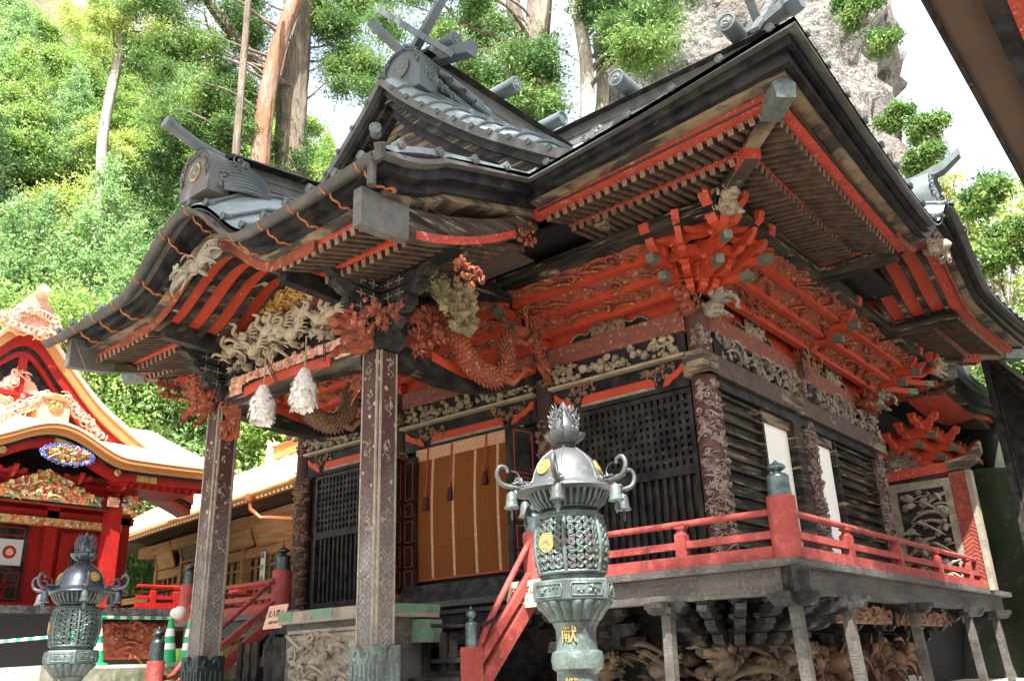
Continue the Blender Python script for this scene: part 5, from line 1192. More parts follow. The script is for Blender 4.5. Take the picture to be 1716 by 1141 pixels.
# ================================================================= things at the porch
# bamboo blind
M['tassel'] = mat('dark_red_tassel', (.06, .012, .012), .8); M['cord'] = mat('red_cord', (.30, .06, .035), .7)
bl = thing('bamboo_blind', 'long brown bamboo blind with pink brocade strips and tassels hanging in the central doorway', 'blind', (Xc, Yf-.06, 2.8))
def by(z, u): return Yf-.03-.05*math.sin(PI*(4.9-z)/2.2)-.03*max(0, (3.3-z))
mb = MB(); N = 20; a, b = -9.97, -7.78
r_ = [[Vector((x, by(z, 0)+.0, z)) for x in (a, b)]+[Vector((x, by(z, 0)+.008, z)) for x in (b, a)] for z in [4.90-2.05*k/N for k in range(N+1)]]
mb.loft(r_); mb.build('bamboo_slats', 'blind', bl, smooth=60)
for x in (-9.62, -9.17, -8.72, -8.27, -7.84):
    MB().loft([[Vector((x+q, by(z, 0)-s, z)) for q, s in ((-.025, .004), (.025, .004), (.025, .0), (-.025, .0))] for z in [4.78-1.92*k/N for k in range(N+1)]]).build('brocade_strip', 'brocade', bl)
mb = MB()
for k in range(25):
    x = a+.03+(b-a-.06)*k/24; mb.loft([[Vector((x+q, by(z, 0)-s, z)) for q, s in ((-.004, .003), (.004, .003), (.004, 0), (-.004, 0))] for z in [4.78-1.92*j/10 for j in range(11)]])
mb.build('binding_threads', 'blind', bl)
MB().tube([(a, by(2.87, 0), 2.86), (b, by(2.87, 0), 2.86)], .018, 8).build('bottom_bar', 'cord', bl, smooth=60)
MB().b2((a-.02, Yf-.062, 4.72), (b+.02, Yf-.046, 4.91)).build('brocade_header', 'brocade', bl)
for x, zz in ((-9.72, 4.06), (-9.2, 4.15), (-8.48, 4.28), (-7.87, 4.34)):
    mb = MB(); mb.tube([(x, Yf-.07, 4.9), (x, Yf-.12, zz+.1)], .008, 5); mb.tube([(x+.02, Yf-.07, 4.9), (x+.01, Yf-.12, zz+.1)], .006, 5); mb.ball((x, Yf-.12, zz+.08), .035, None, 8, 6); t_ = mb.build('tassel_cord', 'cord', bl, smooth=60)
    mb = MB(); mb.lathe([(.028, 0), (.034, -.03), (.045, -.1), (.05, -.2), (.03, -.205)], (x, Yf-.12, zz+.05), 10); mb.build('tassel', 'tassel', t_, smooth=60)
# paper streamers
def gohei(c, h, name, label, seed):
    rn = random.Random(seed); c = Vector(c); t = thing(name, label, 'paper streamer', c, 'white paper streamers under the porch beam')
    mb = MB(); n = 26
    for k in range(n):
        f = k/(n-1); z = c.z-h*f; w_ = (.035+.115*min(1, f*2.2)) * (1 if f < .95 else .9)
        for j in range(15):
            a = 2*PI*j/15+rn.uniform(-.2, .2); d = Vector((math.cos(a), math.sin(a), 0)); s = Vector((-d.y, d.x, 0)); p = Vector((c.x, c.y, z))+d*w_*rn.uniform(.75, 1.05)
            wd = rn.uniform(.02, .04); hh = rn.uniform(.03, .065); o_ = d*rn.uniform(.0, .03)
            mb.add([p-s*wd, p+s*wd*.8, p+s*wd+o_-Vector((0, 0, hh)), p-s*wd*.8+o_*1.4-Vector((0, 0, hh*1.2))], [(0, 1, 2, 3)])
    mb.lathe([(.02, 0), (.1, -h*.4), (.11, -h*.95)], c, 9); mb.build('folded_paper', 'paper', t)
    MB().tube([c+Vector((0, 0, .42)), c+Vector((.01, 0, .2)), c], .012, 6).build('hemp_string', 'carve', t, smooth=60); return t
gohei((-9.06, 6.22, 5.02), .45, 'paper_streamer', 'shaggy white paper streamer nearer the left porch pillar, hanging lower under the beam', 3)
gohei((-8.24, 6.22, 5.05), .47, 'paper_streamer', 'compact white paper streamer hanging near the middle of the porch beam', 4)
def chain(a, b, n, nm, label):
    a = Vector(a); b = Vector(b); mb = MB()
    for k in range(n):
        c = a+(b-a)*(k+.5)/n; s = Vector((1, 0, 0)) if k % 2 else Vector((0, 1, 0)); L = (b-a).length/n*.66; mb.tube([c+s*.018*math.cos(t)+Vector((0, 0, L*math.sin(t))) for t in [2*PI*j/10 for j in range(11)]], .006, 5, False)
    mb.ball(a, .02, None, 6, 4); return mb.build(nm, 'iron', None, smooth=60, label=label, cat='chain')
chain((-7.98, 6.28, 5.60), (-7.95, 6.28, 5.10), 9, 'iron_chain', 'rusty iron chain hanging on the red beam beside the middle porch pillar')
chain((-9.12, 6.28, 5.38), (-8.86, 6.28, 5.02), 8, 'iron_chain', 'rusty iron chain looped between the two paper streamers')
MB().tube([(-9.0, 6.25, 5.60), (-8.55, 6.1, 5.40)], .014, 6).build('iron_rod', 'iron', None, label='short dark iron rod stuck out of the pale carving above the streamers', cat='rod')
# offering box
ob = thing('offering_box', 'weathered carved wooden offering box with green copper fittings behind the middle pillar', 'offering box', (-8.5, 7.4, 1.0))
x0, x1, y0, y1 = -9.32, -7.60, 6.93, 7.75
MB().b2((x0, y0+.03, 1.0), (x1-.03, y1, 2.16)).build('box_body', 'grey', ob)
MB().b2((x0-.06, y0-.05, 2.16), (x1+.06, y1+.06, 2.30)).build('box_rim', 'carvegrey', ob)
MB().b2((x0-.1, y0-.08, 1.0), (x1+.1, y1+.1, 1.18)).build('box_plinth', 'carvegrey', ob)
for a, b in ((x0-.065, x0+.2), (x0+.55, x0+.95), (x1-.3, x1+.066)): MB().b2((a, y0-.056, 2.20), (b, y0-.04, 2.303)).build('copper_fitting', 'greenpaint', ob)
MB().b2((x1+.045, y0-.0, 2.215), (x1+.066, y1+.066, 2.304)).build('copper_fitting', 'greenpaint', ob)
MB().b2((x1-.02, y1-.32, 1.88), (x1+.14, y1+.02, 2.13)).build('copper_fitting', 'greenpaint', ob)
mb = MB(); carving(mb, frame((x0+.14, y0+.03, 1.30), (1, 0, 0), (0, 0, 1)), 1.35, .74, .12, rnd, .085, 2.2, 'cwbl'); mb.build('box_carving', 'carvegrey', ob, smooth=50)
mb = MB(); carving(mb, frame((x0-.1, y0-.05, 1.02), (1, 0, 0), (0, 0, 1)), 1.9, .22, .1, rnd, .07, 2.0, 'cw'); mb.build('plinth_carving', 'carvegrey', ob, smooth=50)
for zz in (2.06, 1.25): MB().b2((x0+.08, y0-.01, zz-.02), (x1-.06, y0+.035, zz+.02)).build('panel_moulding', 'carvegrey', ob)
# sign boards: no entry
def sign(o, ux, uy, W_, H_, nm, label):
    F = frame(o, ux, uy); t = thing(nm, label, 'sign', F(W_/2, 0, 0), 'pine no-entry sign boards'); mb = MB(); mb.loft([[F(0, 0, w_), F(W_, 0, w_), F(W_, H_, w_), F(0, H_, w_)] for w_ in (-.015, 0)]); mb.build('board', 'signboard', t)
    text_mesh('立入禁止', H_*.34, M4(F(W_/2, H_*.62, .003), ux, uy), 'lettering', 'ink', t); text_mesh('KEEP OUT', H_*.17, M4(F(W_/2, H_*.25, .003), ux, uy), 'lettering', 'ink', t)
    mb = MB(); mb.bar(F(W_/2, -.3, -.03), F(W_/2, H_*.8, -.03), .04, .02); mb.build('stand', 'char', t)
sign((-6.93, 8.30, 2.22), (1, -.12, 0), (.08, .25, 1), .50, .32, 'no_entry_sign', 'pale pine no-entry board behind the red stair rail, left of the big lantern')
sign((-10.72, 7.60, 2.18), (1, -.12, 0), (.08, .25, 1), .50, .32, 'no_entry_sign', 'pale pine no-entry board tucked behind the left end of the offering box')
# black picket barriers
def picket(xs, y, h, label):
    t = thing('picket_barrier', label, 'barrier', (sum(xs)/len(xs), y, 1.0), 'black picket barriers')
    for x in xs:
        mb = MB(); mb.prism([(-.055, 0), (.055, 0), (.055, h-.04), (.03, h), (-.03, h), (-.055, h-.04)], (x, y, 1.0), (1, 0, 0), (0, 0, 1), (0, .03, 0)); mb.build('picket', 'char', t)
    mb = MB(); mb.b2((xs[0]-.06, y+.016, 1.3), (xs[-1]+.06, y+.05, 1.38)); mb.b2((xs[0]-.06, y+.016, 1.7), (xs[-1]+.06, y+.05, 1.78)); mb.build('cross_rail', 'char', t)
picket([-11.20, -11.02, -10.84], 7.6, 1.03, 'three dark round-topped pickets beside the left pillar'); picket([-10.56, -10.45, -10.34, -10.23], 7.6, 1.06, 'narrow dark picket screen just left of the offering box')
picket([-7.42, -7.26], 7.75, .98, 'two dark pickets between the middle pillar and the stair rail')
tb = thing('trestle_stand', 'thin black stand with upturned ends in front of the dark steps', 'stand', (-7.1, 7.62, 1.0))
MB().tube(crv([(-7.78, 7.6, 2.09), (-7.6, 7.6, 2.07), (-6.75, 7.6, 2.02), (-6.62, 7.6, 2.04), (-6.5, 7.6, 2.08)], 4), .022, 8).build('top_bar', 'black', tb, smooth=60)
for x in (-7.55, -6.72): MB().bar((x, 7.6, 1.0), (x, 7.6, 2.03), .06, .06).build('leg', 'black', tb)
MB().b2((-7.55, 7.58, 1.5), (-6.72, 7.62, 1.56)).build('cross_bar', 'black', tb)

# ================================================================= bronze lanterns
def lantern(cx_, cy_, zc, s, label, body, cap_m, seed, dark=1, spin=.35, group='bronze lanterns', gold=True):
    """zc = height of the fire-box centre"""
    rn = random.Random(seed); t = thing('bronze_lantern', label, 'lantern', (cx_, cy_, zc-1.9*s if False else 0), group); C0 = Vector((cx_, cy_, 0)); Z = lambda z: zc+z*s
    L = lambda prof_, sides=32, **k: MB().lathe([(r*s, Z(z)) for r, z in prof_], C0, sides, **k)
    # stem
    L([(.30, -zc/s), (.30, -1.5), (.26, -1.45), (.17, -1.35), (.15, -1.2), (.145, -.80), (.165, -.775), (.19, -.76), (.20, -.70), (.19, -.645), (.16, -.63), (.155, -.60), (.15, -.55), (.155, -.48), (.18, -.43), (.15, -.42)]).build('stem', body, t, smooth=35)
    L([(.16, -.43), (.185, -.42), (.225, -.36), (.275, -.31), (.28, -.285), (.27, -.28)], 72, mod=lambda a, z: .93+.13*abs(math.sin(a*9))**.6).build('lotus_collar', body, t, smooth=50)
    mb = MB(); mb.lathe([(r*s, Z(z)) for r, z in ((.27, -.285), (.315, -.28), (.33, -.27), (.33, -.14), (.32, -.125), (.24, -.12), (.235, -.105))], C0, 6, phase=spin); pf = mb.build('hexagonal_table', body, t)
    for k in range(6):
        a = spin+PI/3*(k+.5); d = Vector((math.cos(a), math.sin(a), 0)); sd = Vector((-d.y, d.x, 0)); c = C0+d*(.33*math.cos(PI/6)*s)+Vector((0, 0, Z(-.205)))
        mb = MB(); F = frame(c, sd, (0, 0, 1)); mb.tube([F(x*s, y*s, .003) for x, y in ((-.12, -.045), (.12, -.045), (.13, 0), (.12, .045), (-.12, .045), (-.13, 0), (-.12, -.045))], .007*s, 5); carving(mb, frame(F(-.11*s, -.035*s, 0), sd, (0, 0, 1)), .22*s, .07*s, .008*s, rn, .025*s, 1.6, 'cb'); mb.build('panel', 'patina', pf, smooth=50)
    # fire box of pierced scrolls
    L([(.235, -.12), (.25, -.10), (.24, -.075), (.22, -.07)]).build('lower_ring', body, t, smooth=40)
    def rb(z): return .225+.068*math.cos((z-.14)*PI/.62)
    nb = 6
    fb = MB()
    for k in range(nb):
        a = spin+PI/3*k; fb.tube([C0+Vector((rb(z)*s*math.cos(a), rb(z)*s*math.sin(a), Z(z))) for z in [-.08+.44*j/10 for j in range(11)]], .018*s, 8)
    for z in (-.07, .355): fb.tube([C0+Vector((rb(z)*s*math.cos(a), rb(z)*s*math.sin(a), Z(z))) for a in [2*PI*j/36 for j in range(37)]], .016*s, 6, False)
    fbo = fb.build('fire_box', body, t, smooth=50)
    for k in range(6):
        a0 = spin+PI/3*k+.07; a1 = a0+PI/3-.14; mb = MB(); nc, nr = 4, 7
        for i in range(nc):
            for j in range(nr):
                aa = a0+(a1-a0)*(i+.5)/nc; z = -.05+.385*(j+.5)/nr; sg = 1 if (i+j) % 2 else -1; ph = (0, PI/2, PI, -PI/2)[(i*2+j) % 4]
                for fl in (0, 1):
                    pts = []
                    for q in range(10):
                        t_ = q/9; r__ = .030*(1-.78*t_); th = ph+fl*PI+sg*t_*6.0
                        pts.append(C0+Vector((rb(z)*s*math.cos(aa+r__*math.cos(th)/.27), rb(z)*s*math.sin(aa+r__*math.cos(th)/.27), Z(z+r__*math.sin(th)))))
                    mb.tube(pts, [.0075*s*(1-.04*q) for q in range(10)], 5)
        mb.build('scroll_grille', body, fbo, smooth=60)
    L([(.19, .36), (.235, .365), (.24, .39), (.20, .41), (.195, .43)]).build('upper_ring', body, t, smooth=40)
    # vented neck and roof
    mb = MB()
    for k in range(36):
        a = 2*PI*k/36; d = Vector((math.cos(a), math.sin(a), 0)); mb.tube([C0+d*.235*s+Vector((0, 0, Z(.43))), C0+d*.285*s+Vector((0, 0, Z(.475))), C0+d*.325*s+Vector((0, 0, Z(.555)))], .012*s, 5)
    mb.build('vent_ribs', body, t, smooth=50); L([(.19, .41), (.235, .42), (.235, .435), (.20, .45), (.20, .54)]).build('neck', 'bronzedark', t, smooth=40)
    def lob(a, z): return 1+.018*abs(math.cos((a-spin)*3))**.5*(1 if z < Z(.95) else 0)
    rf = L([(.22, .54), (.36, .55), (.41, .565), (.405, .58), (.35, .595), (.305, .62), (.285, .66), (.268, .72), (.235, .79), (.185, .85), (.13, .895), (.085, .92), (.06, .935)], 60, mod=lob).build('lantern_roof', cap_m, t, smooth=45)
    mb = MB()
    for k in range(6):
        a = spin+PI/3*k; d = Vector((math.cos(a), math.sin(a), 0)); mb.tube([C0+d*r*s*1.01+Vector((0, 0, Z(z))) for r, z in ((.36, .595), (.29, .65), (.27, .72), (.237, .79), (.187, .85), (.09, .925))], .009*s, 6)
    mb.build('roof_ribs', cap_m, rf, smooth=50)
    for k in range(6):   # scroll arms with bells
        a = spin+PI/3*k; d = Vector((math.cos(a), math.sin(a), 0)); u_ = Vector((0, 0, 1)); q = lambda r, z: C0+d*r*s+u_*Z(z)
        mb = MB(); mb.tube(crv([q(.30, .62), q(.39, .60), q(.48, .60), q(.56, .63), q(.59, .70), q(.565, .76), q(.515, .755), q(.50, .715)], 5), [s*(.024-.0003*j) for j in range(36)], 8)
        for j in range(7): sd = Vector((-d.y, d.x, 0)); spiral(mb, frame(q(.33+.02*j, .61), d, sd), 0, rn.uniform(-.02, .02)*s, .01, .03*s, .008*s, rn)
        mb.tube(crv([q(.47, .73), q(.42, .71), q(.40, .66), q(.44, .62), q(.50, .60)], 4), .005*s, 4)
        ar = mb.build('scroll_arm', cap_m, rf, smooth=55)
        mb = MB(); bc = q(.475, .0); mb.tube([q(.475, .60), q(.475, .565)], .006*s, 5); zb = Z(.43)
        mb.lathe([(r*s, zb+z*s) for r, z in ((.060, 0), (.064, .012), (.050, .02), (.044, .06), (.040, .10), (.030, .125), (.008, .135), (.004, .14))], (bc.x, bc.y, 0), 16)
        F = frame((bc.x, bc.y, zb-.035*s), (-d.y, d.x, 0), (0, 0, 1)); mb.loft([[F(x*s, y*s, w_) for x, y in ((0, -.06), (.024, -.02), (.018, 0), (.008, .045), (-.008, .045), (-.018, 0), (-.024, -.02))] for w_ in (-.003, .003)])
        mb.build('wind_bell', body if k % 2 else cap_m, ar if False else rf, smooth=40)
    if gold:
        for k in (5, 3, 1):
            a = spin+PI/3*(k+.5)-.05; d = Vector((math.cos(a), math.sin(a), 0)); sd = Vector((-d.y, d.x, 0))
            tomoe(rf, C0+d*.262*s+Vector((0, 0, Z(.745))), sd, (-d*.45+Vector((0, 0, 1))), .068*s, 'gold', 'goldcarve')
        for k in (5, 2):
            a = spin+PI/3*(k+.5); d = Vector((math.cos(a), math.sin(a), 0)); sd = Vector((-d.y, d.x, 0))
            tomoe(fbo, C0+d*.29*s+Vector((0, 0, Z(.15))), sd, (0, 0, 1), .075*s, 'gold', 'goldcarve')
        for ch, zz in (('献', -.525), ('燈', -.89)):
            a = -1.28; d = Vector((math.cos(a), math.sin(a), 0)); sd = Vector((-d.y, d.x, 0)); text_mesh(ch, .13*s, M4(C0+d*.158*s+Vector((0, 0, Z(zz))), sd, (0, 0, 1)), 'lettering', 'gold', t, .006)
    # jewel on lotus with flames
    L([(.07, .92), (.085, .93), (.075, .95), (.06, .965)]).build('lotus_stem', cap_m, t, smooth=40)
    L([(.06, .955), (.11, .97), (.15, 1.005), (.165, 1.04), (.15, 1.04), (.05, 1.0)], 60, mod=lambda a, z: .86+.20*abs(math.sin(a*3))**.5).build('lotus_cup', cap_m, t, smooth=50)
    j_ = L([(.04, 1.0), (.08, 1.03), (.098, 1.075), (.095, 1.115), (.07, 1.16), (.04, 1.20), (.022, 1.24), (.02, 1.30), (.002, 1.325)], 24).build('jewel', cap_m, t, smooth=60)
    mb = MB()
    for k in range(8):
        a = spin+2*PI*k/8; d = Vector((math.cos(a), math.sin(a), 0))
        for j in range(6):
            z = 1.02+.042*j; r = .105*math.sin(max(.3, PI*(z-.97)/.30))**.6 if z < 1.24 else .03; sd = Vector((-d.y, d.x, 0))*(1 if j % 2 else -1)
            b_ = C0+d*(r*s)+Vector((0, 0, Z(z))); mb.tube(crv([b_, b_+d*.022*s+Vector((0, 0, .02*s)), b_+d*.018*s+sd*.012*s+Vector((0, 0, .045*s)), b_+d*.034*s+sd*.006*s+Vector((0, 0, .07*s))], 3), [s*(.009-.0007*i) for i in range(10)], 5)
        mb.tube([C0+d*.1*s*f_+Vector((0, 0, Z(z))) for f_, z in ((1.0, 1.02), (1.12, 1.09), (1.0, 1.15), (.6, 1.21), (.25, 1.28))], .008*s, 5)
    mb.build('flames', cap_m, j_, smooth=60)
    return t
M['patinadark'] = mat('dark_patina_bronze', (.10, .13, .13), .5, .4, var=[(6, (.06, .08, .085), .42, .62), (22, (.16, .21, .20), .55, .75)], bump=(40, .3))
M['bronzeblue'] = mat('blue_black_bronze', (.075, .088, .115), .36, .55, var=[(4, (.05, .06, .078), .4, .65), (16, (.14, .19, .21), .56, .72)], bump=(30, .12))
lantern(-3.354, 4.699, 2.19, .82, 'tall grey-green bronze lantern standing nearest, in front of the hall corner', 'patina', 'bronze', 5, spin=-1.125)
lantern(-9.306, 4.355, 1.99, .81, 'dark blue-black bronze lantern at lower left, in front of the red shrine building', 'patinadark', 'bronzeblue', 9, spin=-1.35)
# ================================================================= rear hall joined behind
rear = thing('rear_sanctuary', 'dark rear sanctuary building with red brackets under a steep roof, behind the side screen', 'shrine building', (-6.5, 21, 1.0))
Hh = hall; hall = rear
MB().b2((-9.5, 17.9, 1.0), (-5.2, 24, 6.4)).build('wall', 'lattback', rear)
RB = lambda u, o, z: Vector((-5.2+o, u, z))
for y in (18.2, 19.8, 21.6):
    MB().lathe([(.15, 2.6), (.15, 5.4)], (-5.15, y, 0), 16).build('column', 'reliefbrown', rear, smooth=40)
    cluster((-5.2, y, 0), (1, 0, 0), (0, 1, 0), z0=5.15)
for j in range(4): sbox(MB(), RB, 17.9, 23, .27*j+.0, .27*j+.1, 5.2+.15*j, 5.32+.15*j).build('tier_beam', 'red', rear)
sbox(MB(), RB, 17.9, 23, -.05, .1, 4.5, 4.75).build('tie_beam', 'maroon', rear)
mb = MB(); carving(mb, frame((-5.12, 18.1, 4.78), (0, 1, 0), (0, 0, 1)), 3.6, .36, .2, rnd, .08, 2.2, 'cwl'); mb.build('carved_frieze', 'goldcarve', rear, smooth=50)
mb = MB(); carving(mb, frame((-5.1, 18.1, 5.0), (0, 1, 0), (0, 0, 1)), 1.2, .4, .35, rnd, .1, 2.2, 'cwl'); mb.build('beast_nosing', 'carvedark', rear, smooth=50)
# its front roof: curved copper eave with dark cornice, climbing to the rear
for nm, m, a, b, x0 in (('roof_edge', 'coppersheet', .14, .24, -3.55), ('roof_edge', 'copper', .05, .14, -3.60), ('cornice', 'black', -.14, .05, -3.68), ('cornice', 'blackworn', -.28, -.14, -3.80), ('red_eave_board', 'redworn', -.38, -.28, -3.95)):
    rings = []
    for k in range(31):
        t = k/30; x = -6.6+3.2*t; z = 6.62+.30*max(0, (t-.3)/.7)**2; xx = min(x, x0+.1); rings.append([Vector((xx, 17.95+q, z+d)) for q, d in ((0, a), (0, b), (.6, b+.35), (.6, a+.1))])
    MB().loft(rings).build(nm, m, rear, smooth=40)
    rings = []
    for k in range(31):
        t = k/30; y = 17.95+5.5*t; z = 6.92-.30*math.sin(PI*min(1, t*1.1))*.8+.15*t; rings.append([Vector((x0+q, y, z+d)) for q, d in ((0, a), (0, b), (-.7, b+.1), (-.7, a))])
    MB().loft(rings).build(nm, m, rear, smooth=40)
mb = MB(); e = MB()
for k in range(30): y = 18.1+.16*k; mb.bar((-5.0, y, 6.66), (-3.95, y, 6.46), .075, .08); 
mb.build('rafters', 'raft', rear)
mb = MB()
for k in range(18): x = -6.5+.165*k; mb.bar((x, 18.6, 6.5), (x, 18.02, 6.30), .075, .08)
mb.build('rafters', 'raft', rear)
MB().bar((-4.6, 18.9, 6.55), (-3.62, 17.98, 6.60), .17, .18).build('hip_rafter', 'bare', rear)
MB().bar((-3.66, 18.02, 6.60), (-3.52, 17.88, 6.61), .2, .22).build('hip_rafter_cap', 'verd', rear)
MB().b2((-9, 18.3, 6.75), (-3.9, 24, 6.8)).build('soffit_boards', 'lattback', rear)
# projecting side bay: dark board wall under a steep curved roof edge
mb = MB(); mb.prism([(-3.25, 1.0), (4, 1.0), (4, 4.0), (-1.2, 5.0), (-2.3, 5.9), (-2.95, 6.7), (-3.25, 7.3)], (0, 20.06, 0), (1, 0, 0), (0, 0, 1), (0, .1, 0)); wl = mb.build('board_wall', 'black', rear)
mb = MB()
for k in range(13): x = -3.18+.45*k; mb.b2((x, 19.985, 1.0), (x+.05, 20.01, 6.6-.5*k if k < 4 else 4.6))
mb.build('wall_battens', 'char', wl)
MB().b2((-3.34, 19.95, 1.0), (-3.2, 20.12, 7.3)).build('corner_post', 'char', rear)
pts = [(-3.55, 8.3), (-3.3, 7.75), (-3.0, 7.15), (-2.6, 6.55), (-2.1, 6.0), (-1.4, 5.5), (-.4, 5.1), (.8, 4.9)]
for a, b, y0, m, nm in ((0, .12, 19.15, 'copperdark', 'roof_edge'), (-.22, 0, 19.25, 'blackworn', 'cornice'), (-.45, -.22, 19.35, 'black', 'cornice')):
    MB().loft([[Vector((x-.4*q, y, z+d+q*.0)) for q, y, d in ((0, y0, a), (0, y0, b), (0, 21.5, b), (0, 21.5, a))] for x, z in [(p.x, p.z) for p in crv([(x, 0, z) for x, z in pts], 4)]]).build(nm, m, rear, smooth=40)
hall = Hh

# ================================================================= red and gilt building at the left
LX = -19.5; LC = 7.52
lb = thing('red_shrine_building', 'bright red shrine building with gilt and painted carvings under a pale new copper roof', 'shrine building', (LX-3, LC, 1.8))
LB = lambda u, o, z: Vector((LX+o, u, z))
sbox(MB(), LB, 3.5, 9.95, -6, -.1, 1.8, 5.6).build('wall', 'brightred', lb)
sbox(MB(), LB, 3.0, 11.2, -6, 1.15, 2.86, 3.0).build('veranda_deck', 'char', lb); sbox(MB(), LB, 3.2, 10.9, -6, .7, 1.8, 2.86).build('base', 'lattback', lb)
mb = MB(); carving(mb, frame((LX+.72, 9.4, 2.0), (0, 1, 0), (0, 0, 1)), 1.4, .75, .12, rnd, .12, 1.5, 'cw'); mb.build('base_carving', 'redcarve', lb, smooth=50)
for y in (5.6, 9.15, 6.35, 8.3, 9.9):
    o = 1.0 if y in (5.6, 9.15) else 0
    if o: sbox(MB(), LB, y-.14, y+.14, .85, 1.13, 3.0, 5.1).build('porch_column', 'brightred', lb)
    else: sbox(MB(), LB, y-.12, y+.12, -.1, .12, 3.0, 5.3).build('column', 'brightred', lb)
for z0, z1, o in ((4.86, 5.02, .12), (5.34, 5.56, .12), (3.0, 3.14, .1)): sbox(MB(), LB, 3.6, 10.1, -.1, o, z0, z1).build('wall_beam', 'brightred', lb)
sbox(MB(), LB, 5.4, 9.4, .88, 1.1, 4.98, 5.22).build('porch_beam', 'brightred', lb); sbox(MB(), LB, 5.7, 9.0, 1.101, 1.13, 4.98, 5.03).build('black_band', 'black', lb)
sbox(MB(), LB, 3.8, 9.8, .0, .18, 4.70, 4.855).build('painted_frieze', 'multi', lb)
# black double doors with crests, cusped window
for a, b in ((6.55, 7.22), (7.24, 7.90)):
    d = sbox(MB(), LB, a, b, -.1, .02, 3.14, 4.68).build('door', 'black', lb)
    mb = MB(); F = lambda u, z: LB(u, .028, z)
    for u0, u1, z0, z1 in ((a+.08, b-.08, 4.46, 4.62), (a+.08, (a+b)/2-.02, 3.2, 3.44), ((a+b)/2+.02, b-.08, 3.2, 3.44), (a+.08, (a+b)/2-.02, 3.48, 3.72), ((a+b)/2+.02, b-.08, 3.48, 3.72)):
        for p, q in (((u0, z0), (u1, z0)), ((u0, z1), (u1, z1)), ((u0, z0), (u0, z1)), ((u1, z0), (u1, z1))): mb.bar(F(*p), F(*q), .014, .014)
    mb.build('red_line_frame', 'brightred', d)
    sbox(MB(), LB, a+.08, b-.08, .02, .03, 3.86, 4.38).build('white_panel', mat('grey_white_panel', (.42, .43, .46), .6) if 'grey_white_panel' not in MATS else MATS['grey_white_panel'], d)
    g = MB(); c = LB((a+b)/2, .032, 4.12); g.loft([[c+Vector((w_, .13*math.cos(t), .13*math.sin(t))) for t in [2*PI*k/24 for k in range(24)]] for w_ in (0, .006)]); cd_ = g.build('crest_disc', 'brightred', d)
    tomoe(cd_, c+Vector((.012, 0, 0)), (0, 1, 0), (0, 0, 1), .08, 'signboard')
for y0 in (8.62,):
    sbox(MB(), LB, y0-.05, y0+.85, -.1, .0, 3.3, 4.6).build('side_panel', 'brightred', lb)
    prof_ = [(0, 0), (.8, 0), (.74, .25), (.62, .5), (.6, .72), (.66, .86), (.58, 1.0), (.5, 1.05), (.4, 1.12), (.3, 1.05), (.22, 1.0), (.14, .86), (.2, .72), (.18, .5), (.06, .25)]
    wn = MB().prism(prof_, LB(y0, .015, 3.32), (0, 1, 0), (0, 0, 1), (.03, 0, 0)).build('cusped_window', 'black', lb)
    mb = MB()
    for k in range(8): mb.bar(LB(y0+.16+.068*k, .04, 3.36), LB(y0+.16+.068*k, .04, 4.3-.12*abs(k-3.5)*.4), .016, .016)
    for k in range(7): mb.bar(LB(y0+.14, .045, 3.45+.13*k), LB(y0+.66, .045, 3.45+.13*k), .014, .014)
    mb.build('window_lattice', 'grey', wn)
    mb = MB(); mb.tube([LB(y0+p[0], .035, 3.32+p[1]) for p in prof_+prof_[:1]], .012, 5); mb.build('window_trim', 'brightred', wn)
# brackets, painted carvings
for y in (5.6, 6.9, 8.2, 9.15): cluster((LX+.9, y, 0), (1, 0, 0), (0, 1, 0), m='brightred', tip='brightred', z0=5.2, sc=.62, parent=lb, noses=False, tiers=2)
sbox(MB(), LB, 3.5, 11.0, -.1, .9, 5.56, 5.6).build('soffit', 'brightred', lb)
mb = MB(); carving(mb, frame((LX+1.15, 6.6, 5.02), (0, 1, 0), (0, 0, 1)), 2.0, .62, .25, rnd, .09, 3.2, 'cwblf', edge=lambda u, v: v < 1-1.5*abs(u-.5)); mb.build('painted_carving', 'multi', lb, smooth=50)
mb = MB(); carving(mb, frame((LX+1.55, 7.30, 5.72), (0, 1, 0), (0, 0, 1)), .95, .34, .15, rnd, .06, 3.2, 'cwbf', edge=lambda u, v: (2*u-1)**2+(2*v-1)**2 < 1); mb.build('painted_pendant', 'multi', lb, smooth=50)
mb = MB(); 
for k in range(26): a = 2*PI*k/26; spiral(mb, frame((LX+1.62, 7.77+.50*math.cos(a), 5.89+.18*math.sin(a)), (0, 1, 0), (0, 0, 1)), 0, 0, 0, .055, .018, rnd)
mb.build('blue_cloud_border', 'blue', lb, smooth=50)
for k in range(9):
    mb = MB(); c = (LX+1.2, 5.7+.40*k, 5.04-.03*(k % 2)); carving(mb, frame(c, (0, 1, 0), (0, 0, 1)), .26, .2, .06, rnd, .05, 2.4, 'fl'); mb.build('painted_flower', 'pinkcarve' if k % 2 == 0 else 'greenpaint', lb, smooth=50)
for y in (9.15, 5.6):
    mb = MB(); beast(mb, (LX+1.0, y+.1, 5.05), (.25, .9 if y > 7 else -.9, 0), (1, -.2, 0), .40, rnd, 14, True); mb.build('gilt_beast_nosing', 'multi', lb, smooth=60)
    mb = MB(); 
    for k in range(8): mb.ball((LX+1.0+rnd.uniform(-.1, .2), y+rnd.uniform(0, .35), 5.05+rnd.uniform(-.1, .2)), .05, None, 6, 5)
    mb.build('blue_mane', 'blue', lb, smooth=60)
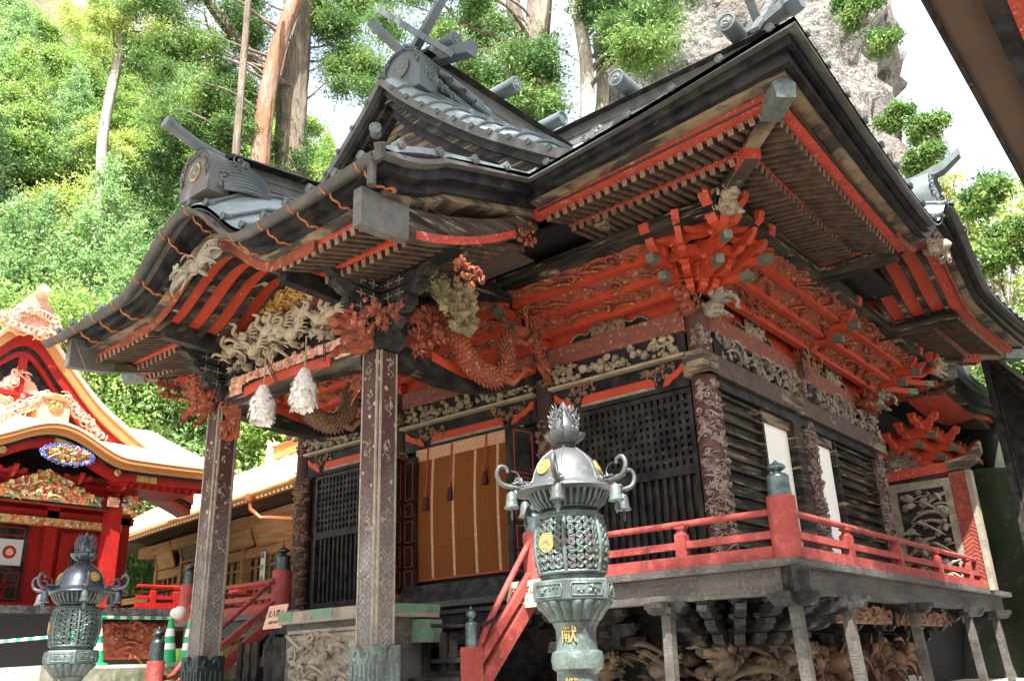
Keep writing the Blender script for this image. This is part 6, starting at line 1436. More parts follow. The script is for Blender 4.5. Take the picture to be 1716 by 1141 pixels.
# roof with undulating front gable
lbW = 1.55
def lz(y, q=0, f=1): 
    a = abs(y-LC); return 5.90 + .12*max(0, (a-1.6)/3)**2 + .50*hz((y-LC)/lbW)
for nm, m, a, b, o0, o1 in (('copper_roof_edge', 'newfascia', -.02, .12, 1.72, 1.3), ('copper_roof_edge', 'newfascia', -.14, -.02, 1.66, 1.3), ('black_trim', 'black', -.20, -.14, 1.6, 1.2), ('red_eave_board', 'brightred', -.36, -.20, 1.55, 1.3)):
    MB().loft([[LB(y, o0, lz(y)+a), LB(y, o0, lz(y)+b), LB(y, o1, lz(y)+b), LB(y, o1, lz(y)+a)] for y in [3.2+8.4*k/90 for k in range(91)]]).build(nm, m, lb, smooth=40)
mb = MB()
for k in range(42):
    y = 3.5+.185*k
    if abs(y-LC) > lbW-.15: mb.bar(LB(y, .1, 5.80), LB(y, 1.5, lz(y)-.42), .07, .08)
mb.build('rafters', 'brightred', lb)
for y in (6.55, 8.85): 
    mb = MB(); c = LB(y, 1.57, lz(y)-.24); mb.lathe([(.07, 0), (.07, .03), (.05, .035), (.001, .03)], c, 14, axis=(1, 0, 0)); mb.build('gilt_roundel', 'gold', lb, smooth=40)
sbox(MB(), LB, 9.3, 9.75, 1.551, 1.57, 5.56, 5.70).build('gilt_plate', 'gold', lb); sbox(MB(), LB, 7.5, 8.0, 1.551, 1.6, 6.05, 6.22).build('gilt_plate', 'gold', lb)
def lsurf(u, v):
    y = 3.15+8.5*u; o = 1.74-v*4.2; z = lz(y)+.12-.50*hz((y-LC)/lbW)*v*.6 + 1.75*v**1.15; return tuple(LB(y, o, z))
def grid_to(fn, nu, nv, name, m, parent, thick=.05):
    global hall
    h_ = hall; hall = parent; o = roofgrid(fn, nu, nv, name, m, thick); hall = h_; return o
lr = grid_to(lsurf, 60, 12, 'roof', 'newcopper', lb)
# main gable of the roof, facing the court
gp_ = [(-4.4, 6.1), (-3.4, 6.5), (-2.43, 7.05), (-1.63, 7.6), (-.84, 8.38), (0, 9.15), (.84, 8.38), (1.63, 7.6), (2.43, 7.05), (3.4, 6.5), (4.4, 6.1)]
LC0, LC = LC, 7.40
gq = [(p.x, p.z) for p in crv([(y, 0, z) for y, z in gp_], 5)]
GXc = LX-.5
for nm, m, a, b, x0 in (('gable_roof_edge', 'newcopper', .05, .16, .32), ('gable_roof_edge', 'newfascia', -.22, .05, .26), ('gable_red_band', 'brightred', -.50, -.22, .18), ('gable_black_band', 'black', -.60, -.50, .12), ('gable_red_band', 'brightred', -.74, -.60, .08)):
    MB().loft([[Vector((GXc+x0, LC+y, z+a)), Vector((GXc+x0, LC+y, z+b)), Vector((GXc-.5, LC+y, z+b)), Vector((GXc-.5, LC+y, z+a))] for y, z in gq]).build(nm, m, lb, smooth=30)
MB().loft([[Vector((GXc+.3, LC+y, z+.10)), Vector((GXc+.3, LC+y, z+.17)), Vector((GXc-7, LC+y, z+.17)), Vector((GXc-7, LC+y, z+.10))] for y, z in gq]).build('upper_roof', 'newcopper', lb, smooth=30)
MB().prism([(y, z-.75) for y, z in gq if abs(y) < 3.3], (GXc-.05, LC, 0), (0, 1, 0), (0, 0, 1), (.1, 0, 0)).build('gable_panel', 'black', lb)
mb = MB(); carving(mb, frame((GXc, LC-1.5, 6.6), (0, 1, 0), (0, 0, 1)), 3.0, 1.6, .1, rnd, .13, 1.0, 'cwl', edge=lambda u, v: v < 1-2.1*abs(u-.5)); mb.build('gable_carving', 'pinkcarve', lb, smooth=50)
mb = MB(); mb.bar((GXc+.04, LC, 6.5), (GXc+.04, LC, 8.4), .1, .18); mb.bar((GXc+.04, LC-1.4, 7.0), (GXc+.04, LC+1.4, 7.0), .1, .13); mb.bar((GXc+.05, LC-.8, 7.55), (GXc+.05, LC+.8, 7.55), .1, .10); mb.build('gable_struts', 'brightred', lb)
mb = MB(); mb.prism([(-.4, -.3), (.4, -.3), (.34, .3), (.15, .62), (-.15, .62), (-.34, .3)], (GXc+.3, LC, 9.2), (0, 1, 0), (0, 0, 1), (.2, 0, 0))
for k in range(30): a = PI*k/15; spiral(mb, frame((GXc+.42, LC+(.35+.2*(k > 14))*math.cos(a)*1.3, 9.08+.30*math.sin(a)*(.6 if k > 14 else 1)), (0, 1, 0), (0, 0, 1)), 0, 0, 0, .15, .04, rnd)
mb.build('ridge_ornament', 'pinkcarve', lb, smooth=50)
mb = MB(); mb.tube(crv([(GXc-.5, LC, 9.72), (GXc+.2, LC, 9.76), (GXc+.6, LC, 9.92)], 4), .12, 12); mb.build('ridge_pole_end', 'pinkcarve', lb, smooth=50)
# small ridge over the front gable
LC = LC0
mb = MB(); mb.prism([(-.2, 0), (.2, 0), (.16, .45), (-.16, .45)], (LX-.5, LC, 6.6), (0, 1, 0), (0, 0, 1), (3.4, 0, 0)); mb.prism([(-.3, .45), (.3, .45), (0, .58)], (LX-.45, LC, 6.6), (0, 1, 0), (0, 0, 1), (3.6, 0, 0)); sr = mb.build('small_ridge', 'newfascia', lb)
mb = MB()
for q in (-1, 1):
    for k in range(16): spiral(mb, frame((LX+1.25, LC+q*(.2+.055*k), 7.15-.045*k), (0, 1, 0), (0, 0, 1)), 0, 0, 0, .13, .035, rnd)
    for k in range(12): spiral(mb, frame((LX+1.0-.13*k, LC+q*.25, 7.0-.01*k), (1, 0, 0), (0, 0, 1)), 0, 0, 0, .13, .035, rnd)
mb.b2((LX+1.15, LC-.3, 6.55), (LX+1.3, LC+.3, 7.2)); so_ = mb.build('ridge_ornament', 'pinkcarve', sr, smooth=50); tomoe(so_, (LX+1.33, LC-.02, 6.95), (0, 1, 0), (0, 0, 1), .15, 'gold', 'gold')
# its railing
rail((LX+1.05, 9.85, 0), (LX+1.05, 11.05, 0), [.3, .75], m='brightred', z=3.0, parent=lb); newel(LX+1.05, 11.05, 3.0, .6, .12, 'brightred', 'bronzedark', parent=lb); rail((LX+1.05, 3.2, 0), (LX+1.05, 5.0, 0), [.5], m='brightred', z=3.0, parent=lb)
rail((LX+1.05, 11.05, 0), (LX-4, 11.05, 0), [.3], m='brightred', z=3.0, parent=lb)

# ================================================================= timber hall in the middle distance
D_ = Vector((math.cos(R(172)), math.sin(R(172)), 0)); N_ = Vector((-.139, -.990, 0)); O_ = Vector((-15.5, 11.988, 0))
TB = lambda u, o, z: O_+D_*u+N_*o+Vector((0, 0, z))
th = thing('timber_hall', 'plain brown timber hall with latticed windows and pale copper roof, left of the main hall', 'shrine building', TB(6, -2, 1.8))
def tb(u0, u1, o0, o1, z0, z1): 
    c = TB((u0+u1)/2, (o0+o1)/2, (z0+z1)/2); rot = Matrix((D_, N_, Vector((0, 0, 1)))).transposed(); return MB().box(c, (abs(u1-u0), abs(o1-o0), z1-z0), rot)
tb(-3, 11.4, -3.5, -1.4, 1.8, 5.7).build('wall', 'timberdark', th); tb(-3, 14.5, -1.6, -.5, 2.78, 2.92).build('porch_floor', 'timberdark', th)
tb(-3, 11.4, -1.38, -1.2, 4.48, 4.74).build('lintel', 'timber', th); tb(-3, 11.4, -1.39, -1.25, 5.3, 5.55).build('upper_beam', 'timberdark', th); tb(-3, 11.4, -1.38, -1.2, 2.92, 3.06).build('sill', 'timber', th)
for u in (-1, 1.2, 3.3, 5.4, 7.5, 9.4, 11.3):
    tb(u-.08, u+.08, -1.4, -1.15, 1.8, 5.4).build('post', 'timber', th)
for u0 in (-.92, 1.28, 3.38, 5.48, 7.58, 9.48):
    w_ = 1.9; lw = tb(u0+.05, u0+w_, -1.42, -1.36, 3.06, 4.48).build('window', 'glass', th); mb = MB(); rot = Matrix((D_, N_, Vector((0, 0, 1)))).transposed()
    for k in range(6): mb.box(TB(u0+.05+(w_-.05)*k/5, -1.33, 3.77), (.07, .05, 1.42), rot)
    for z in (3.08, 3.48, 3.86, 4.24): mb.box(TB(u0+w_/2, -1.325, z), (w_, .04, .055), rot)
    mb.build('window_lattice', 'timber', lw)
mb = MB(); rot = Matrix((D_, N_, Vector((0, 0, 1)))).transposed()
for k in range(70): mb.box(TB(-2.5+.2*k, -.62, 5.60), (.06, 1.3, .07), rot)
mb.build('rafters', 'timberdark', th)
tb(-3, 12.2, -.12, -.0, 5.55, 5.72).build('eave_board', 'timber', th); tb(-3, 12.2, -1.3, -.9, 5.2, 5.5).build('eave_beam', 'timber', th)
tb(11.4, 15.5, -1.6, -1.4, 3.0, 4.15).build('plank_wall', 'timber', th); tb(11.4, 15.8, -1.6, -.1, 5.62, 5.75).build('wing_soffit', 'timberdark', th); tb(11.3, 15.8, -1.62, -1.38, 4.15, 4.24).build('plank_wall_cap', 'timberdark', th)
tb(15.4, 15.6, -1.6, -1.4, 1.8, 5.7).build('post', 'timberdark', th); tb(11.4, 16, -.12, -.0, 5.55, 5.72).build('eave_board', 'timberdark', th)
mb = MB(); mb.loft([[TB(u, .06, 5.72), TB(u, .06, 5.80), TB(u, -3.4, 7.95), TB(u, -3.4, 7.87)] for u in (-3, 16)]); mb.loft([[TB(u, -3.41, 7.95), TB(u, -3.41, 7.87), TB(u, -7, 5.8), TB(u, -7, 5.9)] for u in (-3, 16)]); tr_ = mb.build('roof', 'newcopper', th)
mb = MB()
for k in range(24): u = -2.6+.8*k; mb.tube([TB(u, .06, 5.82), TB(u, -3.4, 7.97)], .035, 6)
mb.build('roof_battens', 'newcopper', tr_)
mb = MB(); mb.prism([(-.2, 0), (.2, 0), (.2, .4), (.3, .42), (0, .55), (-.3, .42), (-.2, .4)], TB(3.5, -3.4, 7.9), N_, (0, 0, 1), D_*9); mb.build('ridge', 'newfascia', tr_)
mb = MB()
for k in range(26): spiral(mb, frame(TB(7.9, -3.3+rnd.uniform(-.3, .3), 8.1+rnd.uniform(-.3, .4)), N_, (0, 0, 1)), 0, 0, 0, .15, .04, rnd)
mb.build('ridge_ornament', 'newcopper', tr_, smooth=50)
mb = MB(); g0 = TB(1.6, .12, 5.66); mb.tube([TB(-3, .12, 5.66), TB(12, .12, 5.6)], .06, 8); gg = mb.build('gutter', 'newfascia', th, smooth=50)
M['newpipe'] = mat('bright_copper_pipe', (.55, .20, .10), .3, .7)
mb = MB(); mb.lathe([(.09, 0), (.14, .1), (.14, .16), (.1, .18)], TB(2.55, .12, 5.48), 8); mb.tube([TB(2.55, .12, 5.5), TB(2.55, .1, 5.3), TB(2.4, -.1, 5.1), TB(.8, -1.2, 4.95)], .05, 8); mb.build('downpipe', 'newpipe', gg, smooth=40)
# votive tablets and paper strips hung on it
def board(u0, u1, z0, z1, tilt, nm, label, cat, m='timber', text=None, o=-1.0, group=None):
    c = TB((u0+u1)/2, o, (z0+z1)/2); t = thing(nm, label, cat, c, group); W_ = abs(u1-u0); H_ = z1-z0; ux = -D_; uy = (Vector((0, 0, 1))+N_*tilt).normalized()
    F = frame(c, ux, uy); mb = MB(); mb.loft([[F(-W_/2, -H_/2, w_), F(W_/2, -H_/2, w_), F(W_/2, H_/2, w_), F(-W_/2, H_/2, w_)] for w_ in (-.03, 0)]); mb.build('board', m, t)
    if W_ > .4:
        mb = MB()
        for a, b in (((-W_/2, -H_/2), (W_/2, -H_/2)), ((-W_/2, H_/2), (W_/2, H_/2)), ((-W_/2, -H_/2), (-W_/2, H_/2)), ((W_/2, -H_/2), (W_/2, H_/2))): mb.bar(F(a[0], a[1], .01), F(b[0], b[1], .01), .06, .05, upv=N_)
        mb.build('frame', 'timber', t)
    if text:
        for i, ch in enumerate(text): text_mesh(ch, W_*.8, M4(F(0, H_*.40-H_*.8*i/(len(text)-1), .004), ux, uy), 'lettering', 'ink', t)
board(4.7, 6.2, 4.78, 5.5, .35, 'votive_tablet', 'unpainted votive tablet beside the left porch pillar, over the lattice windows', 'tablet', group='votive tablets on the timber hall')
board(1.6, 4.4, 4.72, 5.30, .35, 'votive_tablet', 'broad pale votive tablet under the copper drainpipe', 'tablet', group='votive tablets on the timber hall')
board(7.6, 9.1, 4.78, 5.45, .3, 'votive_tablet', 'framed dark votive tablet left of the left porch pillar', 'tablet', 'timberdark', group='votive tablets on the timber hall')
board(9.7, 11.0, 4.75, 5.45, .35, 'votive_tablet', 'plain brown square tablet leaning out, farthest left on the timber hall', 'tablet', group='votive tablets on the timber hall')
board(4.05, 4.27, 3.45, 4.55, 0, 'paper_strip_sign', 'white vertical paper sign with black characters left of the dark finial', 'sign', 'white', '御祈祷殿', o=-1.12, group='white vertical strip signs')
board(8.2, 8.4, 3.5, 4.58, 0, 'paper_strip_sign', 'white vertical paper sign left of the left porch pillar', 'sign', 'white', '御守授与所', o=-1.12, group='white vertical strip signs')
# black table by the cones, red rail of the far walkway
wk = thing('red_walkway_rail', 'far red railing seen through the porch, left of the big red newel', 'railing', (-15, 11.4, 2.9))
rail((-13.4, 10.9, 0), (-17.5, 11.5, 0), [.2, .5, .8], m='brightred', z=2.85, parent=wk)

# ================================================================= eaves of the gate hall beside the viewer
gh = thing('gate_hall_eaves', 'dark nearby eaves with brown boards and a red beam, crossing the top right corner', 'roof', (1.5, 6, 0))
def nb(x0, x1, z0, z1, m, nm): MB().b2((x0, -1, z0), (x1, 16, z1)).build(nm, m, gh)
nb(-.735, -.70, 5.49, 5.565, 'black', 'eave_edge'); nb(-.70, -.44, 5.53, 5.568, 'timberdark', 'eave_board'); nb(-.438, -.31, 5.46, 5.569, 'black', 'eave_beam'); nb(-.308, .2, 5.44, 5.567, 'redworn', 'red_beam')
nb(.2, 5, 5.55, 5.62, 'timberdark', 'soffit'); 
MB().loft([[Vector((x, y, z)) for x, z in ((-.75, 5.571), (-.75, 5.66), (3.0, 8.6), (6.6, 5.8), (6.6, 5.65), (3, 8.3))] for y in (-1.2, 16.2)]).build('roof', 'copperdark', gh)
for y in (.5, 4, 8, 12, 15.5): MB().b2((3.2, y-.13, 0), (3.46, y+.13, 5.5)).build('post', 'rail', gh)

# ================================================================= ground, terrace, hill, cliff
def ground():
    mb = MB(); n = 40; S_ = 700
    mb.add([(-S_, -S_, -.02), (S_, -S_, -.02), (S_, S_, -.02), (-S_, S_, -.02)], [(0, 1, 2, 3)]); mb.build('ground', 'ground', None, kind='structure')
ground()
MB().b2((-12.6, 5.3, 0), (1.0, 26, 1.0)).build('stone_platform', 'stone', None, kind='structure')
tg = MB(); tg.b2((-60, 5.6, 0), (-12.6, 40, 1.8)); tg.b2((-60, 5.5, 1.62), (-12.55, 5.8, 1.812)); tg.build('stone_terrace', 'stone', None, kind='structure')
st = MB()
for k in range(4): st.b2((-12.6+.35*k, 5.9, 1.0), (-12.25+.35*k, 8.4, 1.75-.2*k))
st.build('stone_steps', 'mossstone', None, kind='structure')
MB().loft([[Vector((-13.4+a, 8.6+b, z)) for a, b in ((-.7, -.3), (.7, -.3), (.8, .3), (-.8, .35))] for z in (1.8, 2.05)]).build('mossy_kerb', mat('moss', (.10, .17, .02), .9, var=(5, (.22, .24, .06), .4, .6), bump=(20, .8)), None, kind='structure')
def cone(x, y, s, label, z=1.8):
    t = thing('traffic_cone', label, 'traffic cone', (x, y, z), 'green and white traffic cones'); c = Vector((x, y, z))
    MB().lathe([(.19*s, 0), (.19*s, .03*s), (.13*s, .04*s), (.035*s, .7*s), (.02*s, .71*s)], c, 20).build('cone_body', 'conegreen', t, smooth=40)
    for a in (.2, .42):
        mb = MB(); r = lambda z_: (.132-.136*z_)*s+.002; mb.lathe([(r(a), a*s), (r(a+.12), (a+.12)*s)], c, 20, False); mb.build('reflective_band', 'conewhite', t, smooth=60)
cone(-13.05, 6.45, .95, 'green and white cone below the stepped green bar, second from left'); cone(-12.7, 5.95, 1.0, 'pale green cone at lower left just right of the dark lantern', 1.55)
cone(-13.6, 7.9, 1.0, 'green cone standing upright against the black underfloor, left of the left pillar'); cone(-13.2, 8.0, .95, 'pale washed-out cone half hidden by its darker neighbour')
def stripebar(a, b, label, n=10):
    a = Vector(a); b = Vector(b); t = thing('striped_bar', label, 'bar', (a+b)/2, 'green and white striped bars')
    for j in range(n): MB().tube([a+(b-a)*j/n, a+(b-a)*(j+1)/n], .022, 8).build('stripe', ('conegreen', 'conewhite')[j % 2], t, smooth=40)
stripebar((-13.05, 6.45, 2.46), (-12.7, 5.95, 2.24), 'short striped bar sloping between the two left cones', 6); stripebar((-13.05, 6.45, 2.46), (-13.6, 7.9, 2.5), 'striped bar between the middle and right cones', 12); stripebar((-12.7, 5.95, 2.2), (-17, 5.7, 2.2), 'long striped bar running off behind the dark lantern', 24)
sb = thing('weighted_sack', 'small white sack set on top of the right green cones', 'sack', (-13.55, 8.0, 2.5)); mb = MB(); mb.ball((-13.5, 7.95, 2.58), (.16, .12, .1), None, 10, 7, .12, rnd); mb.build('cloth', 'paper', sb, smooth=60)

def hill_h(x, y):
    r = math.hypot(x, y); a = math.degrees(math.atan2(y, x))
    A = np.interp(a, [60, 85, 95, 100, 112, 118, 124, 131, 140, 150, 165, 185, 200], [.30, .34, .40, .50, .75, .74, .70, .80, 1.05, 1.45, 1.6, 1.4, .5])
    r0 = np.interp(a, [85, 100, 110, 130, 150, 165, 180], [27, 28, 27, 27, 36, 38, 38])
    return max(0, r-r0)*A*(1-.18*min(1, max(0, r-r0)/70)) + .8*noise.noise(Vector((x*.12, y*.12, 0)))*min(1, max(0, r-r0)/6)
mb = MB(); na, nr = 90, 46; vs = []; fs = []
for j in range(nr+1):
    r = 24+70*(j/nr)**1.15
    for i in range(na+1):
        a = R(70+130*i/na); x, y = r*math.cos(a), r*math.sin(a); vs.append((x, y, hill_h(x, y)-.4 if j else -1))
for j in range(nr):
    for i in range(na): a = j*(na+1)+i; fs.append((a, a+1, a+na+2, a+na+1))
mb.add(vs, fs); mb.build('hillside', 'forest', None, smooth=60, kind='structure')
# rock pinnacle
def rockmass(nm, c, rx, ry, h, lean, m, label=None, seed=0, N1=110, N2=70, amp=1.0, kind='structure', taper=.55):
    c = Vector(c); vs = []; fs = []
    for j in range(N2+1):
        t = j/N2; z = h*t; rr_ = (1-taper*t**1.3) if t < .9 else (1-taper*.87)*math.sqrt(max(0, 1-((t-.9)/.1)**2))
        for i in range(N1):
            a = 2*PI*i/N1; p = Vector((rx*rr_*math.cos(a), ry*rr_*math.sin(a), z))+Vector(lean)*t
            q = (p+c)*.22+Vector((seed, 0, 0)); d = noise.fractal(q, 1, 2, 5)*1.5*amp+abs(noise.noise(q*2.7))*.8*amp+noise.fractal(q*5, 1, 2, 3)*.22*amp
            dr_ = Vector((math.cos(a), math.sin(a), .15)); p = p+dr_*d*(1 if rr_ > .05 else .2); vs.append(c+p)
    for j in range(N2):
        for i in range(N1): a = j*N1+i; b_ = j*N1+(i+1) % N1; fs.append((a, b_, b_+N1, a+N1))
    fs.append(tuple(range(N2*N1, N2*N1+N1)))
    o = MB().add(vs, fs).build(nm, m, None, kind=kind); o.data.polygons.foreach_set('use_smooth', [True]*len(o.data.polygons)); return o
rockmass('cliff', (-12.9, 34.5, 0), 9.1, 7.0, 40, (-1.8, 2, 0), 'cliff', seed=3, amp=1.25, taper=.42)
rockmass('cave_rock', (-2.6, 25.4, 0), 6.0, 3.6, 8.6, (0, 1, 0), 'darkrock', seed=9, N1=90, N2=40, amp=.6, taper=.5)
rockmass('boulder', (-4.6, 22.6, 0), 1.8, 1.4, 5.6, (0, .5, 0), 'darkrock', seed=14, N1=70, N2=30, amp=.4, taper=.5)

# ================================================================= trees
def leafmesh(name, clumps, n, size, m, seed, aspect=.5, droop=.3, tuft=1):
    """small leaf faces gathered in sprays through every clump: clumps = [(x, y, z, rx, ry, rz)]"""
    g = np.random.default_rng(seed); cl = np.array(clumps, float); vol = (cl[:, 3]*cl[:, 4]*cl[:, 5])**.75; pr_ = vol/vol.sum()
    ns = n//tuft; idx = g.choice(len(cl), ns, p=pr_); c = cl[idx]
    d = g.normal(size=(ns, 3)); d /= np.linalg.norm(d, axis=1)[:, None]; rad = np.abs(g.normal(0, .48, ns))+.18
    lump = 1+.55*np.sin(d[:, 0]*7+c[:, 0]*3)*np.sin(d[:, 1]*6+c[:, 1])*np.sin(d[:, 2]*5+c[:, 2]*2)
    P = c[:, :3]+d*(rad*lump)[:, None]*c[:, 3:6]
    out = d*.8+g.normal(size=(ns, 3))*.45; out[:, 2] -= droop; out /= np.linalg.norm(out, axis=1)[:, None]
    P = np.repeat(P, tuft, 0); out = np.repeat(out, tuft, 0); N_l = len(P)
    if tuft > 1:
        off = g.uniform(-1, 1, (N_l, 1))*size*2.2; side = np.cross(out, g.normal(size=(N_l, 3))); side /= np.linalg.norm(side, axis=1)[:, None]+1e-6
        P = P+out*off+side*g.uniform(-.4, .4, (N_l, 1))*size; out = out*.7+side*.7*np.sign(g.uniform(-1, 1, (N_l, 1))); out /= np.linalg.norm(out, axis=1)[:, None]
    s = size*g.uniform(.45, 1.6, N_l)[:, None]; sd = np.cross(out, g.normal(size=(N_l, 3))); sd /= np.linalg.norm(sd, axis=1)[:, None]+1e-6
    V_ = np.empty((N_l, 4, 3)); V_[:, 0] = P-out*s*.5; V_[:, 1] = P+sd*s*aspect*.5; V_[:, 2] = P+out*s*.55; V_[:, 3] = P-sd*s*aspect*.5
    me = bpy.data.meshes.new(name); me.vertices.add(N_l*4); me.vertices.foreach_set('co', V_.reshape(-1)); me.loops.add(N_l*4); me.loops.foreach_set('vertex_index', np.arange(N_l*4, dtype=np.int32))
    me.polygons.add(N_l); me.polygons.foreach_set('loop_start', np.arange(0, N_l*4, 4, dtype=np.int32)); me.update(calc_edges=True); me.materials.append(M[m]); return me
def link(name, me, parent, loc=(0, 0, 0)):
    o = bpy.data.objects.new(name, me); COL.objects.link(o); o.parent = parent; o.location = loc; return o
def trunkmesh(name, paths, m):
    mb = MB()
    for pts, r0, r1, sides in paths:
        p = crv(pts, 6); n = len(p); rn = random.Random(int(r0*1000)+n)
        if r0 > .2:
            q = crv(p, 4); n = len(q); rings = []; S2 = 40
            for k in range(n):
                r = (r0+(r1-r0)*k/(n-1)); rg_ = []
                for j in range(S2):
                    t = 2*PI*j/S2; v = Vector((math.cos(t)*2.6+r0*31, math.sin(t)*2.6, q[k].z*.16)); rr_ = r*(1+.16*noise.noise(v)+.09*abs(noise.noise(Vector((math.cos(t)*9, math.sin(t)*9, q[k].z*.30+r0*7))))*2-.05); rg_.append(q[k]+Vector((math.cos(t)*rr_, math.sin(t)*rr_, 0)))
                rings.append(rg_)
            mb.loft(rings); continue
        mb.tube(p, [(r0+(r1-r0)*k/(n-1))*(1+.05*math.sin(k*2.1)) for k in range(n)], sides)
    me = bpy.data.meshes.new(name); me.from_pydata(mb.v, [], mb.f); me.materials.append(M[m]); me.polygons.foreach_set('use_smooth', [True]*len(me.polygons)); return me
# hillside trees: a few kinds, copied over the slope
kinds = []
tr = random.Random(21)
for k, (m, h, cone_, n, sz, asp, nm, lab) in enumerate((
        ('leafblue', 9.5, True, 46000, .15, .35, 'conifer_tree', 'blue-green conifer on the sunlit slope'),
        ('leafgreen', 8.0, False, 44000, .13, .6, 'broadleaf_tree', 'mid green broadleaf tree on the sunlit slope'),
        ('leafyellow', 7.0, False, 42000, .13, .6, 'broadleaf_tree', 'yellow-green broadleaf tree on the sunlit slope'),
        ('leafyellow', 5.0, False, 26000, .12, .6, 'young_tree', 'young yellow-green tree on the sunlit slope'),
        ('leafgreen', 10.5, True, 46000, .16, .35, 'conifer_tree', 'tall green conifer on the sunlit slope'),
        ('darkcedar', 15, True, 70000, .17, .30, 'dark_cedar', 'tall dark green cedar among the pale slope trees'),
        ('leafblue', 15.5, True, 120000, .135, .4, 'tall_conifer', 'tall bushy blue-green conifer low on the slope'),
        ('leafgreen', 14.5, False, 130000, .13, .5, 'tall_broadleaf', 'tall rounded green tree low on the slope'))):
    cl = []
    if cone_:
        for j in range(34):
            t = j/33; z = h*(.16+.84*t); w_ = (1-t)*h*.27+.25; a = j*2.4; cl.append((math.cos(a)*w_*.62, math.sin(a)*w_*.62, z, w_*.55+.2, w_*.55+.2, h*.052))
    else:
        for j in range(26):
            a = j*2.4; t = tr.random(); z = h*(.30+.62*t); w_ = h*.34*math.sin(PI*min(1, t*.75+.22)); q_ = 1 if h < 12 else 1.45; cl.append((math.cos(a)*w_*.8, math.sin(a)*w_*.8, z, q_*tr.uniform(.7, 1.25), q_*tr.uniform(.7, 1.25), q_*tr.uniform(.45, .8)))
    fol = leafmesh('crown', cl, n, sz, m, 40+k, asp, .35 if cone_ else .1, 4)
    paths = [([(0, 0, -1), (.1, 0, h*.35), (0, .1, h*.93)], h*.018+.05, .03, 7)]
    for c in cl[::3]: paths.append(([(0, 0, max(.4, c[2]-.6-h*.06)), (c[0]*.5, c[1]*.5, c[2]-.25), (c[0], c[1], c[2])], .05, .015, 5))
    kinds.append((nm, lab, fol, trunkmesh('trunk', paths, 'palebark' if k in (1, 2) else 'bark')))
protos = {}
def put_tree(k, x, y, s, rz, z=None):
    nm, lab, fol, trk = kinds[k]
    t = thing(nm, lab, 'tree', (x, y, hill_h(x, y)-.3 if z is None else z), nm.replace('_', ' ')+'s on the hillside behind the shrine'); t.rotation_euler = (0, 0, rz); t.scale = (s, s, s)
    c = link('crown', fol, t); r = link('trunk', trk, t); return t
n_t = 0
for row, r in enumerate((30, 33.5, 37.5, 42, 47, 52.5, 58.5, 65, 72)):
    a = 86 + (row % 2)*2.5
    while a < 176:
        st_ = 4.9*30/r
        if not (104 < a < 121 and r < 45) and a > 104 and not (a > 138 and r < 37):
            aj = a+tr.uniform(-1.2, 1.2); rj = r+tr.uniform(-1.5, 1.5); x, y = rj*math.cos(R(aj)), rj*math.sin(R(aj))
            k = tr.choice((0, 1, 2, 2, 3, 1, 4)) if a > 128 else tr.choice((2, 3, 1, 3))
            if a < 104: k = tr.choice((3, 3, 2))
            put_tree(k, x, y, tr.uniform(.8, 1.2), tr.uniform(0, 6.28)); n_t += 1
        a += st_
for a_, r_, k_, s_ in ((154.5, 38.5, 6, 1.15), (158, 37.8, 7, 1.15), (161.5, 39, 6, 1.2), (165, 38, 7, 1.1), (150.5, 39, 6, 1.05), (147.5, 38.5, 7, .85), (145, 37.5, 6, .85), (143.6, 38.5, 7, .8), (146.6, 38, 6, .9), (149.5, 40, 7, .9), (142.5, 36.5, 1, 1.3), (140, 35, 2, 1.3), (137.5, 33, 1, 1.1), (156.4, 40.5, 6, 1.25), (159.8, 40, 6, 1.15), (152.6, 39.5, 7, 1.05), (167.5, 39, 6, 1.1), (151.5, 41, 5, 1.15), (149.3, 43, 5, 1.3), (147, 40.5, 5, 1.2), (144.7, 43, 5, 1.35), (152.8, 46, 5, 1.2), (142.5, 40, 5, 1.05), (137.5, 39, 5, 1.0), (133.5, 38, 5, 1.1), (129.5, 38, 5, 1.0), (163.5, 50, 5, .9)): put_tree(k_, r_*math.cos(R(a_)), r_*math.sin(R(a_)), s_, a_)
# big cedars behind the hall
def big(nm, label, paths, bark, clumps, n, sz, seed, m='cedar', extra=None):
    b = Vector(paths[0][0][0]); t = thing(nm, label, 'tree', b, 'tall cedars behind the hall'); sh = lambda p: tuple(Vector(p)-b)
    link('trunk', trunkmesh('trunk', [([sh(q) for q in p], a, c, s) for p, a, c, s in paths], bark), t)
    if clumps:
        cl = [(c[0]-b.x, c[1]-b.y, c[2]-b.z, *c[3:]) for c in clumps]; link('crown', leafmesh('crown', cl, n, sz, m, seed, .28, .45, 5), t)
        br = []; tops = crv([sh(q) for q in paths[0][0]], 9)
        for c in cl[::3]:
            q = Vector(c[:3]); s = min(tops, key=lambda p: (p-q-Vector((0, 0, -1.3))).length); L_ = (q-s).length; sw = Vector((math.sin(q.x*5), math.cos(q.y*7), 0))*.10*L_; br.append(([s, s*.65+q*.35+sw+Vector((0, 0, .15)), s*.3+q*.7-sw*.6+Vector((0, 0, .35)), q], min(.10, .018*L_+.02), .010, 6)); br.append(([s*.4+q*.6, s*.2+q*.8+sw, q+sw*2+Vector((0, 0, .3))], .025, .006, 5))
        link('limbs', trunkmesh('limbs', br, 'bark'), t)
    return t
import itertools

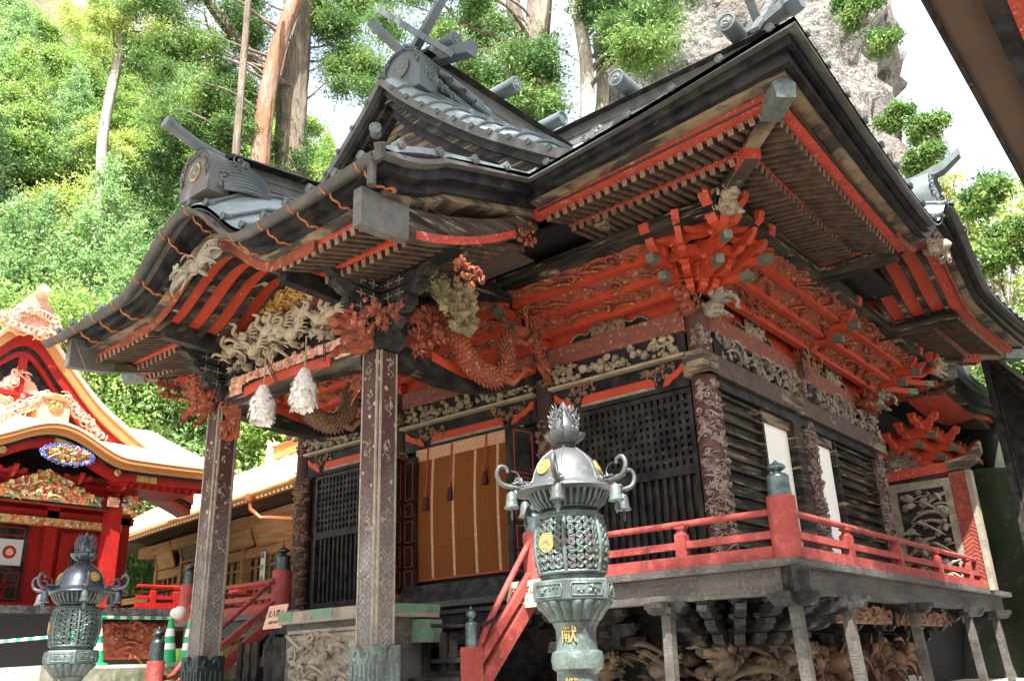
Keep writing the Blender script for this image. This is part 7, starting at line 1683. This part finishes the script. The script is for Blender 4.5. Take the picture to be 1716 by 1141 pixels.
# undergrowth covering the slope
g_ = np.random.default_rng(3); cl_ = []
for k in range(2300):
    a = g_.uniform(100, 178); r = 28+46*g_.random()**.8
    if r < 37 and a > 141: continue
    if 103 < a < 119 and r < 46: continue
    x, y = r*math.cos(R(a)), r*math.sin(R(a)); cl_.append((x, y, hill_h(x, y)+.35, 1.1, 1.1, .6))
for i, (m, sl_) in enumerate((('leafyellow', slice(0, None, 2)), ('leafgreen', slice(1, None, 2)))):
    me = leafmesh('undergrowth', cl_[sl_], 110000, .17, m, 300+i, .6, .1, 4); o = bpy.data.objects.new('undergrowth', me); COL.objects.link(o)
    tag(o, ('pale yellow-green leafy undergrowth covering the steep slope', 'deeper green leafy undergrowth on the same steep slope')[i], 'undergrowth', kind='stuff')
CA = [(-37.9,17.5,37.6,1.0,1.0,0.6),(-39.6,17.2,37.0,1.5,1.5,0.9),(-36.5,21.0,38.6,1.1,1.1,0.7),(-37.6,16.9,37.0,1.5,1.5,0.9),(-36.8,22.0,36.5,1.0,1.0,0.7),(-38.4,18.6,36.1,1.5,1.5,0.9),(-36.2,21.8,39.7,1.4,1.4,0.9),(-37.2,19.3,38.1,0.9,0.9,0.6),(-35.8,22.3,35.8,1.1,1.1,0.7),(-36.7,22.5,38.0,1.5,1.5,1.0),(-37.5,19.6,37.3,1.2,1.2,0.8),(-39.1,17.6,37.5,0.9,0.9,0.6),(-38.0,16.5,34.5,1.2,1.2,0.8),(-38.6,19.8,38.5,1.0,1.0,0.7),(-37.9,18.9,38.1,1.1,1.1,0.7),(-37.2,18.4,34.7,1.2,1.2,0.8),(-34.8,21.2,38.3,1.0,1.0,0.6),(-35.7,20.7,36.0,1.1,1.1,0.7),(-37.0,16.9,35.0,1.3,1.3,0.8),(-36.3,22.4,35.7,1.6,1.6,1.0),(-39.4,17.9,32.9,1.5,1.5,0.9),(-37.5,19.7,29.4,1.5,1.5,0.9),(-37.5,18.6,32.8,1.0,1.0,0.6),(-36.8,19.2,28.7,0.9,0.9,0.6),(-38.9,17.8,33.1,1.1,1.1,0.7),(-38.9,19.2,34.4,1.2,1.2,0.8),(-36.8,17.6,32.5,1.0,1.0,0.6),(-35.5,19.9,32.7,1.2,1.2,0.8),(-36.6,18.3,28.0,1.2,1.2,0.8),(-37.5,21.8,33.4,1.2,1.2,0.8),(-36.5,17.9,30.7,1.1,1.1,0.7),(-38.4,19.1,29.8,1.2,1.2,0.8),(-37.6,17.1,31.6,1.0,1.0,0.6),(-36.7,18.2,28.6,0.9,0.9,0.6),(-37.0,22.7,32.8,1.2,1.2,0.8),(-36.6,22.3,31.9,1.4,1.4,0.9),(-36.4,19.2,33.1,1.5,1.5,0.9),(-35.4,21.7,29.5,1.3,1.3,0.8),(-36.9,21.8,31.8,1.3,1.3,0.8),(-36.0,20.3,30.4,1.5,1.5,0.9),(-36.9,22.6,35.5,1.6,1.6,1.0),(-37.6,21.0,35.1,1.0,1.0,0.6),(-34.5,21.7,28.1,1.0,1.0,0.6),(-36.6,22.0,29.6,1.6,1.6,1.0),(-37.7,21.1,31.8,0.9,0.9,0.6),(-36.5,22.5,31.6,1.4,1.4,0.9),(-36.6,22.7,30.0,1.0,1.0,0.7),(-36.9,22.2,30.8,1.4,1.4,0.9),(-35.1,20.6,28.3,0.9,0.9,0.6),(-37.0,22.0,30.1,1.3,1.3,0.8),(-37.4,20.8,30.1,1.3,1.3,0.8),(-37.6,20.7,28.4,0.9,0.9,0.6)]
CB = [(-34.7,27.5,41.1,1.1,1.1,0.7),(-36.1,26.5,40.7,1.0,1.0,0.6),(-36.3,25.9,39.7,1.3,1.3,0.8),(-35.0,27.1,38.4,1.0,1.0,0.6),(-32.5,28.0,41.2,1.5,1.5,0.9),(-33.7,26.0,37.3,1.5,1.5,1.0),(-35.3,25.4,41.3,1.1,1.1,0.7),(-34.5,27.4,38.1,0.9,0.9,0.6),(-34.8,26.1,39.3,1.4,1.4,0.9),(-33.8,26.3,41.4,1.5,1.5,0.9),(-35.7,27.1,39.3,1.4,1.4,0.9),(-33.2,27.3,38.8,1.6,1.6,1.0),(-33.9,26.4,37.1,1.5,1.5,1.0),(-33.1,27.9,39.2,1.0,1.0,0.6),(-33.7,28.2,41.1,1.0,1.0,0.6),(-36.3,25.5,42.0,1.1,1.1,0.7),(-33.0,28.6,40.9,1.2,1.2,0.7),(-33.6,27.1,41.8,1.6,1.6,1.0),(-33.9,26.5,34.5,1.1,1.1,0.7),(-35.7,27.0,38.8,1.6,1.6,1.0),(-33.9,29.3,35.3,1.0,1.0,0.7),(-33.6,28.0,35.9,1.6,1.6,1.0),(-32.2,27.7,32.8,1.3,1.3,0.9),(-33.4,28.3,34.9,1.5,1.5,1.0),(-33.8,27.0,33.4,1.3,1.3,0.8),(-32.3,28.4,34.5,1.1,1.1,0.7),(-35.0,28.1,36.1,1.6,1.6,1.0),(-34.5,27.9,36.8,1.1,1.1,0.7),(-33.1,26.8,37.2,1.3,1.3,0.8),(-32.9,27.9,34.9,1.6,1.6,1.0),(-31.5,28.3,42.1,1.6,1.6,1.0),(-31.3,30.7,40.8,1.1,1.1,0.7),(-33.5,26.5,41.8,1.6,1.6,1.0),(-30.7,29.4,40.1,1.1,1.1,0.7),(-32.7,27.3,39.3,1.4,1.4,0.9),(-33.1,30.2,43.0,1.1,1.1,0.7),(-31.9,27.9,42.1,0.9,0.9,0.6),(-32.5,27.1,42.0,1.6,1.6,1.0)]
CD = [(-15.9,17.4,24.1,0.7,0.7,0.5),(-15.6,18.3,22.7,0.9,0.9,0.6),(-15.2,17.5,23.3,0.9,0.9,0.6),(-15.4,19.4,22.4,0.6,0.6,0.4),(-16.7,16.8,23.4,0.9,0.9,0.6),(-14.8,18.2,21.6,0.6,0.6,0.4),(-16.1,17.1,21.2,0.8,0.8,0.5),(-16.8,19.7,24.5,0.7,0.7,0.4),(-15.5,17.4,23.4,0.5,0.5,0.3),(-15.8,16.9,23.4,0.9,0.9,0.6),(-17.2,18.2,22.7,0.8,0.8,0.5),(-16.7,19.4,23.0,0.8,0.8,0.5),(-16.6,18.9,23.4,0.8,0.8,0.5),(-17.0,19.0,25.5,0.7,0.7,0.5),(-17.8,18.4,22.8,0.6,0.6,0.4),(-17.1,19.0,21.0,0.7,0.7,0.4),(-15.4,17.2,19.9,0.8,0.8,0.5),(-16.4,16.8,18.6,0.6,0.6,0.3),(-14.9,18.4,19.1,0.7,0.7,0.5),(-15.6,17.7,19.4,0.8,0.8,0.5),(-15.9,20.3,21.0,0.9,0.9,0.6),(-17.1,18.9,20.4,0.8,0.8,0.5),(-17.8,18.6,21.3,0.7,0.7,0.4),(-16.1,18.9,19.7,0.5,0.5,0.3),(-16.5,19.5,22.4,0.8,0.8,0.5),(-16.8,18.3,19.8,0.7,0.7,0.4),(-16.2,19.9,20.4,0.9,0.9,0.6),(-16.0,18.9,20.4,0.7,0.7,0.5),(-14.3,18.3,20.2,0.8,0.8,0.5),(-16.3,18.6,20.9,0.6,0.6,0.4),(-15.4,20.1,21.8,0.9,0.9,0.6),(-15.0,21.1,22.0,0.9,0.9,0.6),(-15.1,20.6,22.1,0.8,0.8,0.5),(-14.7,20.5,21.8,0.5,0.5,0.3),(-14.3,19.4,20.5,0.9,0.9,0.6),(-13.8,19.5,18.5,0.7,0.7,0.4),(-14.2,19.7,20.9,0.9,0.9,0.6),(-13.8,19.5,18.3,0.8,0.8,0.5),(-14.0,19.9,19.1,0.6,0.6,0.4),(-16.0,20.2,19.7,0.7,0.7,0.4),(-14.4,20.3,20.3,0.9,0.9,0.6),(-14.3,18.9,19.0,0.7,0.7,0.4),(-15.5,18.1,19.4,0.9,0.9,0.6),(-15.0,17.8,18.1,0.9,0.9,0.6),(-15.1,18.2,19.6,0.9,0.9,0.6),(-14.7,19.6,18.6,0.6,0.6,0.3),(-16.2,20.3,20.6,0.6,0.6,0.4),(-14.8,18.0,18.0,0.9,0.9,0.6),(-15.7,19.4,19.6,0.9,0.9,0.6),(-17.5,15.7,21.4,0.8,0.8,0.5),(-17.6,15.7,21.6,0.6,0.6,0.4),(-17.9,16.0,23.2,0.9,0.9,0.6),(-18.7,18.0,24.9,0.6,0.6,0.4),(-19.1,17.5,23.0,0.8,0.8,0.5)]
CE = [(-10.1,22.0,24.1,0.8,0.8,0.5),(-10.1,19.3,19.9,0.5,0.5,0.3),(-12.1,19.7,22.4,0.7,0.7,0.4),(-12.0,20.8,22.3,0.8,0.8,0.5),(-11.8,18.7,22.5,0.6,0.6,0.3),(-10.9,20.6,23.2,0.6,0.6,0.4),(-12.1,21.1,22.7,0.6,0.6,0.4),(-11.1,19.1,20.0,0.5,0.5,0.3),(-12.3,20.2,21.9,0.9,0.9,0.6),(-10.7,19.7,22.8,0.7,0.7,0.5),(-11.1,19.7,22.8,0.6,0.6,0.4),(-10.9,19.0,21.3,0.5,0.5,0.3),(-10.2,20.4,21.0,0.5,0.5,0.3),(-12.2,20.9,23.0,0.7,0.7,0.4),(-9.3,20.0,20.8,0.7,0.7,0.4),(-11.1,20.9,22.3,0.5,0.5,0.3),(-10.5,19.2,18.6,0.5,0.5,0.3),(-11.4,19.8,20.4,0.6,0.6,0.4),(-10.3,20.0,20.2,0.7,0.7,0.5),(-11.4,21.4,20.0,0.6,0.6,0.4),(-11.3,20.2,20.1,0.6,0.6,0.4),(-10.0,20.6,20.3,0.5,0.5,0.3),(-10.7,22.0,20.7,0.6,0.6,0.4),(-9.8,19.3,18.6,0.8,0.8,0.5),(-10.6,21.9,21.7,0.8,0.8,0.5),(-10.3,19.8,19.3,0.5,0.5,0.3),(-10.6,19.4,18.6,0.6,0.6,0.4),(-12.0,21.2,20.8,0.9,0.9,0.6),(-10.4,18.8,18.7,0.6,0.6,0.4),(-9.9,19.3,18.4,0.6,0.6,0.4),(-12.0,21.1,20.9,0.6,0.6,0.4),(-10.9,21.3,20.1,0.6,0.6,0.4)]
CC = [(-39.7,17.0,36.0,1.0,1.0,0.6),(-41.0,18.1,39.0,1.1,1.1,0.7),(-38.6,18.4,35.3,0.8,0.8,0.5),(-39.2,15.5,35.8,0.8,0.8,0.5),(-39.4,15.1,35.0,0.8,0.8,0.5),(-40.4,18.6,38.5,1.1,1.1,0.7),(-38.7,15.7,33.9,0.7,0.7,0.4),(-36.4,18.9,37.3,1.1,1.1,0.7),(-40.8,14.3,34.8,0.8,0.8,0.5),(-39.6,15.6,34.0,0.8,0.8,0.5),(-38.8,16.4,34.8,0.7,0.7,0.4),(-37.1,17.9,36.8,0.6,0.6,0.4),(-40.5,17.0,35.1,1.0,1.0,0.6),(-39.1,16.4,34.1,1.0,1.0,0.7),(-41.4,15.0,34.5,1.0,1.0,0.6),(-39.8,15.7,32.6,1.1,1.1,0.7),(-39.8,15.2,34.3,0.8,0.8,0.5),(-39.0,14.1,32.8,0.9,0.9,0.6),(-39.6,20.3,35.4,0.9,0.9,0.5),(-38.0,19.3,33.6,1.1,1.1,0.7),(-40.4,18.8,34.5,1.2,1.2,0.8),(-37.9,19.7,34.2,1.1,1.1,0.7),(-38.5,20.1,35.1,1.2,1.2,0.8),(-37.2,17.6,33.4,1.1,1.1,0.7),(-37.5,18.9,33.5,0.7,0.7,0.5)]
big('cedar_tree', 'red-barked cedar leaning slightly right behind the porch roof, left of the massive grey trunk', [([(-34.15, 22.68, 3), (-34.15, 22.68, 16.91), (-34.3, 22.46, 26.47), (-34.23, 22.56, 30.91), (-33.97, 22.96, 34.54), (-33.48, 23.66, 38.88), (-33.38, 23.81, 46.16)], .52, .38, 14)], 'redbark', CA, 120000, .165, 61)
big('cedar_tree', 'massive grey cedar trunk with a thick limb reaching left, behind the red-barked trunk', [([(-34.74, 25.34, 3), (-34.74, 25.34, 17.78), (-35.08, 24.86, 27.52), (-35.2, 24.7, 34.61), (-35.12, 24.82, 40.7), (-35.39, 24.42, 50.68)], .98, .76, 16), ([(-34.99, 24.13, 32.14), (-35.71, 23.05, 33.31), (-36.44, 21.87, 34.83), (-37.32, 20.33, 37.25), (-37.71, 19.59, 39.53)], .52, .32, 10)], 'bark', CB, 100000, .165, 62)
big('cedar_tree', 'broad forked grey cedar trunk above the ridge logs in the middle', [([(-14.89, 20.09, 2), (-14.89, 20.09, 13.86), (-14.72, 20.21, 18.28), (-14.78, 20.16, 21.18), (-14.52, 20.35, 23.73), (-14.27, 20.53, 27.85)], .55, .40, 14), ([(-15.0, 20.0, 22.21), (-15.27, 19.8, 23.27), (-15.33, 19.75, 25.43)], .3, .2, 8)], 'bark', CD, 85000, .125, 63)
big('cedar_tree', 'slender pale cedar trunk bending left, nearest the rock cliff', [([(-12.96, 20.2, 2), (-12.96, 20.2, 14.47), (-12.85, 20.27, 17.91), (-12.78, 20.32, 20.21), (-12.94, 20.21, 22.45), (-13.2, 20.04, 24.29), (-13.11, 20.1, 28.11)], .27, .18, 12), ([(-13.26, 21.19, 2), (-13.26, 21.19, 14.97), (-12.9, 21.42, 19.7), (-12.94, 21.39, 21.93)], .3, .15, 8)], 'palebark', CE, 70000, .12, 64)
big('pine_tree', 'slender tree with a bare white trunk among the bright hillside leaves', [([(-39.42, 17.17, 8), (-39.42, 17.17, 21.18), (-39.63, 16.69, 27.3), (-39.56, 16.85, 32.71), (-39.54, 16.9, 37.1), (-39.56, 16.85, 40.44)], .30, .17, 14)], 'palebark', CC, 30000, .16, 65, 'leafyellow')
big('cedar_tree', 'thin mottled trunk just left of the red-barked cedar', [([(-31.0, 19.4, 2), (-31.1, 19.2, 14), (-31.2, 19.1, 24), (-31.1, 19.0, 31), (-31.0, 18.9, 42)], .25, .12, 12)], 'bark', [], 0, 0, 66)
# thin saplings against the sky at the right
def sapling(x, y, z, h, label, seed):
    rn = random.Random(seed); t = thing('sapling_tree', label, 'tree', (x, y, z), 'thin saplings beside the cliff'); cl = []; paths = [([(0, 0, -1), (.1, 0, h*.4), (-.1, .1, h*.95)], .09, .02, 6)]
    for k in range(44):
        zz = h*rn.uniform(.35, 1); a = rn.uniform(0, 6.28); q = rn.uniform(.5, 2.3)*(1.15-zz/h*.6); c = (math.cos(a)*q, math.sin(a)*q, zz); cl.append((*c, .46, .46, .2)); paths.append(([(0, 0, zz*.72), (c[0]*.5, c[1]*.5, zz*.9), c], .03, .008, 5))
    link('crown', leafmesh('crown', cl, 9500, .095, 'leafyellow', seed, .6, .1, 2), t); link('trunk', trunkmesh('trunk', paths, 'bark'), t)
sapling(-1.6, 25.5, 5.5, 8.5, 'airy sapling against the white sky under the dark eaves', 71); sapling(-3.6, 27.5, 5, 9, 'airy sapling rising behind the side roof ornament', 72); sapling(-.2, 22.5, 4.5, 7, 'airy sapling at the right edge above the dark rock', 73); sapling(-4.6, 29, 9, 7, 'airy sapling on the skyline close to the cliff edge', 74)
# shrubs clinging to the cliff
def shrub(x, y, z, s, label, seed, m='leafyellow'):
    t = thing('cliff_shrub', label, 'shrub', (x, y, z), 'shrubs on the cliff'); rn = random.Random(seed); cl = [(rn.uniform(-1, 1)*s, rn.uniform(-.6, .6)*s, rn.uniform(-.6, .9)*s, .6*s, .5*s, .45*s) for k in range(9)]
    link('crown', leafmesh('crown', cl, int(17000*s), .10, m, seed, .6, .1, 3), t); link('stems', trunkmesh('stems', [([(0, 0, -s), (c[0]*.5, c[1]*.5, 0), c[:3]], .04, .01, 4) for c in cl], 'bark'), t)
shrub(-6.2, 29.4, 24.3, 0.66, 'leafy shrub growing near the top of the cliff', 80, 'cedar')
shrub(-5.7, 29.5, 22.6, 0.46, 'shrub hanging from the right rim of the cliff near its top', 81, 'cedar')
shrub(-5.6, 28.4, 18.7, 0.41, 'shrub half way down the right rim of the cliff', 82, 'cedar')
shrub(-4.7, 28.6, 18.0, 0.49, 'leafy shrub on the lower right shoulder of the cliff', 83, 'cedar')
shrub(-4.9, 27.6, 16.5, 0.49, 'shrub just above the ridge ornament of the side roof', 84, 'cedar')
shrub(-3.4, 26.8, 14.1, 0.62, 'bright bush low on the slope right of the cliff', 85, 'cedar')
shrub(-3.0, 25.8, 11.9, 0.62, 'green bush behind the side roof edge', 86, 'cedar')
shrub(-3.8, 24.7, 9.3, 0.58, 'dark green bush under the eave end at the right edge', 87, 'cedar')
shrub(-3.4, 23.8, 7.7, 0.54, 'green bush beside the curved roof edge of the rear building', 88, 'cedar')

# unseen cedar added behind and above the viewer, canopy placed to shade the porch
rc = random.Random(5); can = [(-3.2+rc.uniform(-5.6, 5.2), 1.0+rc.uniform(-4.8, 4.6), 16.5+rc.uniform(-1.4, 1.8), rc.uniform(1.1, 1.7), rc.uniform(1.1, 1.7), rc.uniform(.6, .9)) for k in range(46)]
t_ = big('cedar_tree', 'tall unseen cedar added behind the viewer so its canopy shades the porch', [([(3.6, -6.5, 0), (3.2, -6.2, 8), (2.2, -5, 14), (.5, -2.5, 17), (-2, 0, 18)], .6, .2, 12)], 'bark', can, 42000, .30, 91)
t_['group'] = 'added shade cedars out of view'
